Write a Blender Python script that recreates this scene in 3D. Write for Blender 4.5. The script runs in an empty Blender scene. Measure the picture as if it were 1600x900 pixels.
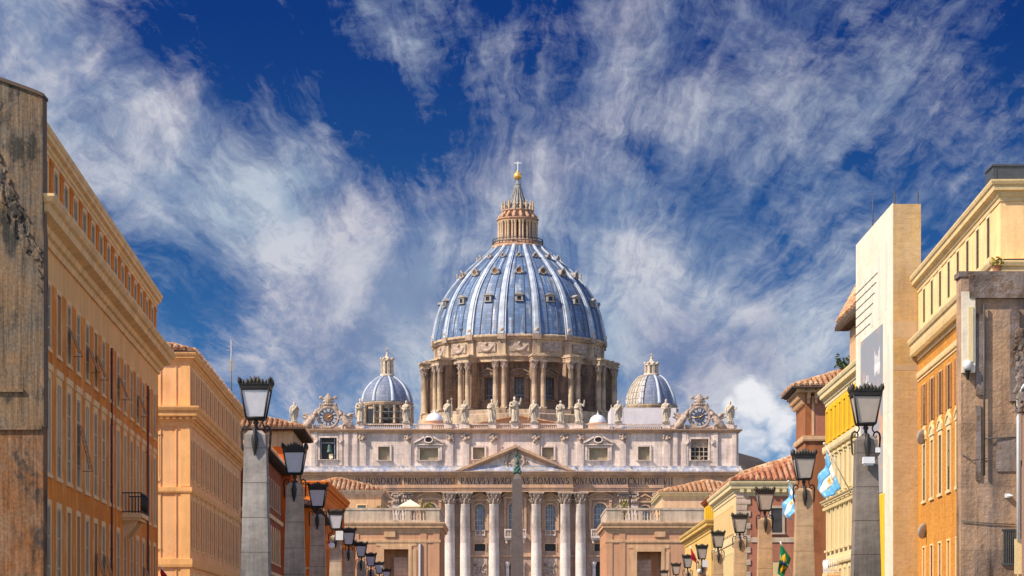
import bpy, bmesh, math, random
from mathutils import Vector, Matrix
R = math.radians
C = bpy.context.scene.collection
SC = bpy.context.scene

# ---------------------------------------------------------------- camera, sky, sun, exposure
cam_d = bpy.data.cameras.new("camera"); cam = bpy.data.objects.new("camera", cam_d); C.objects.link(cam)
cam.location = (0, 0, 1.7); cam.rotation_euler = (R(90), 0, 0)
cam_d.sensor_width = 36; cam_d.lens = 90; cam_d.shift_y = 550 / 1600
cam_d.clip_start = 0.5; cam_d.clip_end = 20000
SC.camera = cam
SC.view_settings.view_transform = 'Standard'; SC.view_settings.look = 'None'
SC.view_settings.gamma = 1; SC.view_settings.use_curve_mapping = False
SC.view_settings.exposure = 0.95
SC.cycles.max_bounces = 6; SC.cycles.diffuse_bounces = 4; SC.cycles.glossy_bounces = 2

SUN_DIR = Vector((-0.66, -0.34, 0.67)).normalized()       # towards the sun
sd = bpy.data.lights.new("sun", 'SUN'); sun = bpy.data.objects.new("sun", sd); C.objects.link(sun)
sd.energy = 3.5; sd.angle = R(0.5); sd.color = (1.0, 0.86, 0.66)
sun.rotation_euler = (-SUN_DIR).to_track_quat('-Z', 'Y').to_euler()
SUN_EL = math.asin(SUN_DIR.z); SUN_ROT = math.atan2(SUN_DIR.x, SUN_DIR.y)


class NT:
    """small wrapper that makes node code short"""
    def __init__(s, tree):
        s.t = tree; s.n = tree.nodes; s.l = tree.links
    def put(s, sock, v):
        if v is None: return
        if isinstance(v, bpy.types.NodeSocket): s.l.new(v, sock)
        else: sock.default_value = v
    def m(s, op, a, b=None, c=None, clamp=False):
        n = s.n.new('ShaderNodeMath'); n.operation = op; n.use_clamp = clamp
        for i, v in enumerate((a, b, c)): s.put(n.inputs[i], v) if v is not None else None
        return n.outputs[0]
    def vm(s, op, a, b=None, sc=None):
        n = s.n.new('ShaderNodeVectorMath'); n.operation = op
        s.put(n.inputs[0], a)
        if b is not None: s.put(n.inputs[1], b)
        if sc is not None: s.put(n.inputs['Scale'], sc)
        return n.outputs['Value'] if op in ('LENGTH', 'DOT_PRODUCT', 'DISTANCE') else n.outputs[0]
    def xyz(s, x=0.0, y=0.0, z=0.0):
        n = s.n.new('ShaderNodeCombineXYZ')
        for i, v in enumerate((x, y, z)): s.put(n.inputs[i], v)
        return n.outputs[0]
    def sep(s, v):
        n = s.n.new('ShaderNodeSeparateXYZ'); s.put(n.inputs[0], v); return n.outputs
    def map(s, v, loc=(0, 0, 0), rot=(0, 0, 0), scale=(1, 1, 1), kind='POINT'):
        n = s.n.new('ShaderNodeMapping'); n.vector_type = kind; s.put(n.inputs[0], v)
        n.inputs['Location'].default_value = loc; n.inputs['Rotation'].default_value = rot; n.inputs['Scale'].default_value = scale
        return n.outputs[0]
    def noise(s, v, scale=1.0, detail=4.0, rough=0.5, lac=2.0, dist=0.0, col=False):
        n = s.n.new('ShaderNodeTexNoise'); s.put(n.inputs['Vector'], v)
        n.inputs['Scale'].default_value = scale; n.inputs['Detail'].default_value = detail
        n.inputs['Roughness'].default_value = rough; n.inputs['Lacunarity'].default_value = lac; n.inputs['Distortion'].default_value = dist
        return n.outputs[1] if col else n.outputs[0]
    def mr(s, v, a, b, c=0.0, d=1.0, smooth=False):
        n = s.n.new('ShaderNodeMapRange'); n.interpolation_type = 'SMOOTHSTEP' if smooth else 'LINEAR'
        s.put(n.inputs[0], v); s.put(n.inputs[1], a); s.put(n.inputs[2], b); s.put(n.inputs[3], c); s.put(n.inputs[4], d)
        return n.outputs[0]
    def mix(s, f, a, b, mode='MIX'):
        n = s.n.new('ShaderNodeMix'); n.data_type = 'RGBA'; n.blend_type = mode
        s.put(n.inputs[0], f); s.put(n.inputs[6], (*a, 1) if isinstance(a, tuple) else a); s.put(n.inputs[7], (*b, 1) if isinstance(b, tuple) else b)
        return n.outputs[2]


def lin(r, g, b):
    f = lambda c: (c / 255 / 12.92) if c / 255 <= .04045 else ((c / 255 + .055) / 1.055) ** 2.4
    return (f(r), f(g), f(b))


def make_world():
    w = bpy.data.worlds.new("World"); SC.world = w; w.use_nodes = True
    t = NT(w.node_tree); t.n.clear()
    out = t.n.new('ShaderNodeOutputWorld'); bg = t.n.new('ShaderNodeBackground')
    t.l.new(bg.outputs[0], out.inputs[0])
    gen = t.n.new('ShaderNodeTexCoord').outputs['Generated']
    dx, dy, dz = t.sep(gen)
    # the Nishita sky, looked up at a raised elevation so that the low part of the sky is as deep a blue as a polariser makes it
    up = t.m('MULTIPLY_ADD', t.m('MAXIMUM', dz, 0.0), 3.4, 0.0)
    sv = t.vm('NORMALIZE', t.xyz(dx, dy, up))
    sky = t.n.new('ShaderNodeTexSky'); sky.sky_type = 'NISHITA'; sky.sun_disc = False
    sky.sun_elevation = SUN_EL; sky.sun_rotation = SUN_ROT; sky.altitude = 30; sky.air_density = 1.0; sky.dust_density = 0.3; sky.ozone_density = 3.0
    t.l.new(sv, sky.inputs[0])
    hs = t.n.new('ShaderNodeHueSaturation'); hs.inputs['Saturation'].default_value = 1.32; hs.inputs['Value'].default_value = 1.0
    t.l.new(sky.outputs[0], hs.inputs['Color'])
    # sky-plane coordinates in units of about 14 degrees
    inv = t.m('DIVIDE', 4.0, t.m('MAXIMUM', t.m('ABSOLUTE', dy), 0.3))
    u = t.m('MULTIPLY_ADD', dx, inv, 0.8); v = t.m('SUBTRACT', 1.0, t.m('MULTIPLY', dz, inv))
    P = t.xyz(u, v, 0.0)
    wn = t.vm('SUBTRACT', t.noise(P, 3.2, 5, .55, col=True), (.5, .5, .5))
    Pw = t.vm('ADD', P, t.vm('SCALE', wn, sc=0.17))
    wn2 = t.vm('SUBTRACT', t.noise(Pw, 11.0, 5, .6, col=True), (.5, .5, .5))
    Pf = t.vm('ADD', Pw, t.vm('SCALE', wn2, sc=0.022))
    def blob(cx, cy, a, b, ang, w, src=Pw):
        q = t.map(src, (cx, cy, 0), (0, 0, R(ang)), (a, b, 1), 'TEXTURE')
        return t.m('MULTIPLY', t.mr(t.vm('LENGTH', q), 0.15, 1.0, 1.0, 0.0, True), w)
    M = None
    for b in BLOBS:
        o = blob(*b); M = o if M is None else t.m('ADD', M, o)
    # fibres that fan out from above the horizon, with finer cloudlets over them
    q = t.vm('SUBTRACT', Pf, (0.80, 0.80, 0)); rad = t.vm('LENGTH', q); qn = t.vm('NORMALIZE', q)
    qx, qy, _ = t.sep(qn); lr = t.m('LOGARITHM', t.m('MAXIMUM', rad, .02), 2.718)
    pol = lambda ka, kr, o=0.0: t.xyz(t.m('MULTIPLY_ADD', qx, ka, o), t.m('MULTIPLY', qy, ka), t.m('MULTIPLY', lr, kr))
    fib = t.noise(pol(8.0, 2.6), 1.0, 9, .64); fib2 = t.noise(pol(24.0, 5.5, 9.0), 1.0, 7, .66)
    vein = t.m('SUBTRACT', 1.0, t.m('MULTIPLY', t.m('ABSOLUTE', t.m('SUBTRACT', t.noise(pol(13.0, 5.0, 4.0), 1.0, 9, .64), .5)), 5.0))
    iso = t.noise(Pf, 8.5, 10, .66)
    fine = t.noise(t.map(Pf, scale=(1, 1.6, 1), rot=(0, 0, R(-28))), 26.0, 8, .68)
    n = t.m('ADD', t.m('ADD', t.m('MULTIPLY', fib, .33), t.m('MULTIPLY', fib2, .27)), t.m('ADD', t.m('MULTIPLY', iso, .16), t.m('MULTIPLY', fine, .24)))
    dens = t.m('ADD', t.m('ADD', M, t.m('MULTIPLY', t.m('SUBTRACT', vein, .40), .42)), t.m('MULTIPLY', t.m('SUBTRACT', n, .5), 7.4))
    cov = t.mr(dens, -0.10, 1.95, 0.0, 1.0)
    cov = t.m('POWER', cov, 1.2)
    # cloud tone: bright cores with grey and mauve fibres
    tone = t.mr(t.m('ADD', t.m('MULTIPLY', iso, .5), t.m('MULTIPLY', t.noise(Pf, 4.1, 7, .6), .5)), .38, .62, 0, 1, True)
    ccol = t.mix(tone, lin(112, 132, 172), lin(205, 204, 214))
    tint = t.mr(t.noise(Pw, 2.6, 3, .5), .4, .62, 0, 1)
    ccol = t.mix(t.m('MULTIPLY', tint, .45), ccol, lin(186, 208, 222))
    # the cumulus bank low on the right
    cn = t.noise(Pf, 17.0, 8, .55)
    cm = None
    for (cx, cy, a, b) in ((1.180, .655, .036, .070), (1.172, .612, .024, .030), (1.215, .675, .040, .050), (1.135, .640, .016, .024), (1.16, .70, .07, .05)):
        qv = t.map(P, (cx, cy, 0), (0, 0, 0), (a, b, 1), 'TEXTURE')
        o = t.m('SUBTRACT', 1.0, t.vm('LENGTH', qv)); cm = o if cm is None else t.m('MAXIMUM', cm, o)
    cmd = t.m('ADD', cm, t.m('MULTIPLY', t.m('SUBTRACT', cn, .5), 2.2))
    cmask = t.mr(cmd, -0.10, .55, 0, .92, True)
    ccum = t.mix(t.mr(t.m('ADD', cn, t.m('MULTIPLY', t.m('SUBTRACT', v, .67), -1.6)), .33, .62, 0, 1, True), lin(168, 186, 212), lin(240, 240, 244))
    expo = 2 ** -SC.view_settings.exposure
    bluetint = t.vm('MULTIPLY', hs.outputs[0], t.mix(t.mr(dz, .05, .235, 0, 1), SKY_LOW, SKY_TINT))
    cl = t.mix(cov, bluetint, t.vm('SCALE', ccol, sc=expo / SKY_STRENGTH))
    cl = t.mix(cmask, cl, t.vm('SCALE', ccum, sc=expo / SKY_STRENGTH))
    # clouds beside, behind and overhead brightened and warmed, an added fill for shaded fronts
    side = t.mr(dy, .93, .45, 1.0, SKY_FILL, True)
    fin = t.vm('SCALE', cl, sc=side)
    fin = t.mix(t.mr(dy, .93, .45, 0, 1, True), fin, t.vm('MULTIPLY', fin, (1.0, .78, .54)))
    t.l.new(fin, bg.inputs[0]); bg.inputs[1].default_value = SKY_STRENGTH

SKY_STRENGTH = 0.10
SKY_TINT = (0.15, 0.22, 0.42)
SKY_LOW = (0.62, 0.62, 0.58)
SKY_FILL = 4.6
BLOBS = [   # centre, radii, turn, weight: where cloud gathers in this sky and where it is clear
    (-0.02, 0.03, .30, .28, 40, 1.35), (0.16, 0.20, .38, .19, 40, 1.0), (0.36, 0.33, .38, .18, 38, .95), (0.55, 0.42, .28, .18, 25, .80), (0.46, 0.25, .22, .20, 0, .30), (0.66, 0.42, .28, .18, -30, 1.05),
    (0.42, 0.56, .26, .10, 45, .55), (0.47, 0.27, .18, .14, 40, .30), (0.50, 0.12, .05, .16, 10, .35), (0.63, 0.07, .10, .07, 50, .45), (0.34, .05, .34, .17, 14, -.85), (0.56, .17, .10, .22, -35, -.30),
    (0.62, 0.20, .14, .18, 0, -.70), (0.33, .44, .16, .05, 30, -.35), (0.33, .53, .08, .06, 30, -.2), (0.76, .12, .06, .16, 10, .35),
    (1.25, .25, .65, .5, 0, .34), (0.92, 0.28, .20, .20, 0, .75), (1.02, 0.09, .18, .16, 0, .45), (1.0, 0.42, .22, .18, 20, .75), (1.22, 0.18, .26, .14, -30, .30), (1.40, .10, .20, .12, -30, .25),
    (1.12, 0.56, .36, .14, 0, .85), (.55, .55, .22, .12, 20, .45), (0.80, 0.55, .28, .18, 0, .80), (1.08, .50, .34, .20, 0, .70), (.60, .50, .24, .20, 0, .55), (1.15, .60, .25, .12, 0, .5), (1.25, .30, .30, .10, -15, .20), (1.28, .48, .16, .10, -20, .45), (0.57, .60, .26, .14, 20, .55), (1.35, .60, .3, .16, 0, .55), (.35, .60, .25, .10, 0, .35),
    (1.19, .42, .09, .05, -20, -.60), (1.57, .04, .16, .12, 0, -.35), (1.02, .24, .06, .05, 0, -.55), (1.12, .12, .08, .06, 0, -.35), (1.35, .23, .12, .05, -20, -.35), (0.80, -.02, .12, .10, 0, -.55), (0.83, .08, .06, .06, 0, -.2), (1.05, .36, .06, .04, 0, -.3),
    (2.9, .3, 1.3, 1.6, 0, .5), (-1.3, .3, 1.3, 1.6, 0, .5), (.8, -3.2, 4.0, 3.0, 0, .5)]
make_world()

# ---------------------------------------------------------------- materials
MATS = {}
def new_mat(name):
    m = bpy.data.materials.new(name); m.use_nodes = True; t = NT(m.node_tree)
    return m, t, m.node_tree.nodes['Principled BSDF']

def stucco(name, rgb, var=.13, scale=.5, streak=.16, bump=.25, rough=.85, rgb2=None, patch=0.0, grain=9.0):
    """painted plaster or stone with cloudy wear, rain streaks and grain"""
    m, t, b = new_mat(name); o = t.n.new('ShaderNodeTexCoord').outputs['Object']
    n1 = t.noise(o, scale, 6, .6); n2 = t.noise(t.map(o, scale=(1.3, 1.3, .10)), 1.2, 5, .6); n3 = t.noise(o, grain, 3, .6)
    f = t.m('ADD', t.mr(n1, .3, .7, 1 - var, 1 + var), t.mr(n2, .35, .7, streak * .4, -streak))
    f = t.m('ADD', f, t.mr(n3, .3, .7, -.05, .05))
    col = rgb
    c = t.vm('SCALE', tuple(col), sc=f)
    if rgb2:
        pm = t.mr(t.noise(o, scale * 1.7, 7, .65), .56 - patch * .1, .64 - patch * .1, 0, 1)
        c = t.mix(pm, c, t.vm('SCALE', rgb2, sc=f))
    t.l.new(c, b.inputs['Base Color']); b.inputs['Roughness'].default_value = rough
    b.inputs['Specular IOR Level'].default_value = .2
    if bump:
        bn = t.n.new('ShaderNodeBump'); bn.inputs['Strength'].default_value = bump; bn.inputs['Distance'].default_value = .05
        t.l.new(t.m('ADD', n3, n1), bn.inputs['Height']); t.l.new(bn.outputs[0], b.inputs['Normal'])
    MATS[name] = m; return m

def ashlar(name, rgb, w=1.6, h=.7, var=.16, joint=.72, streak=.2, rgb2=None, cell=.12, mort=.025, bump=.3):
    """coursed stone or brick: every block a slightly different tone, dark joints, stains"""
    m, t, b = new_mat(name); o = t.n.new('ShaderNodeTexCoord').outputs['Object']
    x, y, z = t.sep(o); p = t.xyz(t.m('ADD', x, y), z, 0.0)
    br = t.n.new('ShaderNodeTexBrick'); t.l.new(p, br.inputs['Vector'])
    br.inputs['Color1'].default_value = (1 - cell,) * 3 + (1,); br.inputs['Color2'].default_value = (1 + cell,) * 3 + (1,); br.inputs['Mortar'].default_value = (joint,) * 3 + (1,)
    br.inputs['Scale'].default_value = 1; br.inputs['Mortar Size'].default_value = mort; br.inputs['Brick Width'].default_value = w; br.inputs['Row Height'].default_value = h
    br.inputs['Mortar Smooth'].default_value = .3
    n1 = t.noise(o, .35, 7, .62); n2 = t.noise(t.map(o, scale=(1.0, 1.0, .08)), 1.1, 6, .62)
    f = t.m('ADD', t.mr(n1, .3, .7, 1 - var, 1 + var), t.mr(n2, .42, .72, streak * .25, -streak))
    f = t.m('ADD', f, t.mr(t.noise(t.map(o, scale=(1.6, 1.6, .12), loc=(3, 9, 1)), 1.0, 7, .7), .55, .72, 0, -streak * 1.1))
    n4 = t.noise(t.map(o, scale=(1, 1, 3.5)), 1.6, 6, .68); n5 = t.noise(o, 7, 4, .7)
    f = t.m('MULTIPLY', f, t.m('ADD', t.mr(n4, .32, .68, .86, 1.12), t.mr(n5, .35, .65, -.06, .06)))
    base = t.vm('SCALE', br.outputs[0], sc=f)
    c = t.vm('MULTIPLY', base, rgb)
    if rgb2:
        pm = t.mr(t.noise(t.map(o, scale=(1, 1, .55)), .22, 8, .68), .47, .62, 0, 1)
        c = t.mix(pm, c, t.vm('MULTIPLY', base, rgb2))
    t.l.new(c, b.inputs['Base Color']); b.inputs['Roughness'].default_value = .85; b.inputs['Specular IOR Level'].default_value = .2
    bn = t.n.new('ShaderNodeBump'); bn.inputs['Strength'].default_value = bump; bn.inputs['Distance'].default_value = .06
    t.l.new(t.m('ADD', n1, t.noise(o, 6, 4, .6)), bn.inputs['Height']); t.l.new(bn.outputs[0], b.inputs['Normal'])
    MATS[name] = m; return m

def tiles(name, c1, c2, c3):
    m, t, b = new_mat(name); o = t.n.new('ShaderNodeTexCoord').outputs['Object']
    n = t.noise(o, 1.6, 3, .6); n2 = t.noise(o, .45, 5, .6); n3 = t.noise(o, 5, 4, .6)
    c = t.mix(t.mr(n, .38, .62), c1, c2); c = t.mix(t.mr(n2, .5, .68), c, c3)
    c = t.vm('SCALE', c, sc=t.mr(n3, .3, .7, .75, 1.2))
    t.l.new(c, b.inputs['Base Color']); b.inputs['Roughness'].default_value = .9; b.inputs['Specular IOR Level'].default_value = .15
    MATS[name] = m; return m

def plain(name, rgb, rough=.6, metal=0.0, var=.1, scale=3.0, spec=.4, trans=0.0):
    m, t, b = new_mat(name); o = t.n.new('ShaderNodeTexCoord').outputs['Object']
    f = t.mr(t.noise(o, scale, 5, .6), .3, .7, 1 - var, 1 + var)
    t.l.new(t.vm('SCALE', rgb, sc=f), b.inputs['Base Color'])
    b.inputs['Roughness'].default_value = rough; b.inputs['Metallic'].default_value = metal; b.inputs['Specular IOR Level'].default_value = spec
    MATS[name] = m; return m

def lead(name, rgb, pale, rust):
    """lead sheets on a dome: horizontal laps, standing seams, pale patina, rusty run-off"""
    m, t, b = new_mat(name); o = t.n.new('ShaderNodeTexCoord').outputs['Object']
    x, y, z = t.sep(o); ang = t.m('ARCTAN2', x, t.m('MULTIPLY', y, -1.0))
    p = t.xyz(t.m('MULTIPLY', ang, 24.0), z, 0.0)
    br = t.n.new('ShaderNodeTexBrick'); t.l.new(p, br.inputs['Vector'])
    br.inputs['Color1'].default_value = (.78, .78, .78, 1); br.inputs['Color2'].default_value = (1.2, 1.2, 1.2, 1); br.inputs['Mortar'].default_value = (.6, .6, .6, 1)
    br.inputs['Scale'].default_value = 1; br.inputs['Mortar Size'].default_value = .045; br.inputs['Brick Width'].default_value = 1.57; br.inputs['Row Height'].default_value = .9; br.offset = 0
    n1 = t.noise(t.xyz(t.m('MULTIPLY', ang, 14.0), t.m('MULTIPLY', z, .10), 0.0), 1.0, 6, .65)
    n2 = t.noise(t.xyz(t.m('MULTIPLY', ang, 30.0), t.m('MULTIPLY', z, .16), 3.0), 1.0, 7, .7)
    c = t.mix(t.mr(n1, .53, .70), rgb, pale); c = t.mix(t.mr(n2, .54, .70), c, rust)
    c = t.vm('MULTIPLY', br.outputs[0], c)
    t.l.new(c, b.inputs['Base Color']); b.inputs['Roughness'].default_value = .55; b.inputs['Specular IOR Level'].default_value = .4
    MATS[name] = m; return m

def boards(name, c1, c2, c3, w=.22, gapd=.45):
    """old weathered boards or sheeting: vertical strips of different tone with stains and lost paint"""
    m, t, b = new_mat(name); o = t.n.new('ShaderNodeTexCoord').outputs['Object']
    x, y, z = t.sep(o); a = t.m('DIVIDE', t.m('ADD', x, y), w)
    wn = t.n.new('ShaderNodeTexWhiteNoise'); wn.noise_dimensions = '1D'; t.l.new(t.m('FLOOR', a), wn.inputs['W'])
    fr = t.m('FRACT', a); gap = t.mr(t.m('ABSOLUTE', t.m('SUBTRACT', fr, .5)), .40, .5, 1.0, gapd if gapd else 1.0)
    st = t.noise(t.map(o, scale=(6, 6, .22)), 1.6, 10, .74); gr = t.noise(o, 9.0, 6, .7); bl = t.noise(o, .55, 9, .7)
    c = t.mix(t.mr(bl, .42, .58), c1, c2); c = t.mix(t.mr(t.noise(t.map(o, scale=(1, 1, .6), loc=(7, 3, 1)), .8, 9, .72), .52, .60), c, c3)
    f = t.m('MULTIPLY', t.m('MULTIPLY', gap, t.mr(wn.outputs[0], 0, 1, .72 if gapd else .9, 1.2 if gapd else 1.1)), t.m('MULTIPLY', t.mr(st, .34, .66, .45, 1.35), t.mr(gr, .32, .68, .65, 1.3)))
    t.l.new(t.vm('SCALE', c, sc=f), b.inputs['Base Color']); b.inputs['Roughness'].default_value = .85; b.inputs['Specular IOR Level'].default_value = .2
    bn = t.n.new('ShaderNodeBump'); bn.inputs['Strength'].default_value = .5; bn.inputs['Distance'].default_value = .08
    t.l.new(t.m('ADD', bl, t.m('MULTIPLY', gap, .4 if gapd else 0.0)), bn.inputs['Height']); t.l.new(bn.outputs[0], b.inputs['Normal'])
    MATS[name] = m; return m

def frosted(name, rgb):
    m, t, b = new_mat(name); o = t.n.new('ShaderNodeTexCoord').outputs['Object']
    c = t.vm('SCALE', rgb, sc=t.mr(t.noise(o, 2.2, 4, .6), .3, .7, .88, 1.06)); t.l.new(c, b.inputs['Base Color']); b.inputs['Roughness'].default_value = .35
    tr = t.n.new('ShaderNodeBsdfTranslucent'); t.l.new(c, tr.inputs[0]); mx = t.n.new('ShaderNodeMixShader'); mx.inputs[0].default_value = .4
    t.l.new(b.outputs[0], mx.inputs[1]); t.l.new(tr.outputs[0], mx.inputs[2]); t.l.new(mx.outputs[0], t.n['Material Output'].inputs[0]); MATS[name] = m

def M(n): return MATS[n]

# ---------------------------------------------------------------- mesh builder
class MB:
    def __init__(s): s.v = []; s.f = []; s.smooth = set()
    def add(s, verts, faces, smooth=False):
        k = len(s.v); s.v.extend([tuple(p) for p in verts])
        for f in faces:
            if smooth: s.smooth.add(len(s.f))
            s.f.append(tuple(i + k for i in f))
        return s
    def box(s, x0, x1, y0, y1, z0, z1):
        return s.hexa([(x0, y0, z0), (x1, y0, z0), (x1, y1, z0), (x0, y1, z0), (x0, y0, z1), (x1, y0, z1), (x1, y1, z1), (x0, y1, z1)])
    def hexa(s, p):
        return s.add(p, [(0, 3, 2, 1), (4, 5, 6, 7), (0, 1, 5, 4), (1, 2, 6, 5), (2, 3, 7, 6), (3, 0, 4, 7)])
    def taper(s, cx, cy, z0, z1, w0, w1, d0=None, d1=None):
        d0 = w0 if d0 is None else d0; d1 = w1 if d1 is None else d1
        return s.hexa([(cx - w0/2, cy - d0/2, z0), (cx + w0/2, cy - d0/2, z0), (cx + w0/2, cy + d0/2, z0), (cx - w0/2, cy + d0/2, z0),
                       (cx - w1/2, cy - d1/2, z1), (cx + w1/2, cy - d1/2, z1), (cx + w1/2, cy + d1/2, z1), (cx - w1/2, cy + d1/2, z1)])
    def quad(s, a, b, c, d): return s.add([a, b, c, d], [(0, 1, 2, 3)])
    def prism_y(s, poly, y0, y1):
        """polygon in x,z (counter-clockwise seen from -y) extruded along y"""
        n = len(poly); v = [(x, y0, z) for x, z in poly] + [(x, y1, z) for x, z in poly]
        f = [tuple(range(n)), tuple(range(2 * n - 1, n - 1, -1))] + [((i + 1) % n, i, i + n, (i + 1) % n + n) for i in range(n)]
        return s.add(v, f)
    def prism_x(s, poly, x0, x1):
        """polygon in y,z extruded along x"""
        n = len(poly); v = [(x0, y, z) for y, z in poly] + [(x1, y, z) for y, z in poly]
        f = [tuple(range(n)), tuple(range(2 * n - 1, n - 1, -1))] + [((i + 1) % n, i, i + n, (i + 1) % n + n) for i in range(n)]
        return s.add(v, f)
    def lathe(s, prof, n=24, cx=0, cy=0, mod=None, cap=True, smooth=True, a0=0.0):
        """profile of (radius, z) from bottom to top"""
        v = []
        for k, (r, z) in enumerate(prof):
            for i in range(n):
                a = a0 + 2 * math.pi * i / n; rr = r if mod is None else r * mod(a, k / (len(prof) - 1))
                v.append((cx + rr * math.sin(a), cy - rr * math.cos(a), z))
        f = []
        for k in range(len(prof) - 1):
            for i in range(n):
                j = (i + 1) % n; f.append((k * n + i, k * n + j, (k + 1) * n + j, (k + 1) * n + i))
        s.add(v, f, smooth)
        if cap:
            m = len(prof) - 1
            s.add([v[i] for i in range(n)], [tuple(range(n - 1, -1, -1))]); s.add([v[m * n + i] for i in range(n)], [tuple(range(n))])
        return s
    def tube(s, pts, r, n=8, smooth=True, flat=1.0):
        """round bar along points; r a number or one per point"""
        pts = [Vector(p) for p in pts]; m = len(pts); rs = r if isinstance(r, (list, tuple)) else [r] * m
        v = []; prev = None
        for k, p in enumerate(pts):
            d = (pts[min(k + 1, m - 1)] - pts[max(k - 1, 0)]).normalized()
            if prev is None:
                h = Vector((0, 1, 0)) if abs(d.y) < .9 else Vector((1, 0, 0)); e = d.cross(h).normalized()
            else: e = (prev - d * prev.dot(d)).normalized()
            prev = e; g = d.cross(e)
            for i in range(n):
                a = 2 * math.pi * i / n; v.append(p + (e * math.cos(a) + g * math.sin(a) * flat) * rs[k])
        f = [(k * n + i, k * n + (i + 1) % n, (k + 1) * n + (i + 1) % n, (k + 1) * n + i) for k in range(m - 1) for i in range(n)]
        f += [tuple(range(n - 1, -1, -1)), tuple((m - 1) * n + i for i in range(n))]
        return s.add(v, f, smooth)
    def ball(s, c, r, n=12, m=8, sx=1, sy=1, sz=1):
        v = []; f = []
        for k in range(m + 1):
            ph = math.pi * k / m
            for i in range(n):
                a = 2 * math.pi * i / n
                v.append((c[0] + r * sx * math.sin(ph) * math.cos(a), c[1] + r * sy * math.sin(ph) * math.sin(a), c[2] - r * sz * math.cos(ph)))
        for k in range(m):
            for i in range(n): f.append((k * n + i, k * n + (i + 1) % n, (k + 1) * n + (i + 1) % n, (k + 1) * n + i))
        return s.add(v, f, True)
    def sweep(s, path, prof, closed=False):
        """profile of (out, z) carried along a 2-D path with mitred corners; out is to the right of travel"""
        P = [Vector((p[0], p[1])) for p in path]; n = len(P); m = len(prof); v = []
        for i in range(n):
            if closed: a, b, c = P[i - 1], P[i], P[(i + 1) % n]
            else: a, b, c = P[max(i - 1, 0)], P[i], P[min(i + 1, n - 1)]
            d1 = (b - a).normalized() if (b - a).length > 1e-9 else (c - b).normalized()
            d2 = (c - b).normalized() if (c - b).length > 1e-9 else d1
            n1 = Vector((d1.y, -d1.x)); n2 = Vector((d2.y, -d2.x)); mt = n1 + n2
            mt = mt / max(mt.dot(n1), .2)
            for (o, z) in prof: v.append((b.x + mt.x * o, b.y + mt.y * o, z))
        f = []; last = n if closed else n - 1
        for i in range(last):
            j = (i + 1) % n
            for k in range(m):
                l = (k + 1) % m; f.append((i * m + k, j * m + k, j * m + l, i * m + l))
        if not closed: f += [tuple(range(m - 1, -1, -1)), tuple((n - 1) * m + k for k in range(m))]
        return s.add(v, f)
    def mesh(s, name, mat):
        me = bpy.data.meshes.new(name); me.from_pydata(s.v, [], s.f)
        if s.smooth:
            me.polygons.foreach_set('use_smooth', [i in s.smooth for i in range(len(s.f))])
        if mat is not None: me.materials.append(M(mat) if isinstance(mat, str) else mat)
        bm = bmesh.new(); bm.from_mesh(me); bmesh.ops.recalc_face_normals(bm, faces=bm.faces); bm.to_mesh(me); bm.free()
        me.update(); return me
    def build(s, name, mat, parent=None, loc=(0, 0, 0), rz=0.0):
        return place(s.mesh(name, mat), name, parent, loc, rz)

def place(me, name, parent=None, loc=(0, 0, 0), rz=0.0):
    o = bpy.data.objects.new(name, me); C.objects.link(o); o.location = loc; o.rotation_euler = (0, 0, rz)
    if parent is not None: o.parent = parent
    return o

def tag(o, label, cat, group=None):
    o['label'] = label; o['category'] = cat
    if group: o['group'] = group
    return o

def thing(name, label, cat, loc=(0, 0, 0), rz=0.0, group=None):
    return tag(place(None, name, None, loc, rz), label, cat, group)

def structure(name, mb, mat):
    o = mb.build(name, mat); o['kind'] = 'structure'; return o

def remesh(mb, name, mat, size, smooth=True):
    me = mb.mesh(name, mat); o = bpy.data.objects.new('tmp', me); C.objects.link(o)
    md = o.modifiers.new('r', 'REMESH'); md.mode = 'VOXEL'; md.voxel_size = size; md.use_smooth_shade = smooth
    bpy.context.view_layer.update()
    ev = o.evaluated_get(bpy.context.evaluated_depsgraph_get()); out = bpy.data.meshes.new_from_object(ev)
    bpy.data.objects.remove(o); bpy.data.meshes.remove(me); out.name = name
    if not out.materials: out.materials.append(M(mat))
    return out

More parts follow.
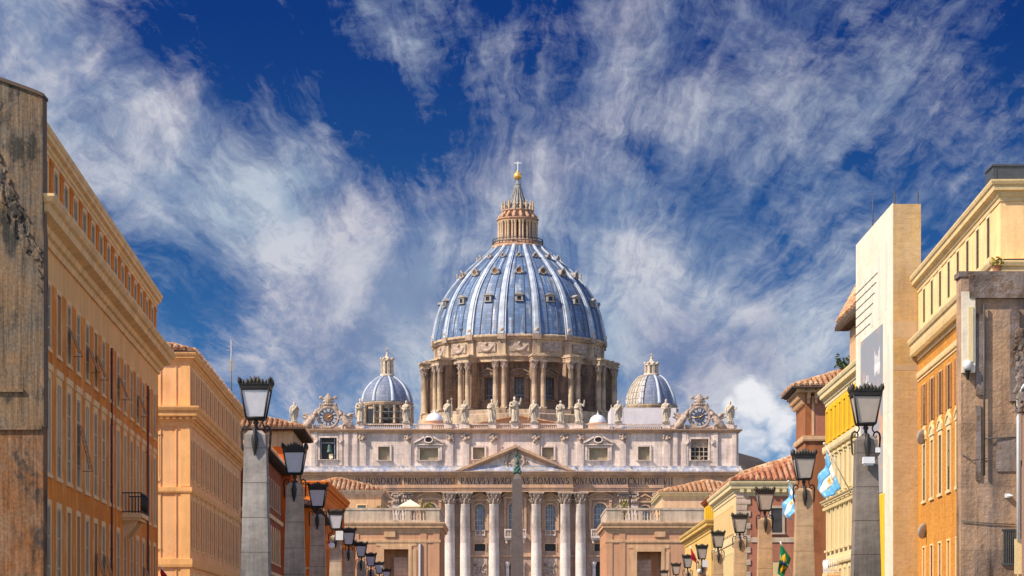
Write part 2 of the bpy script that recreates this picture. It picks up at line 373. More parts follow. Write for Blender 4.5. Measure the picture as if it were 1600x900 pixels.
class Face:
    """a wall plane in its building's own coordinates: a along it, d inward, z up"""
    def __init__(s, ox, oy, ang): s.o = (ox, oy); s.ang = ang; s.c = math.cos(ang); s.s = math.sin(ang)
    def p(s, a, d, z): return (s.o[0] + a * s.c - d * s.s, s.o[1] + a * s.s + d * s.c, z)
    def box(s, mb, a0, a1, d0, d1, z0, z1):
        return mb.hexa([s.p(a0, d0, z0), s.p(a1, d0, z0), s.p(a1, d1, z0), s.p(a0, d1, z0), s.p(a0, d0, z1), s.p(a1, d0, z1), s.p(a1, d1, z1), s.p(a0, d1, z1)])
    def wall(s, mb, a0, a1, z0, z1, ops=(), reveal=.3):
        """wall sheet with real openings and their reveals"""
        ops = [o for o in ops if o[0] > a0 + 1e-3 and o[1] < a1 - 1e-3 and o[2] > z0 - 1e-3 and o[3] < z1 + 1e-3]
        A = sorted({a0, a1, *[round(o[0], 4) for o in ops], *[round(o[1], 4) for o in ops]}); Z = sorted({z0, z1, *[round(o[2], 4) for o in ops], *[round(o[3], 4) for o in ops]})
        for i in range(len(A) - 1):
            for k in range(len(Z) - 1):
                ca, cz = (A[i] + A[i + 1]) / 2, (Z[k] + Z[k + 1]) / 2
                if any(o[0] < ca < o[1] and o[2] < cz < o[3] for o in ops): continue
                mb.quad(s.p(A[i], 0, Z[k]), s.p(A[i + 1], 0, Z[k]), s.p(A[i + 1], 0, Z[k + 1]), s.p(A[i], 0, Z[k + 1]))
        for (l, r, b, t) in ops:
            q = [(l, b), (r, b), (r, t), (l, t)]
            for i in range(4):
                (x0, y0), (x1, y1) = q[i], q[(i + 1) % 4]
                mb.quad(s.p(x0, 0, y0), s.p(x1, 0, y1), s.p(x1, reveal, y1), s.p(x0, reveal, y0))
        return mb

def cornice_prof(z0, z1, p):
    h = z1 - z0
    return [(-.05, z0), (.10 * p, z0), (.14 * p, z0 + .2 * h), (.28 * p, z0 + .24 * h), (.34 * p, z0 + .42 * h), (.72 * p, z0 + .50 * h), (.76 * p, z0 + .72 * h), (.9 * p, z0 + .78 * h), (p, z0 + .92 * h), (p, z1), (-.05, z1 + .03)]
def band_prof(z0, z1, p): return [(-.03, z0), (p * .8, z0), (p, z0 + (z1 - z0) * .3), (p, z1), (-.03, z1 + .02)]

# windows: the frame is the part, its panes, sashes, sills and shutters are sub-parts; copies share meshes
def window_kit(w, h, fw, proj, frame_mat, pane_mat, reveal=.07, sill=True, head=None, shutters=None, sash='sash_paint', bars=(1, 2), arch=False, name='window', awning=None):
    kit = []
    f = MB(); x = w / 2
    hj = h - x if arch else h
    f.box(-x - fw, -x, -proj, .02, 0, hj); f.box(x, x + fw, -proj, .02, 0, hj)
    if arch:
        n = 10; rr = x
        for i in range(n):
            a0, a1 = math.pi * i / n, math.pi * (i + 1) / n
            zc = h - rr
            o0, o1 = (math.cos(a0) * (rr + fw), zc + math.sin(a0) * (rr + fw)), (math.cos(a1) * (rr + fw), zc + math.sin(a1) * (rr + fw))
            i0, i1 = (math.cos(a0) * rr, zc + math.sin(a0) * rr), (math.cos(a1) * rr, zc + math.sin(a1) * rr)
            f.prism_y([i0, o0, o1, i1], -proj - .003, .0)
            c = (math.copysign(x, math.cos((a0 + a1) / 2)), h)
            f.prism_y([i0, c, i1], -.004, .1)     # spandrel that turns the square opening into an arch
    else:
        f.box(-x - fw, x + fw, -proj, .02, h, h + fw)
    if head == 'cornice':
        f.box(-x - fw * 1.5, x + fw * 1.5, -proj * 2.6, .02, h + fw + .003, h + fw * 1.9)
    elif head == 'tri':
        e = x + fw * 1.7; z0 = h + fw + .003
        f.box(-e, e, -proj * 2.2, .02, z0, z0 + fw * .5); hh = e * .42
        f.prism_y([(-e, z0 + fw * .5), (0, z0 + fw * .5 + hh), (0, z0 + fw * 1.2 + hh), (-e, z0 + fw * 1.05)], -proj * 2.6, 0)
        f.prism_y([(e, z0 + fw * .5), (e, z0 + fw * 1.05), (0, z0 + fw * 1.2 + hh), (0, z0 + fw * .5 + hh)], -proj * 2.6, 0)
        f.prism_y([(-e * .9, z0 + fw * .5), (e * .9, z0 + fw * .5), (0, z0 + fw * .5 + hh * .92)], -proj, 0)
    elif head == 'seg':
        e = x + fw * 1.7; z0 = h + fw + .003; f.box(-e, e, -proj * 2.2, .02, z0, z0 + fw * .5); n = 8; z1 = z0 + fw * .5; hh = e * .38
        arcp = lambda q, k: (e * q, z1 + hh * (1 - q * q) + k)
        for i in range(n):
            q0, q1 = -1 + 2 * i / n, -1 + 2 * (i + 1) / n
            f.prism_y([arcp(q0, 0), arcp(q1, 0), arcp(q1, fw * .7), arcp(q0, fw * .7)], -proj * 2.6, 0)
            f.prism_y([(e * q0, z1), (e * q1, z1), arcp(q1, 0), arcp(q0, 0)], -proj, 0)
    kit.append((name, f.mesh(name, frame_mat)))
    p = MB(); p.box(-x, x, reveal - .04, reveal + .02, 0, h); kit.append(('pane', p.mesh('pane', pane_mat)))
    if sash:
        q = MB(); b = .045; y0, y1 = reveal - .065, reveal - .042
        q.box(-x, -x + b * 1.5, y0, y1, 0, h); q.box(x - b * 1.5, x, y0, y1, 0, h); q.box(-x + b * 1.5, x - b * 1.5, y0, y1, 0, b * 1.6); q.box(-x + b * 1.5, x - b * 1.5, y0, y1, h - b * 1.6, h)
        for i in range(bars[0]):
            c = -x + w * (i + 1) / (bars[0] + 1); q.box(c - b, c + b, y0 - .01, y1 - .004, b * 1.6, h - b * 1.6)
        for i in range(bars[1]):
            c = h * (i + 1) / (bars[1] + 1); q.box(-x + b * 1.5, x - b * 1.5, y0 + .004, y1 - .008, c - b * .8, c + b * .8)
        kit.append(('sash', q.mesh('sash', sash)))
    if sill:
        q = MB(); q.box(-x - fw * 1.25, x + fw * 1.25, -proj * 2.4, .02, -.16, -.003); kit.append(('sill', q.mesh('sill', frame_mat)))
    if shutters:
        for sg in (-1, 1):
            q = MB(); a, b2 = sorted((sg * (x + .05), sg * (x + .05 + w * .48)))
            q.box(a, b2, -proj - .04, -proj - .005, .02, h - .02)
            for i in range(int(h / .16)): q.box(a + .05, b2 - .05, -proj - .05, -proj - .04, .08 + i * .16, .16 + i * .16) if .2 + i * .16 < h else None
            kit.append(('shutter', q.mesh('shutter', shutters)))
    return kit

def put_window(kit, parent, F, a, z, d=0.0):
    me = kit[0][1]; o = place(me, kit[0][0], parent, F.p(a, d, z), F.ang)
    for (n, m) in kit[1:]: place(m, n, o)
    return o

RT = random.Random(4)
def tile_slope(mb, A, B, inward, run, rise, il, ir, sp=.5):
    """barrel-tiled slope from eave A-B; il, ir: how far the hips cut in at each end"""
    A = Vector(A); B = Vector(B); e = (B - A); L = e.length; e /= L; iw = Vector((inward[0], inward[1], 0)).normalized()
    sl = math.hypot(run, rise); upv = (iw * run + Vector((0, 0, rise))) / sl; nv = e.cross(upv).normalized()
    if nv.z < 0: nv = -nv
    n = max(2, int(L / sp)); w = L / n
    mb.add([A, B, B - e * ir + upv * sl, A + e * il + upv * sl], [(0, 1, 2, 3)])
    for i in range(n):
        s0 = (i + .5) * w
        f = 1.0
        if il > 0: f = min(f, s0 / il)
        if ir > 0: f = min(f, (L - s0) / ir)
        ln = sl * f; rows = max(1, int(ln / .55))
        c = A + e * (s0 + RT.uniform(-.06, .06) * w) + nv * RT.uniform(-.03, .05)
        prof = [(-.36 * w, .0), (-.27 * w, .34 * w), (0, .48 * w), (.27 * w, .34 * w), (.36 * w, .0)]
        for k in range(rows):
            t0, t1 = ln * k / rows, ln * (k + 1) / rows; v = []
            for (t, lift) in ((t0, .07), (t1, .02)):
                for (x, z) in prof: v.append(c + e * x + upv * t + nv * (z + lift))
            mb.add(v, [(j, j + 1, j + 6, j + 5) for j in range(4)] + [(4, 3, 2, 1, 0)])
    return mb

def hip_roof(parent, x0, x1, y0, y1, z, over, rise, mat='roof_tile', sp=.5, eave='eave_wood', name='roof', gut=True):
    X0, X1, Y0, Y1 = x0 - over, x1 + over, y0 - over, y1 + over
    w, l = X1 - X0, Y1 - Y0; run = min(w, l) / 2; mb = MB()
    A, B, Cc, D = (X0, Y0, z), (X1, Y0, z), (X1, Y1, z), (X0, Y1, z)
    fx = run if w <= l else run
    tile_slope(mb, A, B, (0, 1), run, rise, run, run, sp); tile_slope(mb, B, Cc, (-1, 0), run, rise, run, run, sp)
    tile_slope(mb, Cc, D, (0, -1), run, rise, run, run, sp); tile_slope(mb, D, A, (1, 0), run, rise, run, run, sp)
    r = mb.build(name, mat, parent)
    e = MB(); e.sweep([(x0, y0), (x1, y0), (x1, y1), (x0, y1)], [(-.1, z - .16), (over, z - .10), (over + .06, z - .10), (over + .06, z + .03), (over, z + .03), (-.1, z - .04)], closed=True)
    # rafter ends under the eave
    k = 0.0
    while k < (x1 - x0) + .01:
        for (yy, sg) in ((y0, -1), (y1, 1)): e.box(x0 + k - .06, x0 + k + .06, *sorted((yy + sg * .02, yy + sg * (over - .08))), z - .28, z - .165)
        k += .8
    k = 0.0
    while k < (y1 - y0) + .01:
        for (xx, sg) in ((x0, -1), (x1, 1)): e.box(*sorted((xx + sg * .02, xx + sg * (over - .08))), y0 + k - .06, y0 + k + .06, z - .28, z - .165)
        k += .8
    e.build('eave', eave, parent)
    return r

def shell(mb, x0, x1, y0, y1, z0, z1, skip=()):
    """plain closing walls of a building; skip: sides that have their own wall sheet"""
    if 'y0' not in skip: mb.quad((x0, y0, z0), (x1, y0, z0), (x1, y0, z1), (x0, y0, z1))
    if 'x0' not in skip: mb.quad((x0, y1, z0), (x0, y0, z0), (x0, y0, z1), (x0, y1, z1))
    if 'x1' not in skip: mb.quad((x1, y0, z0), (x1, y1, z0), (x1, y1, z1), (x1, y0, z1))
    if 'y1' not in skip: mb.quad((x1, y1, z0), (x0, y1, z0), (x0, y1, z1), (x1, y1, z1))
    mb.quad((x0, y0, z1), (x1, y0, z1), (x1, y1, z1), (x0, y1, z1))

def frame_for(p0, p1):
    """root location and turn so that local x runs from p0 to p1"""
    return (p0[0], p0[1], 0), math.atan2(p1[1] - p0[1], p1[0] - p0[0]), math.hypot(p1[0] - p0[0], p1[1] - p0[1])

# ---------------------------------------------------------------- colours of the place
stucco('orange_plaster', (.72, .235, .032), var=.2, scale=.35, streak=.24, rgb2=(.80, .33, .085), patch=.5)
stucco('cream_plaster', (.86, .50, .20), var=.10, scale=.4, streak=.14)
stucco('cream_trim', (.86, .58, .29), var=.12, scale=.8, streak=.18)
stucco('peach_plaster', (.90, .50, .24), var=.10, scale=.3, streak=.13, rgb2=(.84, .43, .18), patch=.2)
stucco('peach_trim', (.88, .48, .19), var=.10, scale=.6, streak=.16)
stucco('red_plaster', (.78, .15, .022), var=.16, scale=.4, streak=.2, rgb2=(.66, .19, .05), patch=.2)
stucco('dark_red_plaster', (.34, .085, .035), var=.18, scale=.5, streak=.2)
stucco('deep_orange', (.80, .21, .025), var=.14, scale=.4, streak=.18, rgb2=(.70, .26, .07), patch=.2)
stucco('tan_plaster', (.56, .31, .185), var=.11, scale=.3, streak=.16)
stucco('tan_trim', (.60, .38, .22), var=.13, scale=.5, streak=.26)
stucco('grey_parapet', (.52, .42, .33), var=.2, scale=.5, streak=.34)
stucco('pink_plaster', (.40, .165, .105), var=.12, scale=.3, streak=.15)
stucco('maroon_plaster', (.32, .125, .055), var=.14, scale=.3, streak=.2, rgb2=(.26, .095, .045), patch=.2)
stucco('yellow_plaster', (.66, .44, .14), var=.10, scale=.3, streak=.14)
stucco('pale_yellow', (.70, .53, .28), var=.08, scale=.3, streak=.14)
stucco('ivory_plaster', (.68, .57, .33), var=.08, scale=.3, streak=.14)
stucco('cream_peach', (.66, .45, .29), var=.1, scale=.3, streak=.14)
stucco('bright_yellow', (.72, .46, .03), var=.10, scale=.5, streak=.1)
ashlar('ochre_brick', (.58, .26, .05), w=.27, h=.075, var=.12, joint=.8, streak=.16, cell=.16, mort=.008)
ashlar('quoin_stone', (.55, .42, .33), w=1.3, h=.62, var=.1, joint=.6, streak=.16)
ashlar('weathered_wall', (.39, .255, .165), w=7.0, h=2.9, var=.36, joint=.7, streak=.62, rgb2=(.20, .16, .145), cell=.10, mort=.012, bump=.8)
stucco('weathered_grey', (.22, .18, .165), var=.35, scale=.8, streak=.4, rgb2=(.16, .11, .08), patch=.4, bump=.7)
stucco('pinkish_panel', (.42, .26, .19), var=.06, scale=.3, streak=.05, grain=14)
boards('stained_grey', (.17, .14, .11), (.24, .155, .09), (.06, .055, .05), w=.55, gapd=.0)
boards('stained_rust', (.26, .11, .04), (.25, .145, .085), (.07, .058, .05), w=.5, gapd=.0)
ashlar('travertine_pillar', (.30, .275, .255), w=6, h=1.15, var=.28, joint=.5, streak=.42, rgb2=(.19, .17, .165), cell=.06, mort=.018)
ashlar('travertine_warm', (.44, .29, .165), w=6, h=1.15, var=.16, joint=.62, streak=.28, rgb2=(.40, .29, .20), cell=.06, mort=.018)
plain('zinc', (.34, .34, .36), rough=.5, var=.2)
plain('iron', (.022, .020, .020), rough=.55, var=.3)
plain('bronze_leaf', (.055, .050, .038), rough=.6, var=.5, scale=14)
frosted('frosted_glass', (.92, .92, .97))
frosted('frosted_glass_warm', (.74, .66, .58))
plain('dark_glass', (.055, .055, .06), rough=.15, var=.5, scale=1.2, spec=.6)
plain('brown_glass', (.13, .085, .055), rough=.25, var=.5, scale=1.0, spec=.5)
plain('pale_blind', (.52, .44, .34), rough=.6, var=.25, scale=1.0)
m, t, b = new_mat('half_blind'); MATS['half_blind'] = m; zz_ = t.sep(t.n.new('ShaderNodeTexCoord').outputs['Object'])[2]
t.l.new(t.mix(t.mr(zz_, 1.28, 1.30), (.05, .05, .055), (.50, .43, .33)), b.inputs['Base Color']); b.inputs['Roughness'].default_value = .3
plain('sash_paint', (.50, .42, .32), rough=.6)
plain('dark_sash', (.10, .06, .04), rough=.6)
plain('shutter_brown', (.36, .17, .06), rough=.7, var=.2)
plain('shutter_orange', (.46, .19, .05), rough=.7, var=.2)
plain('shutter_cream', (.70, .52, .30), rough=.7, var=.15)
plain('shutter_peach', (.86, .50, .25), rough=.7, var=.12)
plain('shutter_dark', (.06, .035, .03), rough=.7, var=.2)
plain('pipe_red', (.20, .05, .03), rough=.5, var=.2)
plain('eave_wood', (.10, .07, .055), rough=.8, var=.3)
plain('dark_metal', (.06, .065, .07), rough=.45, var=.2)
plain('white_paint', (.72, .72, .72), rough=.5, var=.08)
plain('camera_white', (.70, .72, .74), rough=.4, var=.05)
plain('canvas_cream', (.80, .70, .48), rough=.8, var=.06)
plain('leaf_green', (.09, .13, .025), rough=.7, var=.5, scale=4)
plain('leaf_yellow', (.34, .30, .03), rough=.7, var=.5, scale=4)
tiles('roof_tile', (.54, .30, .16), (.34, .17, .09), (.66, .50, .33))
tiles('roof_tile_red', (.52, .23, .12), (.34, .14, .08), (.64, .44, .29))
stucco('sheet_white', (.72, .655, .535), var=.12, scale=.3, streak=.12, bump=.8, grain=2.0)
ashlar('mesh_tan', (.50, .345, .19), w=40, h=.10, var=.16, joint=.93, streak=.16, rgb2=(.54, .34, .12), cell=.015, mort=.02, bump=.35)
plain('cobble', (.075, .07, .066), rough=.8, var=.3, scale=6)
plain('paving', (.20, .18, .155), rough=.85, var=.25, scale=1.5)
plain('asphalt', (.05, .05, .052), rough=.85, var=.25, scale=2)
plain('road_paint', (.72, .72, .70), rough=.7)
plain('earth', (.10, .09, .06), rough=.95, var=.4, scale=.05)

# ---------------------------------------------------------------- ground, street, pavements
g = MB(); g.quad((-6000, -3000, -.10), (6000, -3000, -.10), (6000, 9000, -.10), (-6000, 9000, -.10)); structure('ground', g, 'earth')
g = MB(); g.quad((-6.6, -60, -.008), (9.6, -60, -.008), (16.5, 330, -.008), (-13.2, 330, -.008)); structure('road', g, 'cobble')
g = MB()
for k in range(24):
    y = -40 + 15 * k; xc = 1.6; g.box(xc - .07, xc + .07, y, y + 6, -.012, -.003)
structure('road_markings', g, 'road_paint')
for (nm, x0a, x0b, x1a, x1b) in (('pavement', -18.0, -29.5, -6.6, -13.2), ('pavement', 9.6, 16.5, 26, 32)):
    g = MB(); g.hexa([(x0a, -60, -.09), (x1a, -60, -.09), (x1b, 330, -.09), (x0b, 330, -.09), (x0a, -60, .12), (x1a, -60, .12), (x1b, 330, .12), (x0b, 330, .12)]); structure(nm, g, 'paving')
g = MB(); g.lathe([(130, -.09), (130, -.004)], 64, 1.3, 500); structure('piazza_paving', g, 'cobble')
g = MB()
for k in range(22): g.box(-62 - k * .0, 64, 575 + k * 3.2, 668, -.09 if k == 0 else .5 * k + .001, .5 * (k + 1))
structure('church_steps', g, 'paving')
# the dark ridge beyond the church, on the right
g = MB(); random.seed(5); n = 48; rows = 10; v = []
for j in range(rows + 1):
    for i in range(n + 1):
        x = 80 + 520 * i / n; t = j / rows
        h = (112 * max(0, 1 - ((x - 110) / 175) ** 2) + 14) * math.sin(math.pi * min(1, t * .5)) + random.uniform(-2.5, 2.5) * (t > 0)
        v.append((x, 1350 + 300 * t, max(h, -1)))
g.add(v, [(j * (n + 1) + i, j * (n + 1) + i + 1, (j + 1) * (n + 1) + i + 1, (j + 1) * (n + 1) + i) for j in range(rows) for i in range(n)], True)
stucco('hill_scrub', (.075, .06, .05), var=.5, scale=.03, streak=0, rgb2=(.04, .045, .03), patch=.4, bump=0, grain=.5)
structure('hill', g, 'hill_scrub')

# ---------------------------------------------------------------- palazzi
def palazzo(name, label, p0, p1, D, H, wall, side, rows=(), sp=3.5, start=2.0, mouldings=(), trim='cream_trim', reveal=.07, skipcols=(), end_rows=(), cat='building', depth_dark=None, roof=None):
    loc, rz, L = frame_for(p0, p1)
    root = thing(name, label, cat, loc, rz)
    S = Face(0, 0, 0); E = Face(0, D, -math.pi / 2) if side == 'x0' else Face(L, 0, math.pi / 2)
    mb = MB(); ops = []; cols = []
    a = start
    while a < L - 1.2: cols.append(a); a += sp
    kits = []
    for r in rows:
        k = dict(r); z, h, w = k.pop('z'), k.pop('h'), k.pop('w'); skip = k.pop('skip', ()); off = k.pop('off', 0); alt = k.pop('alt', None)
        kit = window_kit(w, h, **k); kit2 = window_kit(w, h, **{**k, **alt}) if alt else kit
        kv = [kit, kit, kit2, window_kit(w, h, **{**k, 'pane_mat': 'half_blind'}), window_kit(w, h, **{**k, 'pane_mat': 'shutter_brown' if k.get('shutters') is None else k['shutters'], 'sash': None})]
        rnd = random.Random(int(z * 10) + len(name))
        for i, a in enumerate(cols):
            if i in skip or a + off + w > L - .6: continue
            ops.append((a + off - w / 2, a + off + w / 2, z, z + h)); kits.append((rnd.choice(kv), S, a + off, z))
    S.wall(mb, 0, L, 0, H, ops, reveal)
    eops = []
    for r in end_rows:
        k = dict(r); z, h, w, at = k.pop('z'), k.pop('h'), k.pop('w'), k.pop('at'); kit = window_kit(w, h, **k)
        for a in at:
            aa = D - a if side == 'x0' else a
            eops.append((aa - w / 2, aa + w / 2, z, z + h)); kits.append((kit, E, aa, z))
    E.wall(mb, 0, D, 0, H, eops, .07)
    shell(mb, 0, L, 0, D, 0, H, skip=('y0', side))
    mb.build('wall', wall, root)
    for (kt, F, a, z) in kits: put_window(kt, root, F, a, z)
    path = [(0, D), (0, 0), (L, 0), (L, D)]
    for (nm, z0, z1, p) in mouldings:
        c = MB(); c.sweep(path, cornice_prof(z0, z1, p) if nm == 'cornice' else band_prof(z0, z1, p)); c.build(nm, trim, root)
    return root, S, E, L, cols

def dentils(root, F, a0, a1, z0, z1, p, sp, w, mat, name='dentil_course'):
    mb = MB(); a = a0
    F.box(mb, a0, a1, -p * .45, .012, z0 + .01, z1 - .01)
    while a < a1: F.box(mb, a, a + w, -p, .01, z0, z1); a += sp
    return mb.build(name, mat, root)

def downpipe(root, F, a, z0, z1, mat='pipe_red', r=.055):
    mb = MB(); mb.tube([F.p(a, -.09, z0), F.p(a, -.09, z1)], r, 8)
    z = z0 + 1
    while z < z1: F.box(mb, a - .09, a + .09, -.15, .0, z, z + .06); z += 3
    return mb.build('downpipe', mat, root)

def balcony(root, F, a0, a1, z, proj, h, slab_mat, rail_mat='iron', bars=True):
    b = MB(); F.box(b, a0, a1, -proj, .0, z - .22, z); F.box(b, a0 + .1, a1 - .1, -proj + .12, 0, z - .36, z - .223)
    o = b.build('balcony', slab_mat, root)
    for a in (a0 + .4, a1 - .7):
        k = MB(); k.prism_x([(0, -.36), (-proj + .25, -.36), (-proj + .35, -.55), (-.35, -.95), (0, -1.3)], 0, .3)
        k.build('bracket', slab_mat, o, F.p(a, 0, z), F.ang)
    r = MB()
    for d in (-proj + .06,): F.box(r, a0 + .03, a1 - .03, d - .03, d + .03, z + h - .06, z + h); F.box(r, a0 + .03, a1 - .03, d - .02, d + .02, z + .06, z + .11)
    for a in (a0 + .06, a1 - .06): F.box(r, a - .03, a + .03, -proj + .09, 0, z + h - .058, z + h - .002); F.box(r, a - .02, a + .02, -proj + .09, 0, z + .062, z + .108)
    a = a0 + .06
    while a <= a1 - .05: r.tube([F.p(a, -proj + .06, z), F.p(a, -proj + .06, z + h)], .018, 5); a += .15
    d = -proj + .2
    while d < -.05:
        for a in (a0 + .06, a1 - .06): r.tube([F.p(a, d, z), F.p(a, d, z + h)], .018, 5)
        d += .15
    r.build('railing', rail_mat, o)
    return o

# -- the orange palazzo, first on the left
root, S, E, L, cols = palazzo('orange_palazzo', 'long orange palazzo with cream top storey and propped shutters on the left', (-18.0, 96), (-20.46, 148), 15, 15.8, 'orange_plaster', 'x0',
    rows=[dict(z=13.2, h=2.45, w=1.15, fw=.2, proj=.03, frame_mat='cream_trim', pane_mat='brown_glass', bars=(1, 2)),
          dict(z=8.25, h=3.75, w=1.2, fw=.3, proj=.03, frame_mat='cream_trim', pane_mat='brown_glass', head='cornice', bars=(1, 3), alt=dict(pane_mat='pale_blind')),
          dict(z=3.4, h=3.6, w=1.2, fw=.24, proj=.03, frame_mat='cream_trim', pane_mat='brown_glass', bars=(1, 2))],
    sp=3.22, start=1.3, mouldings=[('string_course', 2.4, 2.8, .12)])
mb = MB(); S.wall(mb, 0, L, 15.8, 17.4); shell(mb, 0, L, 0, 15, 15.8, 17.4, skip=('y0',)); mb.build('upper_wall', 'cream_plaster', root)
c = MB(); c.sweep([(0, 15), (0, 0), (L, 0), (L, 15)], cornice_prof(17.05, 18.3, .95)); c.build('cornice', 'cream_trim', root)
# attic with piers between its windows
ops = [(a - .62, a + .62, 18.95, 20.6) for a in cols]
mb = MB(); At = Face(0, .12, 0); At.wall(mb, 0.02, L - .02, 18.2, 21.0, ops, .07); shell(mb, .02, L - .02, .12, 14.9, 18.2, 21.0, skip=('y0',)); mb.build('attic_wall', 'cream_plaster', root)
kit = window_kit(1.24, 1.65, .2, .03, 'cream_trim', 'brown_glass', sash='sash_paint', bars=(1, 1))
for a in cols: put_window(kit, root, At, a, 18.95)
pm = MB(); pm.box(-.4, .4, -.07, .02, 18.62, 20.6); pm.box(-.46, .46, -.10, .02, 20.603, 20.8); pm.box(-.46, .46, -.10, .02, 18.25, 18.617); pm = pm.mesh('pilaster', 'orange_plaster')
for a in cols: place(pm, 'pilaster', root, At.p(a + 1.61, 0, 0))
c = MB(); c.sweep([(.02, 14.9), (.02, .12), (L - .02, .12), (L - .02, 14.9)], cornice_prof(20.85, 21.6, .38)); c.build('attic_cornice', 'cream_trim', root)
for a in (26.7, 45.0): downpipe(root, S, a, 2, 15.7)
balcony(root, S, 32.1, 35.7, 8.05, 1.0, 1.05, 'cream_trim')
def propped(root, S, a, z, w=1.2, drop=1.0, out=.5, mat='shutter_brown'):
    mb = MB(); p = [S.p(a - w/2, -.12, z), S.p(a + w/2, -.12, z), S.p(a + w/2, -out, z - drop), S.p(a - w/2, -out, z - drop)]
    for i in range(9):
        t0, t1 = i / 9, (i + .62) / 9; q = []
        for t in (t0, t1):
            for k in (0, 1): A = Vector(p[k]); B = Vector(p[3 - k]); q.append(A.lerp(B, t))
        n = Vector((0, 0, .03)); mb.hexa([q[0], q[1], q[3], q[2], q[0] + n, q[1] + n, q[3] + n, q[2] + n])
    for k in (0, 1): mb.tube([p[k], p[3 - k]], .02, 5)
    mb.tube([S.p(a + w/2, -.12, z - drop), S.p(a + w/2, -out, z - drop)], .02, 5)
    mb.build('shutter', mat, root)
for i in (3, 5, 6, 9, 12): propped(root, S, cols[i], 14.6)
propped(root, S, cols[4], 10.9, drop=1.9, out=.55)
for i in (6, 7, 13): propped(root, S, cols[i], 5.6, drop=1.3)

# -- the weathered boarded wall at the left edge
loc = (-17.42, 95.9, 0)
root = thing('stained_wall', 'tall weathered grey and rust stained end wall at the left edge before the orange palazzo', 'wall', loc)
def outline(poly, y0, y1, name, mat, yj=0): m = MB(); m.prism_y(poly, y0, y1); return m.build(name, mat, root)
P = [(-9, 9.6), (0.05, 9.6), (.05, 12.0), (.04, 16.6), (0, 17.2), (0, 21.85), (-.3, 22.0), (-1.7, 22.5), (-9, 23.2)]
outline(P, -.9, 0, 'upper_wall', 'stained_grey')
outline([(-9, 0), (0.02, 0), (0.02, 9.597), (-9, 9.597)], -.86, 0, 'lower_wall', 'stained_rust')
random.seed(3)
m = MB(); m.box(-9, -.02, -.96, -.87, 9.5, 9.66); m.box(-9, -.7, -1.0, -.87, 10.9, 11.0); m.build('ledge', 'stained_grey', root)
m = MB()
for i in range(170):                      # broken moulding that runs down across the boards
    t = random.random() ** .8; x = -1.9 + 2.25 * t + random.gauss(0, .12); z = 19.6 - 5.0 * t + random.gauss(0, .30)
    if x > -.05: continue
    a = random.uniform(-.6, .2); l = random.uniform(.05, .24); th = random.uniform(.02, .07); ca, sa = math.cos(a - .9), math.sin(a - .9); y = -.9 - random.uniform(0, .10)
    m.hexa([(x + q * l * ca - w * th * sa, yy, z + q * l * sa + w * th * ca) for w in (-1, 1) for (q, yy) in ((-1, y), (1, y), (1, -.86), (-1, -.86))])
place(remesh(m, 'broken_moulding', 'stained_grey', .03), 'broken_moulding', root)
m = MB(); m.prism_y([(-9, 23.2), (-1.7, 22.5), (-.3, 22.0), (.04, 21.85), (.04, 21.98), (-.3, 22.13), (-1.7, 22.63), (-9, 23.33)], -1.0, .03); m.build('coping', 'eave_wood', root)

# -- the salmon palazzo, second on the left
root, S, E, L, cols = palazzo('salmon_palazzo', 'salmon corner palazzo with panelled end wall and deep cornice behind the orange palazzo', (-20.75, 165), (-22.15, 209), 16, 19.9, 'peach_plaster', 'x0',
    rows=[dict(z=17.0, h=2.2, w=1.1, fw=.2, proj=.03, frame_mat='cream_trim', pane_mat='pale_blind', shutters='shutter_peach', bars=(1, 2)),
          dict(z=12.1, h=2.6, w=1.15, fw=.22, proj=.03, frame_mat='cream_trim', pane_mat='half_blind', shutters='shutter_peach', bars=(1, 2), alt=dict(pane_mat='dark_glass')),
          dict(z=7.7, h=3.1, w=1.15, fw=.28, proj=.03, frame_mat='cream_trim', pane_mat='brown_glass', head='cornice', shutters='shutter_peach', bars=(1, 2)),
          dict(z=3.0, h=2.8, w=1.15, fw=.28, proj=.03, frame_mat='cream_trim', pane_mat='brown_glass', bars=(1, 2))],
    sp=3.5, start=2.2, mouldings=[('cornice', 15.5, 16.75, .62), ('cornice', 19.5, 20.2, .4), ('string_course', 11.2, 11.55, .14), ('string_course', 6.4, 6.95, .16)], trim='peach_trim',
    end_rows=[dict(z=12.1, h=2.6, w=1.0, at=(2.7,), fw=.22, proj=.03, frame_mat='cream_trim', pane_mat='dark_glass', head='cornice'), dict(z=7.7, h=3.2, w=1.0, at=(2.7,), fw=.26, proj=.03, frame_mat='cream_trim', pane_mat='dark_glass', head='cornice')])
dentils(root, E, .2, 16.2, 15.92, 16.12, .36, .42, .22, 'peach_trim'); dentils(root, S, 0, L, 15.92, 16.12, .36, .42, .22, 'peach_trim')
for (z0, z1) in ((16.8, 19.5), (11.6, 15.5), (6.96, 11.2), (.2, 6.4)):
    pm = MB()
    for a in (16 - .9, 16 - 1.9 - .0): E.box(pm, a - .03, a + .03, -.05, .01, z0, z1)
    E.box(pm, 15.4, 16.0, -.06, .01, z0, z1); pm.build('panel_edge', 'peach_trim', root)
hip_roof(root, .2, L - .2, .2, 15.8, 20.25, .5, 2.6, mat='roof_tile')
tag(MB().tube([(0, 0, 0), (0, 0, 3.9)], .05, 6).tube([(-.35, 0, 3.1), (.35, 0, 3.1)], .02, 5).tube([(-.25, 0, 3.4), (.25, 0, 3.4)], .02, 5).box(-.2, .2, -.03, .03, 1.5, 2.3).build('antenna', 'zinc', None, (-21.6, 197, 20.9)), 'thin white roof antenna on the salmon palazzo, left of the nearest left lamp', 'antenna')

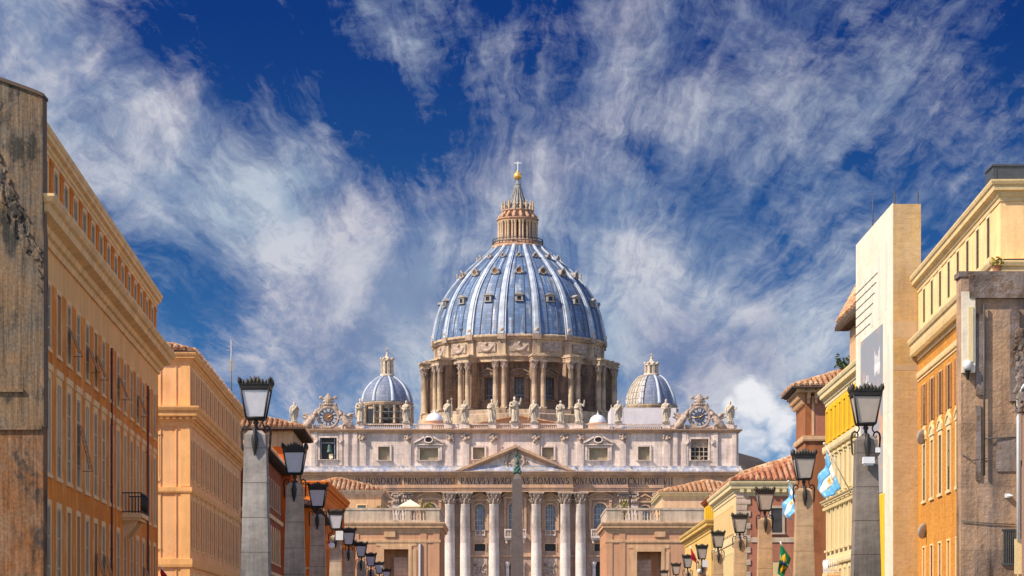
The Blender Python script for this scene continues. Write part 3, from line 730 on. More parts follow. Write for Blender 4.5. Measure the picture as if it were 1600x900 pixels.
# -- the dark red house and the orange corner house behind the first lamp
root, S, E, L, cols = palazzo('dark_red_house', 'dark red house with deep wooden eave between the first and second left lamps', (-20.75, 211), (-21.6, 240), 10, 17.2, 'dark_red_plaster', 'x0',
    rows=[dict(z=13.4, h=2.3, w=1.2, fw=.16, proj=.04, frame_mat='tan_trim', pane_mat='brown_glass'), dict(z=8.6, h=3.0, w=1.2, fw=.22, proj=.04, frame_mat='cream_trim', pane_mat='pale_blind', arch=True),
          dict(z=4.0, h=3.0, w=1.2, fw=.22, proj=.04, frame_mat='cream_trim', pane_mat='brown_glass')],
    sp=3.0, start=1.8, mouldings=[('string_course', 12.3, 12.65, .16), ('string_course', 7.4, 7.7, .14)], trim='cream_trim')
hip_roof(root, 0, L, 0, 10, 17.35, .85, 1.6)
root, S, E, L, cols = palazzo('orange_corner_house', 'tall orange corner house with a tiled hip roof, seen right of the nearest left lamp', (-20.62, 241), (-21.0, 256), 12, 21.5, 'red_plaster', 'x0',
    rows=[dict(z=17.2, h=2.2, w=1.2, fw=.2, proj=.04, frame_mat='cream_trim', pane_mat='brown_glass')], sp=3.4, start=2.5, mouldings=[('string_course', 19.9, 20.2, .1)], trim='tan_trim')
mb = MB(); mb.sweep([(0, 12), (0, 0), (L, 0)], [(-.02, 20.2), (.03, 20.2), (.03, 21.4), (-.02, 21.4)]); mb.build('frieze', 'tan_trim', root)
hip_roof(root, 0, L, 0, 12, 21.6, 1.05, 2.2)
# -- deep orange house, low eave
root, S, E, L, cols = palazzo('deep_orange_house', 'deep orange house with dark eave and pale window frames behind the second left lamp', (-20.25, 257), (-21.6, 296), 10, 15.0, 'deep_orange', 'x0',
    rows=[dict(z=9.7, h=2.4, w=1.2, fw=.26, proj=.04, frame_mat='cream_trim', pane_mat='pale_blind'), dict(z=5.6, h=2.6, w=1.2, fw=.26, proj=.04, frame_mat='cream_trim', pane_mat='pale_blind', arch=True)],
    sp=3.6, start=2.4, mouldings=[('string_course', 8.8, 9.0, .1)], trim='cream_trim')
hip_roof(root, 0, L, 0, 10, 15.2, .8, 1.5)
downpipe(root, S, L - 4, 2, 15, r=.09)
# -- orange palazzo with slit windows
root, S, E, L, cols = palazzo('slit_window_palazzo', 'orange palazzo with tall slit windows and stepped cornice above the third left lamp', (-22.2, 300), (-22.6, 345), 13, 19.3, 'deep_orange', 'x0',
    rows=[dict(z=14.6, h=3.4, w=1.1, fw=.2, proj=.04, frame_mat='deep_orange', pane_mat='dark_glass', sash=None, arch=True), dict(z=8.0, h=4.6, w=1.1, fw=.2, proj=.04, frame_mat='deep_orange', pane_mat='brown_glass', sash=None)],
    sp=3.6, start=2.4, mouldings=[('cornice', 18.9, 20.3, .75), ('string_course', 13.4, 13.9, .2)], trim='deep_orange')
mb = MB(); mb.box(.3, L - .3, .3, 12.7, 19.5, 20.4); mb.build('flat_roof', 'tan_trim', root)
root, S, E, L, cols = palazzo('low_orange_house', 'small low orange house with a dark tiled eave, beside the corner pavilion on the left', (-23.4, 352), (-23.5, 384), 8, 15.9, 'deep_orange', 'x0',
    rows=[dict(z=11.5, h=2.4, w=1.2, fw=.2, proj=.04, frame_mat='cream_trim', pane_mat='brown_glass')], sp=4, start=2.5)
hip_roof(root, 0, L, 0, 8, 16.0, .8, 1.6)

# -- the two terraced pavilions that close the street
def baluster_mesh(h, r):
    return MB().lathe([(r * .8, 0), (r * .8, h * .08), (r * .45, h * .12), (r, h * .34), (r * .5, h * .62), (r * .42, h * .75), (r * .75, h * .9), (r * .8, h)], 8)

def pavilion(name, label, xi, xo, sgn, door):
    """camera-facing block; xi: its corner towards the street axis, xo: its outer end"""
    x0, x1 = min(xi, xo), max(xi, xo); y0 = 420; D = 26; W = x1 - x0
    root = thing(name, label, 'building', (x0, y0, 0))
    F = Face(0, 0, 0); mb = MB(); H = 19.6
    dl, dr, dt = door
    F.wall(mb, 0, W, 0, H, [(dl, dr, 1.0, dt)], 3.5)
    # side wall towards the street, with pilasters standing proud of it
    shell(mb, 0, W, 0, D, 0, H, skip=('y0',)); mb.build('wall', 'tan_plaster', root)
    pth = [(0, D), (0, 0), (W, 0), (W, D)]
    c = MB(); c.sweep(pth, cornice_prof(19.2, 21.0, .85)); c.build('cornice', 'tan_trim', root)
    c = MB(); c.sweep(pth, band_prof(17.65, 18.15, .18)); c.build('string_course', 'tan_trim', root)
    c = MB(); c.sweep(pth, band_prof(20.9, 21.35, .12)); c.build('parapet_base', 'grey_parapet', root)
    # door surround
    f = MB()
    for (e, p) in ((.55, .16), (1.35, .08)):
        f.box(dl - e, dl - (e - .55 if e < 1 else e - .8), -p, .02, 0, dt); f.box(dr + (e - .55 if e < 1 else e - .8), dr + e, -p, .02, 0, dt)
        f.box(dl - e, dr + e, -p, .02, dt + (0 if e < 1 else .55) + .003, dt + (.55 if e < 1 else 1.1))
    o = f.build('doorway', 'tan_trim', root)
    b = MB(); b.box(dl, dr, 3.45, 3.5, 1.0, dt)
    b.build('back_wall', 'tan_trim', o)
    inn = MB(); xx = (dl + .38 * (dr - dl), dr) if sgn < 0 else (dl, dr - .38 * (dr - dl))
    inn.box(xx[0], xx[1], 2.2, 3.4, 1.0, dt - 1.25); inn.build('inner_pier', 'quoin_stone', o)
    # corner pilasters and panel strips
    pm = MB().box(-.5, .5, -.10, .01, 0, 17.65).box(-.5, .5, -.12, .01, 17.64, 19.3).mesh('pilaster', 'tan_plaster')
    for a in (.5, 2.6, W - 2.6, W - .5): place(pm, 'pilaster', root, (a, 0, 0))
    side = W if sgn < 0 else 0
    pm = MB().box(-.22, .22, 0, 1.3, 0, 19.3).mesh('side_pilaster', 'tan_plaster')
    for k in range(9): place(pm, 'side_pilaster', root, (side, .8 + k * 2.8, 0))
    k = MB(); k.box(W * .5 - .9, W * .5 + .9, -.35, .01, 18.6, 19.5); k.build('keystone', 'tan_trim', root)
    # parapet with two runs of balusters between solid panels
    runs = [(W * .50, W * .66), (W * .70, W * .86)] if sgn < 0 else [(W * .14, W * .30), (W * .34, W * .50)]
    s = MB(); edges = [0] + [e for r in runs for e in r] + [W]
    for i in range(0, len(edges), 2): s.box(edges[i], edges[i + 1], -.12, .28, 21.35, 23.0)
    s.box(0, .38, .29, D, 21.35, 23.0) if sgn > 0 else s.box(W - .38, W, .29, D, 21.35, 23.0)
    s.build('parapet', 'grey_parapet', root)
    r = MB(); r.box(-.1, W + .1, -.22, .38, 23.003, 23.35); (r.box(-.1, .48, .383, D, 23.005, 23.35) if sgn > 0 else r.box(W - .48, W + .1, .383, D, 23.005, 23.35)); r.build('handrail', 'grey_parapet', root)
    bmesh_ = baluster_mesh(1.65, .19).mesh('baluster', 'grey_parapet')
    for (a, b_) in runs:
        n = int((b_ - a) / .52)
        for i in range(n): place(bmesh_, 'baluster', root, (a + (i + .5) * (b_ - a) / n, .08, 21.35))
    q = MB(); q.box(W * .5 - .2, W * .5 + .2, 6, 6.4, 20.9, 21.0); q.box(.4, W - .5, .4, D - .2, 19.9, 20.95); q.build('terrace_floor', 'tan_trim', root)
    d = MB(); xx = dr + 1.9 if sgn < 0 else W - .25; d.tube([(xx, -.25, 0), (xx, -.25, 17.5)], .2, 8); d.build('downpipe', 'zinc', root) if sgn < 0 else None
    return root
pavilion('terrace_pavilion', 'tan terraced pavilion with stone balustrade closing the left side of the street', -11.9, -28.2, -1, (7.2, 11.2, 16.6))
pavilion('terrace_pavilion', 'tan terraced pavilion with stone balustrade closing the right side of the street', 15.5, 33.0, 1, (5.0, 9.0, 16.2))
# tiled upper houses behind them
for (nm, lb, p0, p1, D, H, side, wall) in (('cream_rooftop_house', 'cream house with ridged tile roof behind the left terrace', (-22.9, 448), (-23.0, 470), 16, 27.7, 'x0', 'tan_trim'), ('pale_rooftop_house', 'pale pink house with a tiled roof behind the right terrace', (26.6, 478), (26.4, 450), 17, 27.5, 'x1', 'cream_peach')):
    root, S, E, L, cols = palazzo(nm, lb, p0, p1, D, H, wall, side, rows=[dict(z=H - 3.2, h=1.8, w=1.1, fw=.2, proj=.06, frame_mat='cream_trim', pane_mat='dark_glass', sash=None)], sp=5, start=3,
        mouldings=[('cornice', H - .9, H + .1, .7)], trim='grey_parapet' if side == 'x0' else 'ivory_plaster',
        end_rows=[dict(z=H - 4.4, h=2.0, w=1.5, at=((3.4, 8.5) if side == 'x0' else (9.6,)), fw=.2, proj=.06, frame_mat='cream_trim', pane_mat='dark_glass', sash=None)])
    hip_roof(root, 0, L, 0, D, H + .15, .5, 2.5, mat='roof_tile', sp=.85)

# ---------------------------------------------------------------- right side
# -- the low yellow palazzo far down the right side
root, S, E, L, cols = palazzo('low_yellow_palazzo', 'low yellow palazzo with heavy cornice beside the far right lamps', (24.2, 358), (23.75, 305), 12, 15.4, 'yellow_plaster', 'x1',
    rows=[dict(z=9.6, h=3.4, w=1.2, fw=.24, proj=.1, frame_mat='pale_yellow', pane_mat='pale_blind'), dict(z=4.6, h=3.4, w=1.2, fw=.24, proj=.1, frame_mat='pale_yellow', pane_mat='pale_blind')],
    sp=3.6, start=2.2, mouldings=[('cornice', 14.6, 16.1, .8), ('string_course', 8.3, 8.7, .15)], trim='yellow_plaster')
mb = MB(); S2 = Face(0, .9, 0); ops = [(a - .6, a + .6, 16.5, 18.6) for a in cols if a > L - 24]
S2.wall(mb, L - 26, L, 16, 19.0, ops, .07); shell(mb, L - 26, L, .9, 11, 16, 19.0, skip=('y0',)); mb.build('attic_wall', 'bright_yellow', root)
kit = window_kit(1.2, 2.1, .12, .05, 'bright_yellow', 'pale_blind', shutters='bright_yellow')
for a in cols:
    if a > L - 24: put_window(kit, root, S2, a, 16.5)
c = MB(); c.sweep([(L - 26, 11), (L - 26, .9), (L, .9), (L, 11)], cornice_prof(18.8, 19.4, .5)); c.build('attic_cornice', 'dark_red_plaster', root)
# -- the pink corner palazzo with tiled hip roof
root, S, E, L, cols = palazzo('pink_palazzo', 'cream and dull pink corner palazzo with stone quoins and ridged tile roof on the right', (23.95, 304), (23.6, 270), 16, 17.2, 'pale_yellow', 'x1',
    rows=[dict(z=13.2, h=2.8, w=1.0, fw=.18, proj=.07, frame_mat='pale_yellow', pane_mat='pale_blind', alt=dict(pane_mat='brown_glass')), dict(z=7.6, h=3.4, w=1.1, fw=.22, proj=.08, frame_mat='ivory_plaster', pane_mat='pale_blind'), dict(z=3.4, h=2.8, w=1.1, fw=.22, proj=.08, frame_mat='ivory_plaster', pane_mat='pale_blind')],
    sp=2.6, start=1.8, mouldings=[('cornice', 16.9, 18.4, .75), ('string_course', 12.0, 12.5, .12)], trim='ivory_plaster')
mb = MB(); E2 = Face(L + .06, 0, math.pi / 2); wops = [(3.7, 4.9, 13.0, 15.6), (9.4, 10.6, 13.0, 15.6), (3.7, 4.9, 7, 10), (9.4, 10.6, 7, 10)]
E2.wall(mb, 1.4, 16, 0, 16.85, wops, .06); mb.build('end_wall', 'pink_plaster', root)
kit = window_kit(1.2, 2.6, .26, .10, 'grey_parapet', 'dark_glass', reveal=.03, sash=None)
for (l, r_, b, t_) in wops[:2]: put_window(kit, root, E2, (l + r_) / 2, b)
q = MB()
for k in range(27):
    z = k * .64; e = 1.55 if k % 2 else 1.15
    E2.box(q, .0 - .0, e, -.10, .0, z + .02, z + .60)
q.build('quoins', 'quoin_stone', root)
q = MB(); E2.box(q, 1.6, 16, -.09, .01, 12.0, 12.45); q.build('end_band', 'grey_parapet', root)
dentils(root, E2, .4, 16, 17.25, 17.6, .5, .75, .4, 'ivory_plaster')
hip_roof(root, 0, L, 0, 16, 18.5, .45, 3.0, mat='roof_tile_red', sp=.62)
root, S, E, L, cols = palazzo('rear_tiled_house', 'taller tiled house half hidden behind the pink palazzo roof', (28.4, 332), (28.2, 308), 18, 21.3, 'yellow_plaster', 'x1', mouldings=[('cornice', 20.9, 21.6, .5)], trim='yellow_plaster')
hip_roof(root, 0, L, 0, 18, 21.65, .5, 3.4, mat='roof_tile', sp=.7)
# -- the maroon tower house
root, S, E, L, cols = palazzo('maroon_tower_house', 'tall maroon tower house with bracketed tiled eave behind the second right lamp', (24.75, 223), (24.62, 215), 9, 22.6, 'maroon_plaster', 'x1',
    mouldings=[('string_course', 18.4, 18.85, .22)], trim='tan_trim')
e = Face(L + .0, 0, math.pi / 2)
m = MB(); e.box(m, .55, .75, -.08, .01, 18.9, 22.2); e.box(m, 3.0, 3.3, -.08, .01, 18.9, 22.2); e.box(m, .75, 3.0, -.08, .01, 21.9, 22.2); m.build('panel_frame', 'tan_trim', root)
m = MB(); e.box(m, .75, 3.0, -.02, .01, 18.9, 21.9); m.build('panel', 'pink_plaster', root)
m = MB().box(0, .26, -.62, .01, 21.95, 22.45).box(.02, .24, -.34, .01, 21.55, 21.96).mesh('bracket', 'tan_trim')
for k in range(14):
    for (F, n) in ((Face(0, 0, 0), 8), (e, 9)):
        a = .15 + k * .62
        if a < n - .2: place(m, 'bracket', root, F.p(a, 0, 0), F.ang)
m = MB(); m.sweep([(0, 9), (0, 0), (L, 0), (L, 9)], [(-.02, 22.4), (.75, 22.46), (.75, 22.75), (-.02, 22.7)]); m.build('soffit', 'tan_trim', root)
hip_roof(root, 0, L, 0, 9, 22.9, 1.15, 1.9, mat='roof_tile', sp=.45)
# -- the ivory palazzo with the yellow loggia
root, S, E, L, cols = palazzo('ivory_palazzo', 'sunlit ivory palazzo with a bright yellow top storey, behind the nearest right lamp', (24.05, 196), (23.6, 151.2), 14, 20.4, 'ivory_plaster', 'x1',
    rows=[dict(z=12.7, h=2.6, w=1.05, fw=.2, proj=.08, frame_mat='ivory_plaster', pane_mat='brown_glass', head='cornice'), dict(z=8.5, h=3.1, w=1.1, fw=.26, proj=.1, frame_mat='ivory_plaster', pane_mat='pale_blind', head='cornice'), dict(z=4.0, h=2.9, w=1.1, fw=.26, proj=.1, frame_mat='ivory_plaster', pane_mat='pale_blind')],
    sp=2.75, start=1.6, mouldings=[('cornice', 19.5, 20.7, .6), ('string_course', 15.9, 16.4, .28), ('cornice', 11.75, 12.25, .45), ('string_course', 7.3, 7.7, .25)], trim='ivory_plaster')
m = MB(); S.wall(m, .9, L - .5, 16.45, 19.5); 
q = MB(); Y = Face(0, -.04, 0); yo = [(a - .6, a + .6, 16.7, 19.0) for a in cols[0:]]; Y.wall(q, .9, L - .4, 16.42, 19.48, yo, .04); q.build('loggia_wall', 'bright_yellow', root)
plain('shaded_yellow', (.40, .25, .025), rough=.7, var=.3)  # darker loggia yellow, the shade of its bays put into the colour
kit = window_kit(1.2, 2.3, .22, .10, 'bright_yellow', 'shaded_yellow', reveal=.03, sash=None, bars=(1, 0))
for a in cols:
    if a + .7 < L - .5: put_window(kit, root, Y, a, 16.7)
dentils(root, S, .2, L, 11.55, 11.75, .3, .55, .26, 'ivory_plaster')
balcony(root, S, 6.4, 9.6, 6.6, 1.0, 1.0, 'cream_trim', 'white_paint')
mb = MB(); mb.box(.2, L - .2, .3, 13.8, 20.3, 20.9); mb.build('flat_roof', 'tan_trim', root)
# -- roof tower behind the scaffold
root = thing('roof_tower', 'rooftop tower with steep ridged tiles and a chimney, left of the scaffold wrap', 'building', (25.0, 191, 21.5), R(-90))
mb = MB(); shell(mb, 0, 14, .2, 3.4, 0, 3.9); mb.build('wall', 'tan_trim', root)
m = MB()
tile_slope(m, (-.7, -.6, 3.9), (14.6, -.6, 3.9), (0, 1), 2.4, 4.4, .3, .3, .45); tile_slope(m, (14.6, 4.2, 3.9), (-.7, 4.2, 3.9), (0, -1), 2.4, 4.4, .3, .3, .45)
tile_slope(m, (-.7, 4.2, 3.9), (-.7, -.6, 3.9), (1, 0), .3, 4.4, 2.4, 2.4, .45); tile_slope(m, (14.6, -.6, 3.9), (14.6, 4.2, 3.9), (-1, 0), .3, 4.4, 2.4, 2.4, .45)
m.build('roof', 'roof_tile', root)
m = MB(); m.box(-.85, 14.75, -.75, 4.35, 3.6, 3.82)
k = -.6
while k < 14.6: m.box(k, k + .18, -.85, .2, 3.3, 3.6); k += .6
m.build('eave', 'eave_wood', root)
m = MB(); m.box(9.4, 10.4, .9, 1.9, 4.4, 8.8); m.box(9.25, 10.55, .75, 2.05, 8.8, 9.0); m.box(9.5, 10.3, 1.0, 1.8, 9.0, 9.4); m.build('chimney', 'cream_trim', root)
tag(MB().tube([(0, 0, 0), (0, 0, 3.6)], [.05, .02], 6).tube([(-.3, 0, 2.6), (.3, 0, 2.6)], .015, 5).build('antenna', 'dark_metal', None, (25.6, 181.6, 30.0)), 'thin dark aerial rising behind the top of the scaffold wrap', 'antenna')

# -- scaffold wrapped in printed sheeting, with its poster
root = thing('scaffold_wrap', 'tall scaffold wrapped in white and tan sheeting with a poster on the right', 'scaffolding', (22.3, 150, 0))
mb = MB(); mb.box(0, .04, 0, 16, 0, 27.3); mb.build('street_sheet', 'sheet_white', root)
mb = MB(); mb.box(.041, 1.66, 0.0, .04, 0, 27.25); mb.build('end_sheet', 'mesh_tan', root)
mb = MB()
for y in (.12, 2.2, 4.4, 6.6, 8.8, 11, 13.2, 15.8):
    for x in (.14, 1.5): mb.tube([(x, y, 0), (x, y, 27.5 + (.5 if y < 1 else 0))], .045, 6)
for z in range(2, 28, 2):
    for x in (.14, 1.5): mb.tube([(x, .1, z), (x, 15.9, z)], .035, 5)
    mb.tube([(.1, .12, z), (1.6, .12, z)], .035, 5)
mb.tube([(1.5, .12, 27.2), (1.62, .3, 22.4)], .05, 5)
mb.build('pole_frame', 'dark_metal', root)
mb = MB()
for z in (21.4, 21.95, 22.5, 23.05, 23.6, 24.1): mb.tube([(-.03, 6 + (24.1 - z) * 1.2, z), (-.03, 16.6, z)], .018, 5)
mb.build('ledger_bars', 'dark_metal', root)
# windows of the printed facade are only faintly seen through the sheet: pale printed bands
mb = MB()
plain('sheet_print', (.60, .58, .52), rough=.8, var=.06)
for (y0, y1, z0, z1) in ((2.2, 3.1, 21.4, 25.4), (5.2, 6.1, 21.2, 25.0), (8.2, 9.0, 21.1, 24.8), (11.2, 12, 21.0, 24.6), (1.4, 2.2, 15.2, 19.8), (1.3, 2.1, 8.5, 12.6)): MB().box(-.012, -.003, y0, y1, z0, z1).build('printed_window', 'sheet_print', root)
plain('sheet_print_tan', (.44, .32, .20), rough=.8, var=.08)
for (z0, z1) in ((17.5, 17.8), (19.4, 20.4)): MB().box(.05, 1.65, -.010, -.003, z0, z1).build('printed_band', 'sheet_print_tan', root)
m, t, b = new_mat('poster_print'); MATS['poster_print'] = m
o = t.n.new('ShaderNodeTexCoord').outputs['Object']; x, y, z = t.sep(o); n = t.noise(o, .5, 5, .6)
c = t.mix(t.mr(t.m('ADD', z, t.m('MULTIPLY', n, 3)), 12.5, 21.5), (.38, .37, .38), (.28, .30, .34)); c = t.mix(t.mr(t.noise(t.map(o, scale=(1, .4, .6), loc=(3, 2, 5)), .9, 4, .5), .55, .68), c, (.80, .40, .14)); t.l.new(c, b.inputs['Base Color'])
mb = MB(); mb.box(-.05, -.004, 3.9, 13.4, 10.6, 20.7); ps = mb.build('poster', 'poster_print', root)
random.seed(8); mb = MB()
for (ys, zb, hh, n) in ((6.5, 18.0, 1.5, 7), (10.8, 16.6, 1.7, 6)):
    for i in range(n): mb.box(-.058, -.051, ys - .0 + i * .33 - 1.6, ys + i * .33 - 1.6 + .2, zb + random.uniform(-.2, .1), zb + hh * random.uniform(.55, 1))
    mb.box(-.057, -.051, ys - 1.7, ys + .7, zb + .1, zb + .55)
mb.build('poster_strokes', 'white_paint', ps)
mb = MB(); mb.box(-.045, -.004, 3.2, 13.6, 4.0, 10.5); mb.build('lower_banner', 'bright_yellow', root)

# -- the ochre brick palazzo
root, S, E, L, cols = palazzo('ochre_palazzo', 'ochre brick palazzo with a tall cream attic, right of the scaffold wrap', (23.8, 150), (22.62, 118.5), 14, 18.4, 'ochre_brick', 'x1',
    rows=[dict(z=14.0, h=2.4, w=1.15, fw=.06, proj=.01, frame_mat='cream_trim', pane_mat='dark_glass', shutters='shutter_brown', sash='dark_sash'),
          dict(z=9.7, h=3.2, w=1.1, fw=.26, proj=.04, frame_mat='ivory_plaster', pane_mat='dark_glass', sash='dark_sash', head='seg'), dict(z=4.0, h=3.0, w=1.1, fw=.10, proj=.06, frame_mat='cream_trim', pane_mat='dark_glass', sash='dark_sash')],
    sp=3.55, start=2.9, mouldings=[('cornice', 18.05, 19.2, .62), ('string_course', 17.0, 17.3, .10), ('string_course', 16.8, 16.9, .05)], trim='pale_yellow')
dentils(root, S, .1, L, 18.3, 18.62, .5, .42, .2, 'pale_yellow')
mb = MB(); aops = [(a - .5, a + .5, 19.9, 21.85) for a in cols]
S.wall(mb, .1, L, 19.35, 22.3, aops, .07); E.wall(mb, 0, 14, 19.35, 22.3); shell(mb, .1, L, 0, 14, 19.35, 22.3, skip=('y0', 'x1')); mb.build('attic_wall', 'cream_trim', root)
kit = window_kit(1.0, 1.95, .16, .03, 'ivory_plaster', 'dark_glass', sash='dark_sash', shutters=None, bars=(1, 1))
for a in cols: put_window(kit, root, S, a, 19.9)
c = MB(); c.sweep([(.1, 14), (.1, 0), (L, 0), (L, 14)], cornice_prof(22.0, 22.95, .5)); c.build('attic_cornice', 'pale_yellow', root)
mb = MB(); mb.box(.2, L - .1, .1, 13.9, 22.2, 23.05); mb.build('flat_roof', 'sheet_print', root)
# the part of the end wall above the weathered wall: window shutter and ledge
mb = MB(); E.box(mb, 1.9, 4.5, -.05, .01, 20.3, 21.9); mb.build('end_panel', 'peach_trim', root)
mb = MB()
for i in range(8): E.box(mb, 2.0, 4.4, -.09, -.052, 20.4 + i * .18, 20.5 + i * .18)
mb.build('end_louvres', 'peach_trim', root)
c = MB(); E.box(c, 1.2, 5, -.55, .01, 19.5, 19.75); E.box(c, 1.35, 5, -.35, .01, 18.5, 19.5); c.build('end_ledge', 'peach_trim', root)
tag(MB().box(0, 2.4, 0, 2, 0, .9).box(-.06, 2.46, -.06, 2.06, .903, .98).box(.1, .16, -.03, .0, .1, .8).build('roof_unit', 'dark_metal', None, (22.6, 120.2, 23.05)), 'dark grey box on the roof at the top right edge', 'roof unit')
for (d_, z_, lb) in ((146.4, 13.3, 'pale satellite dish on the ochre palazzo, upper of two near the scaffold'), (146.0, 7.9, 'pale satellite dish on the ochre palazzo, lower of two near the scaffold')):
    x_ = 23.68
    dsh = thing('satellite_dish', lb, 'dish', (x_ - .12, d_, z_), R(200), 'satellite dishes on the ochre palazzo')
    MB().lathe([(.02, 0), (.25, .03), (.42, .09), (.55, .17)], 20, cap=False).mesh('x', 'white_paint')
    k = MB()
    for j in range(5):
        pass
    prof = [(0.02, 0.0), (.28, .03), (.45, .09), (.56, .16), (.56, .19), (.44, .12), (.27, .06), (.02, .03)]
    k.lathe(prof, 20); o = k.build('dish', 'zinc', dsh); o.scale = (.8, .8, .8); o.rotation_euler = (R(80), 0, R(20))
    MB().tube([(0, .15, -.1), (0, .02, 0), (.0, -.35, .0)], .025, 6).build('arm', 'dark_metal', dsh)

# -- the weathered grey wall at the right edge
root = thing('weathered_wall', 'weathered grey and brown plastered wall with pipes and cables at the right edge', 'wall', (20.52, 117, 0))
mb = MB(); mb.box(0, 9, 0, 1.2, 0, 18.3); mb.build('wall', 'weathered_wall', root)
mb = MB(); mb.box(.35, 9, -.25, .0, 17.3, 18.35); mb.box(-.1, 9, -.05, 1.25, 18.303, 18.55); mb.build('coping', 'weathered_grey', root)
mb = MB(); mb.box(.02, .62, -.2, -.002, 13.9, 17.6); mb.build('plaster_pier', 'sheet_white', root)
mb = MB(); mb.box(.30, .52, -.24, -.202, 14.4, 16.9); mb.build('plaster_panel', 'ivory_plaster', root)
mb = MB()
for (x0, x1, z0, z1, d) in ((.66, 1.05, 12.9, 16.6, .10), (1.62, 2.62, 9.4, 10.9, .06), (2.2, 2.62, 12.6, 16.8, .26), (.66, .9, 9.0, 12.4, .08)): mb.box(x0, x1, -d, -.002, z0, z1)
mb.build('broken_panel', 'weathered_grey', root)
mb = MB(); mb.box(2.72, 6, -.5, -.002, 12.1, 15.2); plain('rust_brown', (.20, .10, .05), rough=.9, var=.5, scale=2); mb.build('rust_panel', 'rust_brown', root)
random.seed(12)
for (n_, x_, s_, y_, z0_, z1_) in ((120, 2.62, .14, -.5, 12.1, 15.9),):
    mb = MB()
    for i in range(n_):
        x, z, l, th, a = x_ + random.gauss(0, s_), random.uniform(z0_, z1_), random.uniform(.04, .2), random.uniform(.02, .08), random.uniform(.9, 2.2); ca, sa = math.cos(a), math.sin(a); y = y_ + random.uniform(-.05, .03)
        mb.hexa([(x + q * l * ca - w * th * sa, yy, z + q * l * sa + w * th * ca) for w in (-1, 1) for (q, yy) in ((-1, y), (1, y), (1, y_ + .1), (-1, y_ + .1))])
    mb.box(x_ - .02, x_ + .02, y_, y_ + .1, z0_, z1_)
    place(remesh(mb, 'rubble_edge', 'weathered_grey', .03), 'rubble_edge', root)
mb = MB(); mb.tube([(2.55, -.4, 6.2), (2.55, -.4, 12.6), (2.62, -.45, 13.1), (2.8, -.5, 13.3), (4, -.5, 13.4)], .09, 8); mb.build('pipe', 'camera_white', root)
mb = MB(); mb.box(2.72, 6, -.45, -.002, 0, 12.0); mb.box(2.68, 2.8, -.52, -.452, 0, 9.6); mb.build('side_panel', 'pinkish_panel', root)
mb = MB(); mb.box(2.58, 2.70, -.3, -.002, 0, 9.9); mb.box(2.38, 2.72, -.42, -.302, 4.7, 6.3); mb.build('yellow_trim', 'pale_yellow', root)
mb = MB(); mb.tube([(.0, -.06, 7.15), (1.2, -.06, 7.03), (2.5, -.06, 6.98)], .025, 5); mb.tube([(.02, -.05, 10.2), (.5, -.08, 9.9), (1.2, -.05, 10.0)], .02, 5); mb.tube([(1.0, -.16, 10.9), (2.5, -.06, 10.95)], .03, 5); mb.tube([(1.03, -.16, 17), (1.03, -.16, 9.2)], .05, 6); mb.build('cable', 'dark_metal', root)
mb = MB()
for i in range(6): mb.box(1.92 + i * .1, 1.97 + i * .1, -.10, -.03, 5.2, 6.7)
mb.box(1.86, 2.5, -.12, -.002, 6.7, 6.78); mb.box(1.86, 2.5, -.12, -.002, 5.12, 5.2); mb.build('grille', 'dark_metal', root)
mb = MB(); mb.box(2.0, 2.2, -.22, -.002, 8.2, 8.38); mb.tube([(2.1, -.2, 8.29), (2.3, -.35, 8.27)], .05, 8); mb.build('small_camera', 'camera_white', root)
wl = thing('wall_lamp', 'small white globe wall lamp on the weathered wall', 'lamp', (20.78, 116.75, 14.0))
MB().lathe([(.02, -.02), (.16, .05), (.22, .22), (.20, .36), (.10, .45), (.02, .47)], 16).build('globe', 'white_paint', wl)
MB().lathe([(.015, -.45), (.05, -.4), (.10, -.1), (.17, -.02)], 12).tube([(0, 0, -.3), (0, .25, -.3)], .025, 6).build('holder', 'iron', wl)
pl = thing('potted_plant', 'yellow flowering plant in a pot above the weathered wall', 'plant', (22.25, 117.35, 18.55))
MB().lathe([(.16, 0), (.22, .28), (.25, .3)], 12).build('pot', 'roof_tile_red', pl)
random.seed(2); mb = MB()
for i in range(120):
    a, r_, h = random.uniform(0, 6.3), random.random() ** .5 * .32, random.uniform(.25, .7); p = Vector((r_ * math.cos(a), r_ * math.sin(a), h)); e = Vector((random.uniform(-1, 1), random.uniform(-1, 1), random.uniform(-.4, 1))).normalized() * .09; s_ = e.cross(Vector((0, 0, 1))).normalized() * .04
    mb.add([p - e, p + s_, p + e, p - s_], [(0, 1, 2, 3)])
mb.build('foliage', 'leaf_yellow', pl)

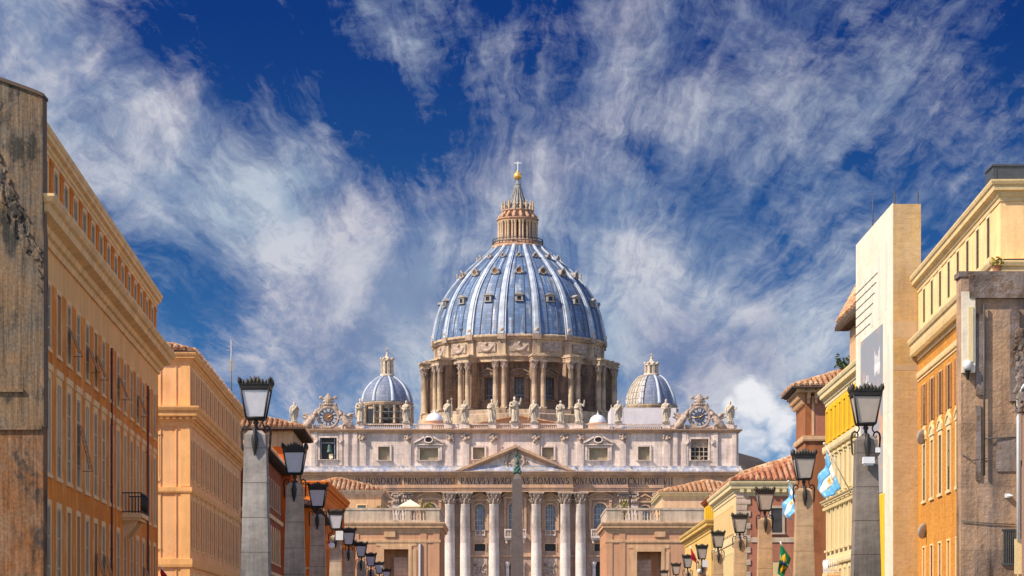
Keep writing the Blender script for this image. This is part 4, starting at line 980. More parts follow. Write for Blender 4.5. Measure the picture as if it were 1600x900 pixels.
# ---------------------------------------------------------------- plants and parasol on the left terrace
par = thing('parasol', 'cream square parasol open on the left terrace', 'parasol', (-16.9, 424.5, 20.95))
mb = MB(); mb.add([(-1.75, -1.75, 2.95), (1.75, -1.75, 2.95), (1.75, 1.75, 2.95), (-1.75, 1.75, 2.95), (0, 0, 4.05), (-1.75, -1.75, 2.7), (1.75, -1.75, 2.7), (1.75, 1.75, 2.7), (-1.75, 1.75, 2.7)],
    [(0, 1, 4), (1, 2, 4), (2, 3, 4), (3, 0, 4), (0, 5, 6, 1), (1, 6, 7, 2), (2, 7, 8, 3), (3, 8, 5, 0)]); mb.build('canopy', 'canvas_cream', par)
MB().tube([(0, 0, 0), (0, 0, 4.0)], .05, 8).build('pole', 'white_paint', par); MB().lathe([(.45, 0), (.45, .1), (.1, .16)], 16).build('base', 'dark_metal', par)
def bush(name, label, x, y, z, w, h, mat, n=420, seed=1, group=None):
    t = thing(name, label, 'plant', (x, y, z), 0, group)
    MB().lathe([(.3, 0), (.42, .5), (.46, .55)], 14).build('pot', 'roof_tile_red', t)
    random.seed(seed); mb = MB(); cl = [(random.gauss(0, w * .26), random.gauss(0, w * .2), h * random.uniform(.45, .9)) for _ in range(9)]
    for i in range(n):
        c = random.choice(cl); p = Vector((c[0] + random.gauss(0, w * .12), c[1] + random.gauss(0, w * .12), c[2] + random.gauss(0, h * .12)))
        e = Vector((random.uniform(-1, 1), random.uniform(-1, 1), random.uniform(-.7, 1))).normalized() * random.uniform(.12, .24); s_ = e.cross(Vector((random.random(), random.random(), 1))).normalized() * .07
        mb.add([p - e, p + s_, p + e, p - s_], [(0, 1, 2, 3)])
    mb.build('foliage', mat, t)
    st = MB()
    for c in cl: st.tube([(0, 0, .4), (c[0] * .5, c[1] * .5, c[2] * .6), c], [.05, .035, .015], 5)
    st.build('stem', 'eave_wood', t)
bush('terrace_shrub', 'yellow green shrub right of the cream parasol on the left terrace', -14.3, 423, 20.45, 1.9, 4.2, 'leaf_yellow', seed=4)
bush('terrace_shrub', 'low dark green shrub by the rooftop house on the left terrace', -22.0, 423, 20.45, 2.0, 3.4, 'leaf_green', seed=6)
bush('terrace_shrub', 'yellow shrub on the right terrace behind its balustrade', 18.6, 424, 20.45, 1.9, 4.3, 'leaf_yellow', seed=9)
bush('roof_shrub', 'small green shrub growing on the roof edge left of the yellow loggia', 25.6, 197.5, 22.0, 1.3, 1.6, 'leaf_green', n=200, seed=11)

# ---------------------------------------------------------------- the pillar lamps
def lamp_meshes(warm, st):
    K = {}
    m = MB(); m.taper(0, 0, 1.9, 8.5, 1.02, .71); m.taper(0, 0, 8.5, 8.64, .71, .44); K['pillar'] = m.mesh('pillar', st)
    m = MB(); m.taper(0, 0, 0.12, .5, 2.0, 2.0); m.taper(0, 0, .503, 1.6, 1.6, 1.55); m.taper(0, 0, 1.603, 1.9, 1.78, 1.4); K['pedestal'] = m.mesh('pedestal', st)
    m = MB(); m.lathe([(.14, 8.60), (.15, 8.68), (.06, 8.76), (.055, 8.84), (.11, 8.92), (.06, 8.98), (.12, 9.04)], 12)
    m.lathe([(.015, 7.78), (.06, 7.95), (.10, 8.15), (.12, 8.34), (.08, 8.50), (.05, 8.62), (.03, 8.7)], 10, 0, -.43); m.box(-.06, .06, -.45, -.1, 8.52, 8.64); K['stem'] = m.mesh('stem', 'iron')
    # a scroll of flat iron that rises from the pillar's flank, curls and meets the lantern
    m = MB(); pts = [(.43, 0, 7.98), (.46, 0, 8.06), (.47, 0, 8.25), (.48, 0, 8.45), (.49, 0, 8.6), (.46, 0, 8.74), (.38, 0, 8.80), (.29, 0, 8.76), (.26, 0, 8.67), (.30, 0, 8.60), (.37, 0, 8.61), (.38, 0, 8.68)]
    m.tube(pts, [.015, .03, .035, .035, .038, .036, .034, .03, .028, .024, .02, .012], 6)
    m.tube([(.29, 0, 8.76), (.24, 0, 8.84), (.22, 0, 8.92), (.26, 0, 9.0), (.25, 0, 9.05), (.20, 0, 9.04)], [.02, .026, .026, .026, .022, .014], 6)
    K['bracket'] = m.mesh('bracket', 'iron')
    z0, z1, a, b = 9.05, 10.02, .30, .465
    m = MB(); m.taper(0, 0, 9.0, 9.06, .56, .66); 
    for sx in (-1, 1):
        for sy in (-1, 1): m.tube([(sx * a, sy * a, z0), (sx * b, sy * b, z1)], .032, 6)
    m.taper(0, 0, z1 - .02, z1 + .12, .98, 1.02); m.taper(0, 0, z1 + .123, z1 + .16, 1.06, 1.06)
    for (zz, s_) in ((z0, a), (z1 - .05, b - .01)):
        for k in range(4):
            c, s = (1, 0, -1, 0)[k], (0, 1, 0, -1)[k]; p = lambda t: (c * s_ - s * t * s_, s * s_ + c * t * s_, zz + .02); m.tube([p(-1), p(1)], .03, 5)
    m.taper(0, 0, z1 + .16, z1 + .30, .8, .30); K['lantern_frame'] = m.mesh('lantern_frame', 'iron')
    m = MB(); random.seed(7)
    for k in range(4):
        c, s = (1, 0, -1, 0)[k], (0, 1, 0, -1)[k]
        for i in range(9):
            t = -1 + 2 * i / 8; x, y = c * .5 - s * t * .5, s * .5 + c * t * .5; h = .04 + .20 * (1 - abs(t)) ** 1.2 + (.025 if i % 2 else 0)
            if abs(t) > .95: h = .20
            m.ball((x, y, z1 + .16 + h * .4), min(.07, h * .5), 7, 5, sz=1.5); m.tube([(x, y, z1 + .16), (x * 1.06, y * 1.06, z1 + .18 + h)], [.045, .012], 5)
    m.tube([(0, 0, z1 + .2), (0, 0, z1 + .42)], [.10, .03], 6); K['crown'] = m.mesh('crown', 'bronze_leaf')
    g = 'frosted_glass_warm' if warm else 'frosted_glass'
    m = MB(); ai, bi = a - .02, b - .02; m.add([(-ai, -ai, z0 + .03), (ai, -ai, z0 + .03), (bi, -bi, z1 - .06), (-bi, -bi, z1 - .06), (-ai, -ai + .012, z0 + .03), (ai, -ai + .012, z0 + .03), (bi, -bi + .012, z1 - .06), (-bi, -bi + .012, z1 - .06)],
        [(0, 1, 2, 3), (7, 6, 5, 4), (0, 4, 5, 1), (1, 5, 6, 2), (2, 6, 7, 3), (3, 7, 4, 0)]); K['glass_pane'] = m.mesh('glass_pane', g)
    return K
ashlar('travertine_tan', (.43, .335, .25), w=6, h=1.15, var=.26, joint=.5, streak=.42, rgb2=(.30, .235, .185), cell=.06, mort=.018)
ashlar('travertine_dark', (.20, .17, .145), w=6, h=1.15, var=.3, joint=.5, streak=.42, rgb2=(.17, .155, .15), cell=.06, mort=.018)
LK = (lamp_meshes(False, 'travertine_pillar'), lamp_meshes(True, 'travertine_warm'), lamp_meshes(True, 'travertine_dark'), lamp_meshes(False, 'travertine_tan'))
plain('old_box', (.5, .5, .48), rough=.5)
def pillar_lamp(x, y, label, group, warm, extra=None, turn=0.0):
    t = thing('pillar_lamp', label, 'street lamp', (x, y, 0), turn, group); K = LK[int(warm)]
    for n in ('pedestal', 'pillar', 'stem', 'crown'): place(K[n], n, t)
    for k in (0, 2): place(K['bracket'], 'bracket', t, (0, 0, 0), k * math.pi / 2)
    fr = place(K['lantern_frame'], 'lantern_frame', t)
    for k in range(4): place(K['glass_pane'], 'glass_pane', fr, (0, 0, 0), k * math.pi / 2)
    if extra == 'white box':
        b = MB(); b.box(-.19, .19, -.85, -.48, 7.66, 7.88); b.box(-.15, .15, -.80, -.52, 7.6, 7.657); b.box(.27, .42, -.55, -.38, 8.05, 8.22); b.build('camera_box', 'camera_white', t)
    if extra == 'spot':
        b = MB(); b.lathe([(.1, 7.75), (.2, 7.85), (.2, 8.05), (.1, 8.12)], 12, -.25, -.5); b.box(.02, .5, -.55, -.4, 8.3, 8.9); b.build('spotlight', 'camera_white', t)
    return t
GL, GR = 'pillar lamps along the left pavement', 'pillar lamps along the right pavement'
left = [(-8.5, 85, 'tall grey pillar lamp in front of the salmon palazzo, nearest of the left row', None), (-9.6, 113.2, 'grey pillar lamp beside the orange corner house, second in the left row', None),
        (-10.72, 141.4, 'pillar lamp before the tiled cream house, third from the front in the left row', None), (-11.66, 169.6, 'pillar lamp with white floodlight under its lantern in the left row', 'spot'),
        (-12.6, 197.8, 'pillar lamp before the left edge of the left pavilion, fifth in its row', None), (-13.3, 226, 'pillar lamp in front of the left pavilion wall, sixth in the left row', None),
        (-14.0, 254.2, 'pillar lamp left of the pavilion doorway, seventh from the front in the left row', None), (-14.65, 282.4, 'small pillar lamp before the left pavilion doorway, eighth in the left row', None), (-15.2, 310.6, 'smallest pillar lamp low before the left pavilion doorway, last of its row', None)]
for i, (x, y, lb, ex) in enumerate(left): pillar_lamp(x, y, lb, GL, 3 if i else 0, ex, 0)
right = [(12.05, 87.2, 'dark grey pillar lamp with white camera box before the scaffold wrap', 'white box'), (13.34, 117, 'tan pillar lamp before the maroon tower house, second in the right row', None),
         (14.36, 145.4, 'tan pillar lamp before the pink wall, third from the front in the right row', None), (15.57, 175, 'pillar lamp beside the stone quoins, fourth from the front in the right row', None),
         (16.34, 203, 'pillar lamp before the cream side of the pink palazzo, fifth in the right row', None), (17.2, 232, 'pillar lamp beside the red flag, sixth from the front in the right row', 'spot'),
         (17.8, 259.5, 'small pillar lamp before the low yellow palazzo, seventh in the right row', None), (18.42, 287.5, 'small pillar lamp right of the right pavilion doorway, eighth of its row', None), (18.75, 316, 'smallest pillar lamp before the right pavilion doorway, last of the right row', None)]
for i, (x, y, lb, ex) in enumerate(right): pillar_lamp(x, y, lb, GR, 1 if i else 2, ex, 0)

# ---------------------------------------------------------------- flags
frosted('flag_blue', (.22, .62, .95)); frosted('flag_white', (.95, .94, .92)); plain('flag_sun', (.66, .28, .02), rough=.7)
frosted('flag_green', (.0, .22, .09)); frosted('flag_yellow', (.88, .55, .02)); plain('flag_navy', (.01, .03, .20), rough=.7); plain('flag_red', (.45, .01, .015), rough=.7)
def flag_cloth(co, nu, nv, waves, seed=0):
    """co: hoist top, hoist bottom, fly bottom, fly top; a folded sheet with real thickness; returns a point function"""
    A, B, Cc, D = [Vector(c) for c in co]; nrm = (B - A).cross(D - A).normalized()
    def pt(u, v, off=0.0):
        p = A.lerp(D, u).lerp(B.lerp(Cc, u), v)
        w = sum(a * math.sin(2 * math.pi * (f * u + g * v) + ph) for (a, f, g, ph) in waves) * min(1, u * 3 + .15)
        return p + nrm * (w + off)
    return pt
def flag_patch(mb, pt, u0, u1, v0, v1, n=10, off=0.0, th=.012):
    m = 4; k = (n + 1) * (m + 1); g = lambda o: [pt(u0 + (u1 - u0) * i / n, v0 + (v1 - v0) * j / m, o) for i in range(n + 1) for j in range(m + 1)]
    I = lambda i, j: i * (m + 1) + j
    mb.add(g(off), [(I(i, j), I(i + 1, j), I(i + 1, j + 1), I(i, j + 1)) for i in range(n) for j in range(m)], True)
    mb.add(g(off + th), [(I(i, j + 1), I(i + 1, j + 1), I(i + 1, j), I(i, j)) for i in range(n) for j in range(m)], True)
    a, b = len(mb.v) - 2 * k, len(mb.v) - k
    rim = [I(i, 0) for i in range(n)] + [I(n, j) for j in range(m)] + [I(i, m) for i in range(n, 0, -1)] + [I(0, j) for j in range(m, 0, -1)]
    for q in range(len(rim)): x, y = rim[q], rim[(q + 1) % len(rim)]; mb.f.append((a + x, a + y, b + y, b + x))
def at(px, py, d): return Vector(((px - 800) / 4000 * d, d, (1000 - py) / 4000 * d + 1.7))
def rel(o, pts): return [p - o for p in pts]
WV = [(.22, 1.3, .3, .4), (.10, 2.6, -.5, 1.2)]
def argentine(label, base, tip, co, group):
    o = base; t = thing('argentine_flag', label, 'flag', o, 0, group)
    MB().tube(rel(o, [base, tip]), .045, 6).ball(tip - o, .09, 8, 6).build('pole', 'white_paint', t)
    pt = flag_cloth(rel(o, co), 1, 1, WV)
    for (v0, v1, m) in ((0, .333, 'flag_blue'), (.333, .667, 'flag_white'), (.667, 1, 'flag_blue')):
        mb = MB(); flag_patch(mb, pt, 0, 1, v0, v1, 12); mb.build('stripe', m, t)
    mb = MB(); n = 16; cu, cv = .38, .5
    for i in range(n):
        a0, a1, a2 = 2 * math.pi * i / n, 2 * math.pi * (i + 1) / n, 2 * math.pi * (i + .5) / n
        ru, rv = .11, .11
        for sg in (-.008, .020):
            mb.add([pt(cu, cv, sg), pt(cu + ru * math.cos(a0), cv + rv * math.sin(a0), sg), pt(cu + ru * 1.45 * math.cos(a2), cv + rv * 1.45 * math.sin(a2), sg), pt(cu + ru * math.cos(a1), cv + rv * math.sin(a1), sg)], [(0, 1, 2, 3)])
    mb.build('sun_emblem', 'flag_sun', t)
    return t
d = 172
argentine('large sky blue and white flag with a golden sun before the ivory palazzo', at(1330, 770, d + 1), at(1288, 693, d - .6), [at(1315, 764, d - 1.4), at(1292, 706, d - .6), at(1276, 765, d + .6), at(1290, 780, d - .4)], 'sky blue and white flags on the right')
d = 205
argentine('smaller folded sky blue and white flag beside the second right lamp', at(1266, 800, d + 2), at(1232, 752, d - 1), [at(1244, 776, d - 1.0), at(1233, 757, d - .2), at(1222, 806, d + .8), at(1238, 813, d - .5)], 'sky blue and white flags on the right')
# the green flag with its yellow lozenge
d = 150; o = at(1240, 905, d + 1)
t = thing('brazilian_flag', 'hanging green flag with a yellow lozenge, low before the pink palazzo', 'flag', o)
MB().tube(rel(o, [o, at(1219, 846, d)]), .04, 6).build('pole', 'white_paint', t)
pt = flag_cloth(rel(o, [at(1220, 849, d), at(1236, 873, d), at(1224, 903, d), at(1215, 896, d)]), 1, 1, [(.16, 1.2, .4, .2), (.07, 2.5, .5, 1)])
mb = MB(); flag_patch(mb, pt, 0, 1, 0, 1, 12); mb.build('cloth', 'flag_green', t)
mb = MB()
for sg in (-.014, .026): mb.add([pt(.5, .5, sg), pt(.1, .5, sg), pt(.3, .28, sg), pt(.5, .08, sg), pt(.72, .3, sg), pt(.92, .5, sg), pt(.7, .72, sg), pt(.5, .92, sg), pt(.3, .7, sg)], [(0, i, i % 8 + 1) for i in range(1, 9)])
mb.build('lozenge', 'flag_yellow', t)
mb = MB()
for sg in (-.022, .034): mb.add([pt(.5, .5, sg)] + [pt(.5 + .17 * math.cos(k * math.pi / 6), .5 + .2 * math.sin(k * math.pi / 6), sg) for k in range(12)], [(0, i, i % 12 + 1) for i in range(1, 13)])
mb.build('disc', 'flag_navy', t)
for (lb, px, py, d, dx, dy) in (('red flag hanging from a pole beside the low yellow palazzo on the right', 1079, 855, 240, 10, 26), ('red flag low on the facade of the orange palazzo at bottom left', 250, 887, 150, 14, 20)):
    o = at(px + dx + 4, py + dy + 3, d + .5); t = thing('red_flag', lb, 'flag', o)
    MB().tube(rel(o, [o, at(px - 1, py - 2, d)]), .045, 6).build('pole', 'white_paint', t)
    pt = flag_cloth(rel(o, [at(px, py, d), at(px + dx * .7, py + dy * .5, d), at(px + dx, py + dy, d), at(px + dx * .1, py + dy * .7, d)]), 1, 1, [(.12, 1.2, .3, .2)])
    mb = MB(); flag_patch(mb, pt, 0, 1, 0, 1, 10); mb.build('cloth', 'flag_red', t)

# ---------------------------------------------------------------- the basilica
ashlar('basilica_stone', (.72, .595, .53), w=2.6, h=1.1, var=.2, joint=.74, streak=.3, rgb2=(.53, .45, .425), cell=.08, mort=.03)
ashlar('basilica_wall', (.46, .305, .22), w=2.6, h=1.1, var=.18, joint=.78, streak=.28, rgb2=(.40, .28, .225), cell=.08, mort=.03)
ashlar('column_stone', (.66, .58, .54), w=30, h=1.3, var=.18, joint=.86, streak=.18, rgb2=(.44, .36, .34), cell=.12, mort=.02)
ashlar('entablature_stone', (.53, .34, .22), w=5, h=3, var=.14, joint=.85, streak=.2, rgb2=(.42, .28, .22), cell=.05, mort=.02)
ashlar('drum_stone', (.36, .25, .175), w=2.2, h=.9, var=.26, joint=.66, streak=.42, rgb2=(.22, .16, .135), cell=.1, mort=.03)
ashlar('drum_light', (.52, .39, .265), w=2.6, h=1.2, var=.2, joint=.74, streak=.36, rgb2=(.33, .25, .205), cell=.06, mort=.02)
stucco('carved_stone', (.44, .34, .28), var=.3, scale=1.6, streak=.25, rgb2=(.30, .24, .22), patch=.4, bump=.8, grain=5)
stucco('statue_stone', (.54, .46, .37), var=.2, scale=1.2, streak=.3, rgb2=(.40, .34, .29), patch=.4, bump=.4, grain=4)
stucco('lantern_stone', (.46, .29, .20), var=.15, scale=.6, streak=.25, rgb2=(.52, .32, .22), patch=.3)
lead('lead_dome', (.095, .165, .31), (.50, .52, .56), (.10, .078, .075))
lead('lead_small', (.15, .19, .29), (.40, .35, .34), (.15, .12, .12))
plain('lead_rib', (.38, .44, .53), rough=.6, metal=.0, var=.3, scale=.5, spec=.5)
plain('dormer_grey', (.30, .28, .27), rough=.8, var=.3)
plain('spire_lead', (.24, .235, .235), rough=.6, var=.4, scale=.6)
plain('lead_white', (.66, .69, .74), rough=.5, var=.15, scale=.6)
stucco('lead_ledge', (.30, .33, .44), var=.4, scale=.5, streak=.2, rgb2=(.50, .44, .40), patch=.8, bump=.2, rough=.6)
plain('gold', (.85, .52, .14), rough=.35, metal=.6, var=.1)
plain('letter_dark', (.045, .03, .028), rough=.7)
plain('window_blue', (.10, .16, .25), rough=.25, var=.6, scale=.8, spec=.5)
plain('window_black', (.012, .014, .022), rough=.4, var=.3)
plain('window_ochre', (.30, .25, .16), rough=.5, var=.3, scale=.5)
plain('clock_blue', (.07, .08, .13), rough=.5, var=.2); plain('clock_white', (.68, .68, .70), rough=.5); plain('clock_centre', (.20, .11, .07), rough=.5, var=.3)
plain('obelisk_granite', (.13, .105, .098), rough=.55, var=.22, scale=2.2)
plain('verdigris', (.055, .12, .10), rough=.6, var=.4, scale=2)
plain('bell_green', (.04, .09, .08), rough=.5, var=.3)
plain('tarp', (.62, .58, .62), rough=.7, var=.10, scale=.4)
plain('net_grey', (.42, .38, .34), rough=.9, var=.3, scale=.8)

S_ = .16475; BX, BY, BZ = .82, 659.0, 11.0
def X(u): return u * S_
def Zb(y): return (1000 - y) * S_ + 1.7 - BZ
bas = thing('basilica', 'great domed basilica with columned pedimented facade and twin clocks at the end of the street', 'church', (BX, BY, BZ))
FB = Face(0, 0, 0)

# facade walls with real openings
arch_u = [(-133, 20, 786, 829), (133, 20, 786, 829), (-55, 15, 788, 829), (55, 15, 788, 829), (0, 20, 784, 829), (-203, 15, 790, 832), (203, 15, 790, 832)]
ops = [(X(u - w / 2), X(u + w / 2), Zb(yb), Zb(yt)) for (u, w, yt, yb) in arch_u]
mez = [(-133, 18), (133, 18), (-55, 17), (55, 17), (203, 14), (-203, 14)]
ops += [(X(u - w / 2), X(u + w / 2), Zb(861), Zb(850)) for (u, w) in mez]
doors = [(-133, 26), (133, 26), (0, 30), (-55, 13), (55, 13)]
ops += [(X(u - w / 2), X(u + w / 2), 0, Zb(878 if abs(u) != 55 else 905)) for (u, w) in doors]
ops += [(X(u - 20), X(u + 20), 0, Zb(820)) for u in (-290, 290)]
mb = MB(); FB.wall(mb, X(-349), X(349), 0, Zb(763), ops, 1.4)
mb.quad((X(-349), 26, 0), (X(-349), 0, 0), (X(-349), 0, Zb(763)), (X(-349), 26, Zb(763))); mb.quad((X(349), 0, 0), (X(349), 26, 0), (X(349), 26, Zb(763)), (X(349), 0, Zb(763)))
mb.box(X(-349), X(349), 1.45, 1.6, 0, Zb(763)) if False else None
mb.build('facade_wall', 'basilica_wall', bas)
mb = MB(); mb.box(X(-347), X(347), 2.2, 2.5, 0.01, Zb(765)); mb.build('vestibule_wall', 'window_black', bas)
for (u, w, yt, yb) in arch_u:
    h = (yb - yt) * S_; seg = abs(u) in (133, 0)
    kit = window_kit(w * S_, h, .42, .28, 'entablature_stone', 'window_blue', reveal=1.0, sill=False, sash='sash_blue' if False else None, arch=True)
    o = put_window(kit, bas, FB, X(u), Zb(yb))
    q = MB()
    for i in (-1, 0, 1): q.box(i * w * S_ * .25 - .06, i * w * S_ * .25 + .06, .86, .95, 0, h)
    for k in range(1, 5): q.box(-w * S_ / 2, w * S_ / 2, .87, .94, h * k / 5 - .05, h * k / 5 + .05)
    q.build('glazing_bars', 'basilica_stone', o)
    # aedicule: side strips, entablature, segmental or triangular pediment
    a = MB(); e = w * S_ / 2 + 1.25 if seg else w * S_ / 2 + 1.0; top = h + .75
    for sg in (-1, 1): a.box(*sorted((sg * (e - .62), sg * e)), -.5, .01, 0, top); a.box(*sorted((sg * (e - .72), sg * (e + .12))), -.62, .01, top - .5, top + .01)
    a.box(-e - .15, e + .15, -.6, .01, top + .012, top + .45); n = 10; E_ = e + .45; z1 = top + .45; hh = 1.25 if seg else 1.45
    f = (lambda q: z1 + hh * (1 - q * q)) if seg else (lambda q: z1 + hh * (1 - abs(q)))
    for i in range(n):
        q0, q1 = -1 + 2 * i / n, -1 + 2 * (i + 1) / n
        a.prism_y([(E_ * q0, f(q0)), (E_ * q1, f(q1)), (E_ * q1, f(q1) + .42), (E_ * q0, f(q0) + .42)], -.95, .0)
        a.prism_y([(E_ * q0 * .94, z1), (E_ * q1 * .94, z1), (E_ * q1 * .94, f(q1)), (E_ * q0 * .94, f(q0))], -.34, .0)
    for k in range(7): a.ball((-e * .5 + k * e / 6, -.4, z1 + .35 + .25 * (1 - abs(k - 3) / 3)), .24, 7, 5)
    a.build('aedicule', 'entablature_stone', o)
for (u, w) in mez:
    kit = window_kit(w * S_, 11 * S_, .3, .2, 'entablature_stone', 'window_black', reveal=.9, sill=False, sash=None); put_window(kit, bas, FB, X(u), Zb(861))
for u in (-133, 133, 0):
    b = MB(); w = 15 if u else 17
    b.box(X(-w), X(w), -1.9, .01, Zb(841), Zb(838)); b.box(X(-w + 1), X(w - 1), -1.6, .0, Zb(844), Zb(841.1)); b.box(X(-w + 2), X(-w + 5), -1.2, 0, Zb(849), Zb(844.1)); b.box(X(w - 5), X(w - 2), -1.2, 0, Zb(849), Zb(844.1))
    b.box(X(-w), X(w), -1.9, -1.5, Zb(829), Zb(827)); b.box(X(-w), X(-w + 2), -1.9, -1.45, Zb(837.9), Zb(829.1)); b.box(X(w - 2), X(w), -1.9, -1.45, Zb(837.9), Zb(829.1)); b.box(X(-1), X(1), -1.9, -1.5, Zb(837.9), Zb(829.1))
    o = b.build('balcony', 'basilica_stone', bas, (X(u), 0, 0))
    bl = baluster_mesh(8.8 * S_, .13).mesh('baluster', 'basilica_stone')
    for k in range(10):
        if k not in (4, 5): place(bl, 'baluster', o, (X(-w + 3.2) + (k + .5) * X(2 * w - 6.4) / 10, -1.7, Zb(837.9)))
for u in (-55, 55):
    b = MB(); b.box(X(-8), X(8), -.35, .3, Zb(830), Zb(828.6)); b.box(X(-8), X(8), -.3, .3, Zb(837), Zb(835)); b.box(X(-.8), X(.8), -.28, .2, Zb(835), Zb(830))
    for sg in (-1, 1): b.box(*sorted((X(sg * 8), X(sg * 6.6))), -.28, .2, Zb(835), Zb(830))
    b.build('window_parapet', 'basilica_stone', bas, (X(u), 0, 0))
    r = MB(); random.seed(int(u) + 60)
    r.box(X(-11), X(11), -.14, .01, Zb(902), Zb(872))
    for k in range(26):
        a = math.pi * k / 25; r.ball((X(7.5) * math.cos(a), -.2, Zb(884) - X(4.0) * math.sin(a) + X(2)), .26, 6, 5)
    for k in range(20): r.ball((random.gauss(0, X(3.5)), -.2, Zb(894) + random.gauss(0, X(2.2))), random.uniform(.16, .34), 6, 5)
    r.build('relief_panel', 'carved_stone', bas, (X(u), 0, 0))
r = MB(); r.box(X(-8), X(8), -.3, .01, Zb(864), Zb(847)); r.box(X(-5.5), X(5.5), -.34, -.30, Zb(862), Zb(849))
for k in range(16): r.ball((random.gauss(0, X(2)), -.42, Zb(855.5) + random.gauss(0, X(2.5))), .28, 6, 5)
r.build('relief_panel', 'statue_stone', bas)
# small columns at the doors
dc = MB(); dc.lathe([(.62, 0), (.62, .3), (.5, .5), (.5, 1), (.44, Zb(884) - .2), (.62, Zb(882)), (.72, Zb(879)), (.72, Zb(878))], 16); dc = dc.mesh('door_column', 'column_stone')
for u in (-133, 133, 0):
    for s in (-1, 1): place(dc, 'door_column', bas, (X(u + s * (10 if u else 12)), -.35, 0))
c = MB(); c.sweep([(X(-349), 10), (X(-349), 0), (X(349), 0), (X(349), 10)], band_prof(Zb(870.5), Zb(867.5), .45)); c.build('string_course', 'entablature_stone', bas)
c = MB(); c.sweep([(X(-349), 10), (X(-349), 0), (X(349), 0), (X(349), 10)], band_prof(0, 2.2, .5)); c.build('plinth', 'basilica_stone', bas)

# giant columns and pilasters with leafy capitals
zc0, zc1 = Zb(788.5), Zb(769.5)
def col_mesh():
    m = MB(); m.box(-1.75, 1.75, -1.75, 1.75, 0, .7); zb = .7
    m.lathe([(1.72, zb), (1.78, zb + .25), (1.72, zb + .5), (1.5, zb + .62), (1.6, zb + .8), (1.5, zb + 1.0), (1.38, zb + 1.15), (1.36, 6), (1.34, zc0 * .45), (1.22, zc0 - .3), (1.30, zc0 - .2), (1.30, zc0)], 28)
    return m.mesh('column', 'column_stone')
def cap_mesh(flat=False, r=1.22, z0=zc0, z1=zc1, leaf=9, name='capital', mat='carved_stone'):
    m = MB(); h = z1 - z0
    if not flat:
        m.lathe([(r, z0), (r * 1.08, z0 + .35 * h), (r * 1.2, z0 + .6 * h), (r * 1.5, z0 + .86 * h)], 24)
        for row, (t, n, o) in enumerate(((.05, leaf, 0), (.36, leaf, .5))):
            for k in range(n):
                a = 2 * math.pi * (k + o) / n; s, cc = math.sin(a), -math.cos(a); q = []
                for (tt, rr) in ((0, 1.05), (.2, 1.16), (.32, 1.36), (.36, 1.55), (.28, 1.6)): q.append((s * r * rr, cc * r * rr, z0 + (t + tt) * h))
                m.tube(q, [r * .18, r * .2, r * .19, r * .15, r * .08], 6)
        for k in range(4):
            a = math.pi / 4 + k * math.pi / 2; s, cc = math.sin(a), -math.cos(a); m.ball((s * r * 1.75, cc * r * 1.75, z0 + .80 * h), r * .24, 8, 6); m.tube([(s * r * 1.1, cc * r * 1.1, z0 + .5 * h), (s * r * 1.7, cc * r * 1.7, z0 + .84 * h)], r * .12, 6)
        m.box(-r * 1.62, r * 1.62, -r * 1.62, r * 1.62, z0 + .87 * h, z1)
    return m.mesh(name, mat)
CM, KM = col_mesh(), cap_mesh()
for u in (-102, -78, -33, 33, 78, 102):
    o = place(CM, 'column', bas, (X(u), -1.15, 0)); place(KM, 'capital', o)
def pil(u, w, p=.55):
    m = MB(); m.box(X(-w / 2), X(w / 2), -p, .01, 2.2, zc0); m.box(X(-w / 2) - .2, X(w / 2) + .2, -p - .2, .01, .01, 2.3)
    o = m.build('pilaster', 'basilica_stone', bas, (X(u), 0, 0)); k = MB(); h = zc1 - zc0; random.seed(int(abs(u)))
    k.box(X(-w / 2) * 1.02, X(w / 2) * 1.02, -p - .05, .01, zc0, zc0 + .8 * h); k.box(X(-w / 2) * 1.35, X(w / 2) * 1.35, -p - .45, .01, zc0 + .84 * h, zc1)
    for row in (0, 1):
        for i in range(4 - row):
            x = X(w) * (i - (3 - row) / 2) / 4; z = zc0 + (.05 + .36 * row) * h
            k.tube([(x, -p - .05, z), (x, -p - .22, z + .2 * h), (x, -p - .42, z + .34 * h), (x, -p - .5, z + .3 * h)], [.24, .26, .22, .1], 6)
    for sg in (-1, 1): k.ball((sg * X(w) * .6, -p - .4, zc0 + .74 * h), .34, 8, 6)
    k.build('capital', 'carved_stone', o)
for (u, w) in ((-225, 16), (-170, 16), (170, 16), (225, 16), (-186, 10), (186, 10), (-262, 14), (262, 14), (-318, 14), (318, 14), (-343, 12), (343, 12)): pil(u, w)

# entablature that breaks forward over the columns
def epath(k=0.0):
    P = [(-349, 26), (-349, -.75), (-232, -.75), (-232, -1.05), (-176, -1.05), (-176, -1.65), (-90, -1.65), (-90, -2.5), (90, -2.5), (90, -1.65), (176, -1.65), (176, -1.05), (232, -1.05), (232, -.75), (349, -.75), (349, 26)]
    return [(X(u), y) for u, y in P]
c = MB(); c.sweep(epath(), [(-3.5, Zb(769.4)), (0, Zb(769.4)), (0, Zb(766)), (.14, Zb(765.9)), (.14, Zb(763.6)), (.34, Zb(763)), (.34, Zb(762.3)), (-3.5, Zb(762.3))]); c.build('architrave', 'entablature_stone', bas)
c = MB(); c.sweep(epath(), [(-3.5, Zb(762.28)), (-.02, Zb(762.28)), (-.02, Zb(746.5)), (-3.5, Zb(746.5))]); c.build('frieze', 'entablature_stone', bas)
c = MB(); c.sweep(epath(), [(-3.5, Zb(746.45)), (.15, Zb(746.45)), (.25, Zb(745.2)), (.45, Zb(745)), (.5, Zb(743.6)), (1.15, Zb(743.2)), (1.2, Zb(740.6)), (1.4, Zb(740.2)), (1.6, Zb(738.6)), (1.6, Zb(737.8)), (-3.5, Zb(736))]); c.build('main_cornice', 'entablature_stone', bas)
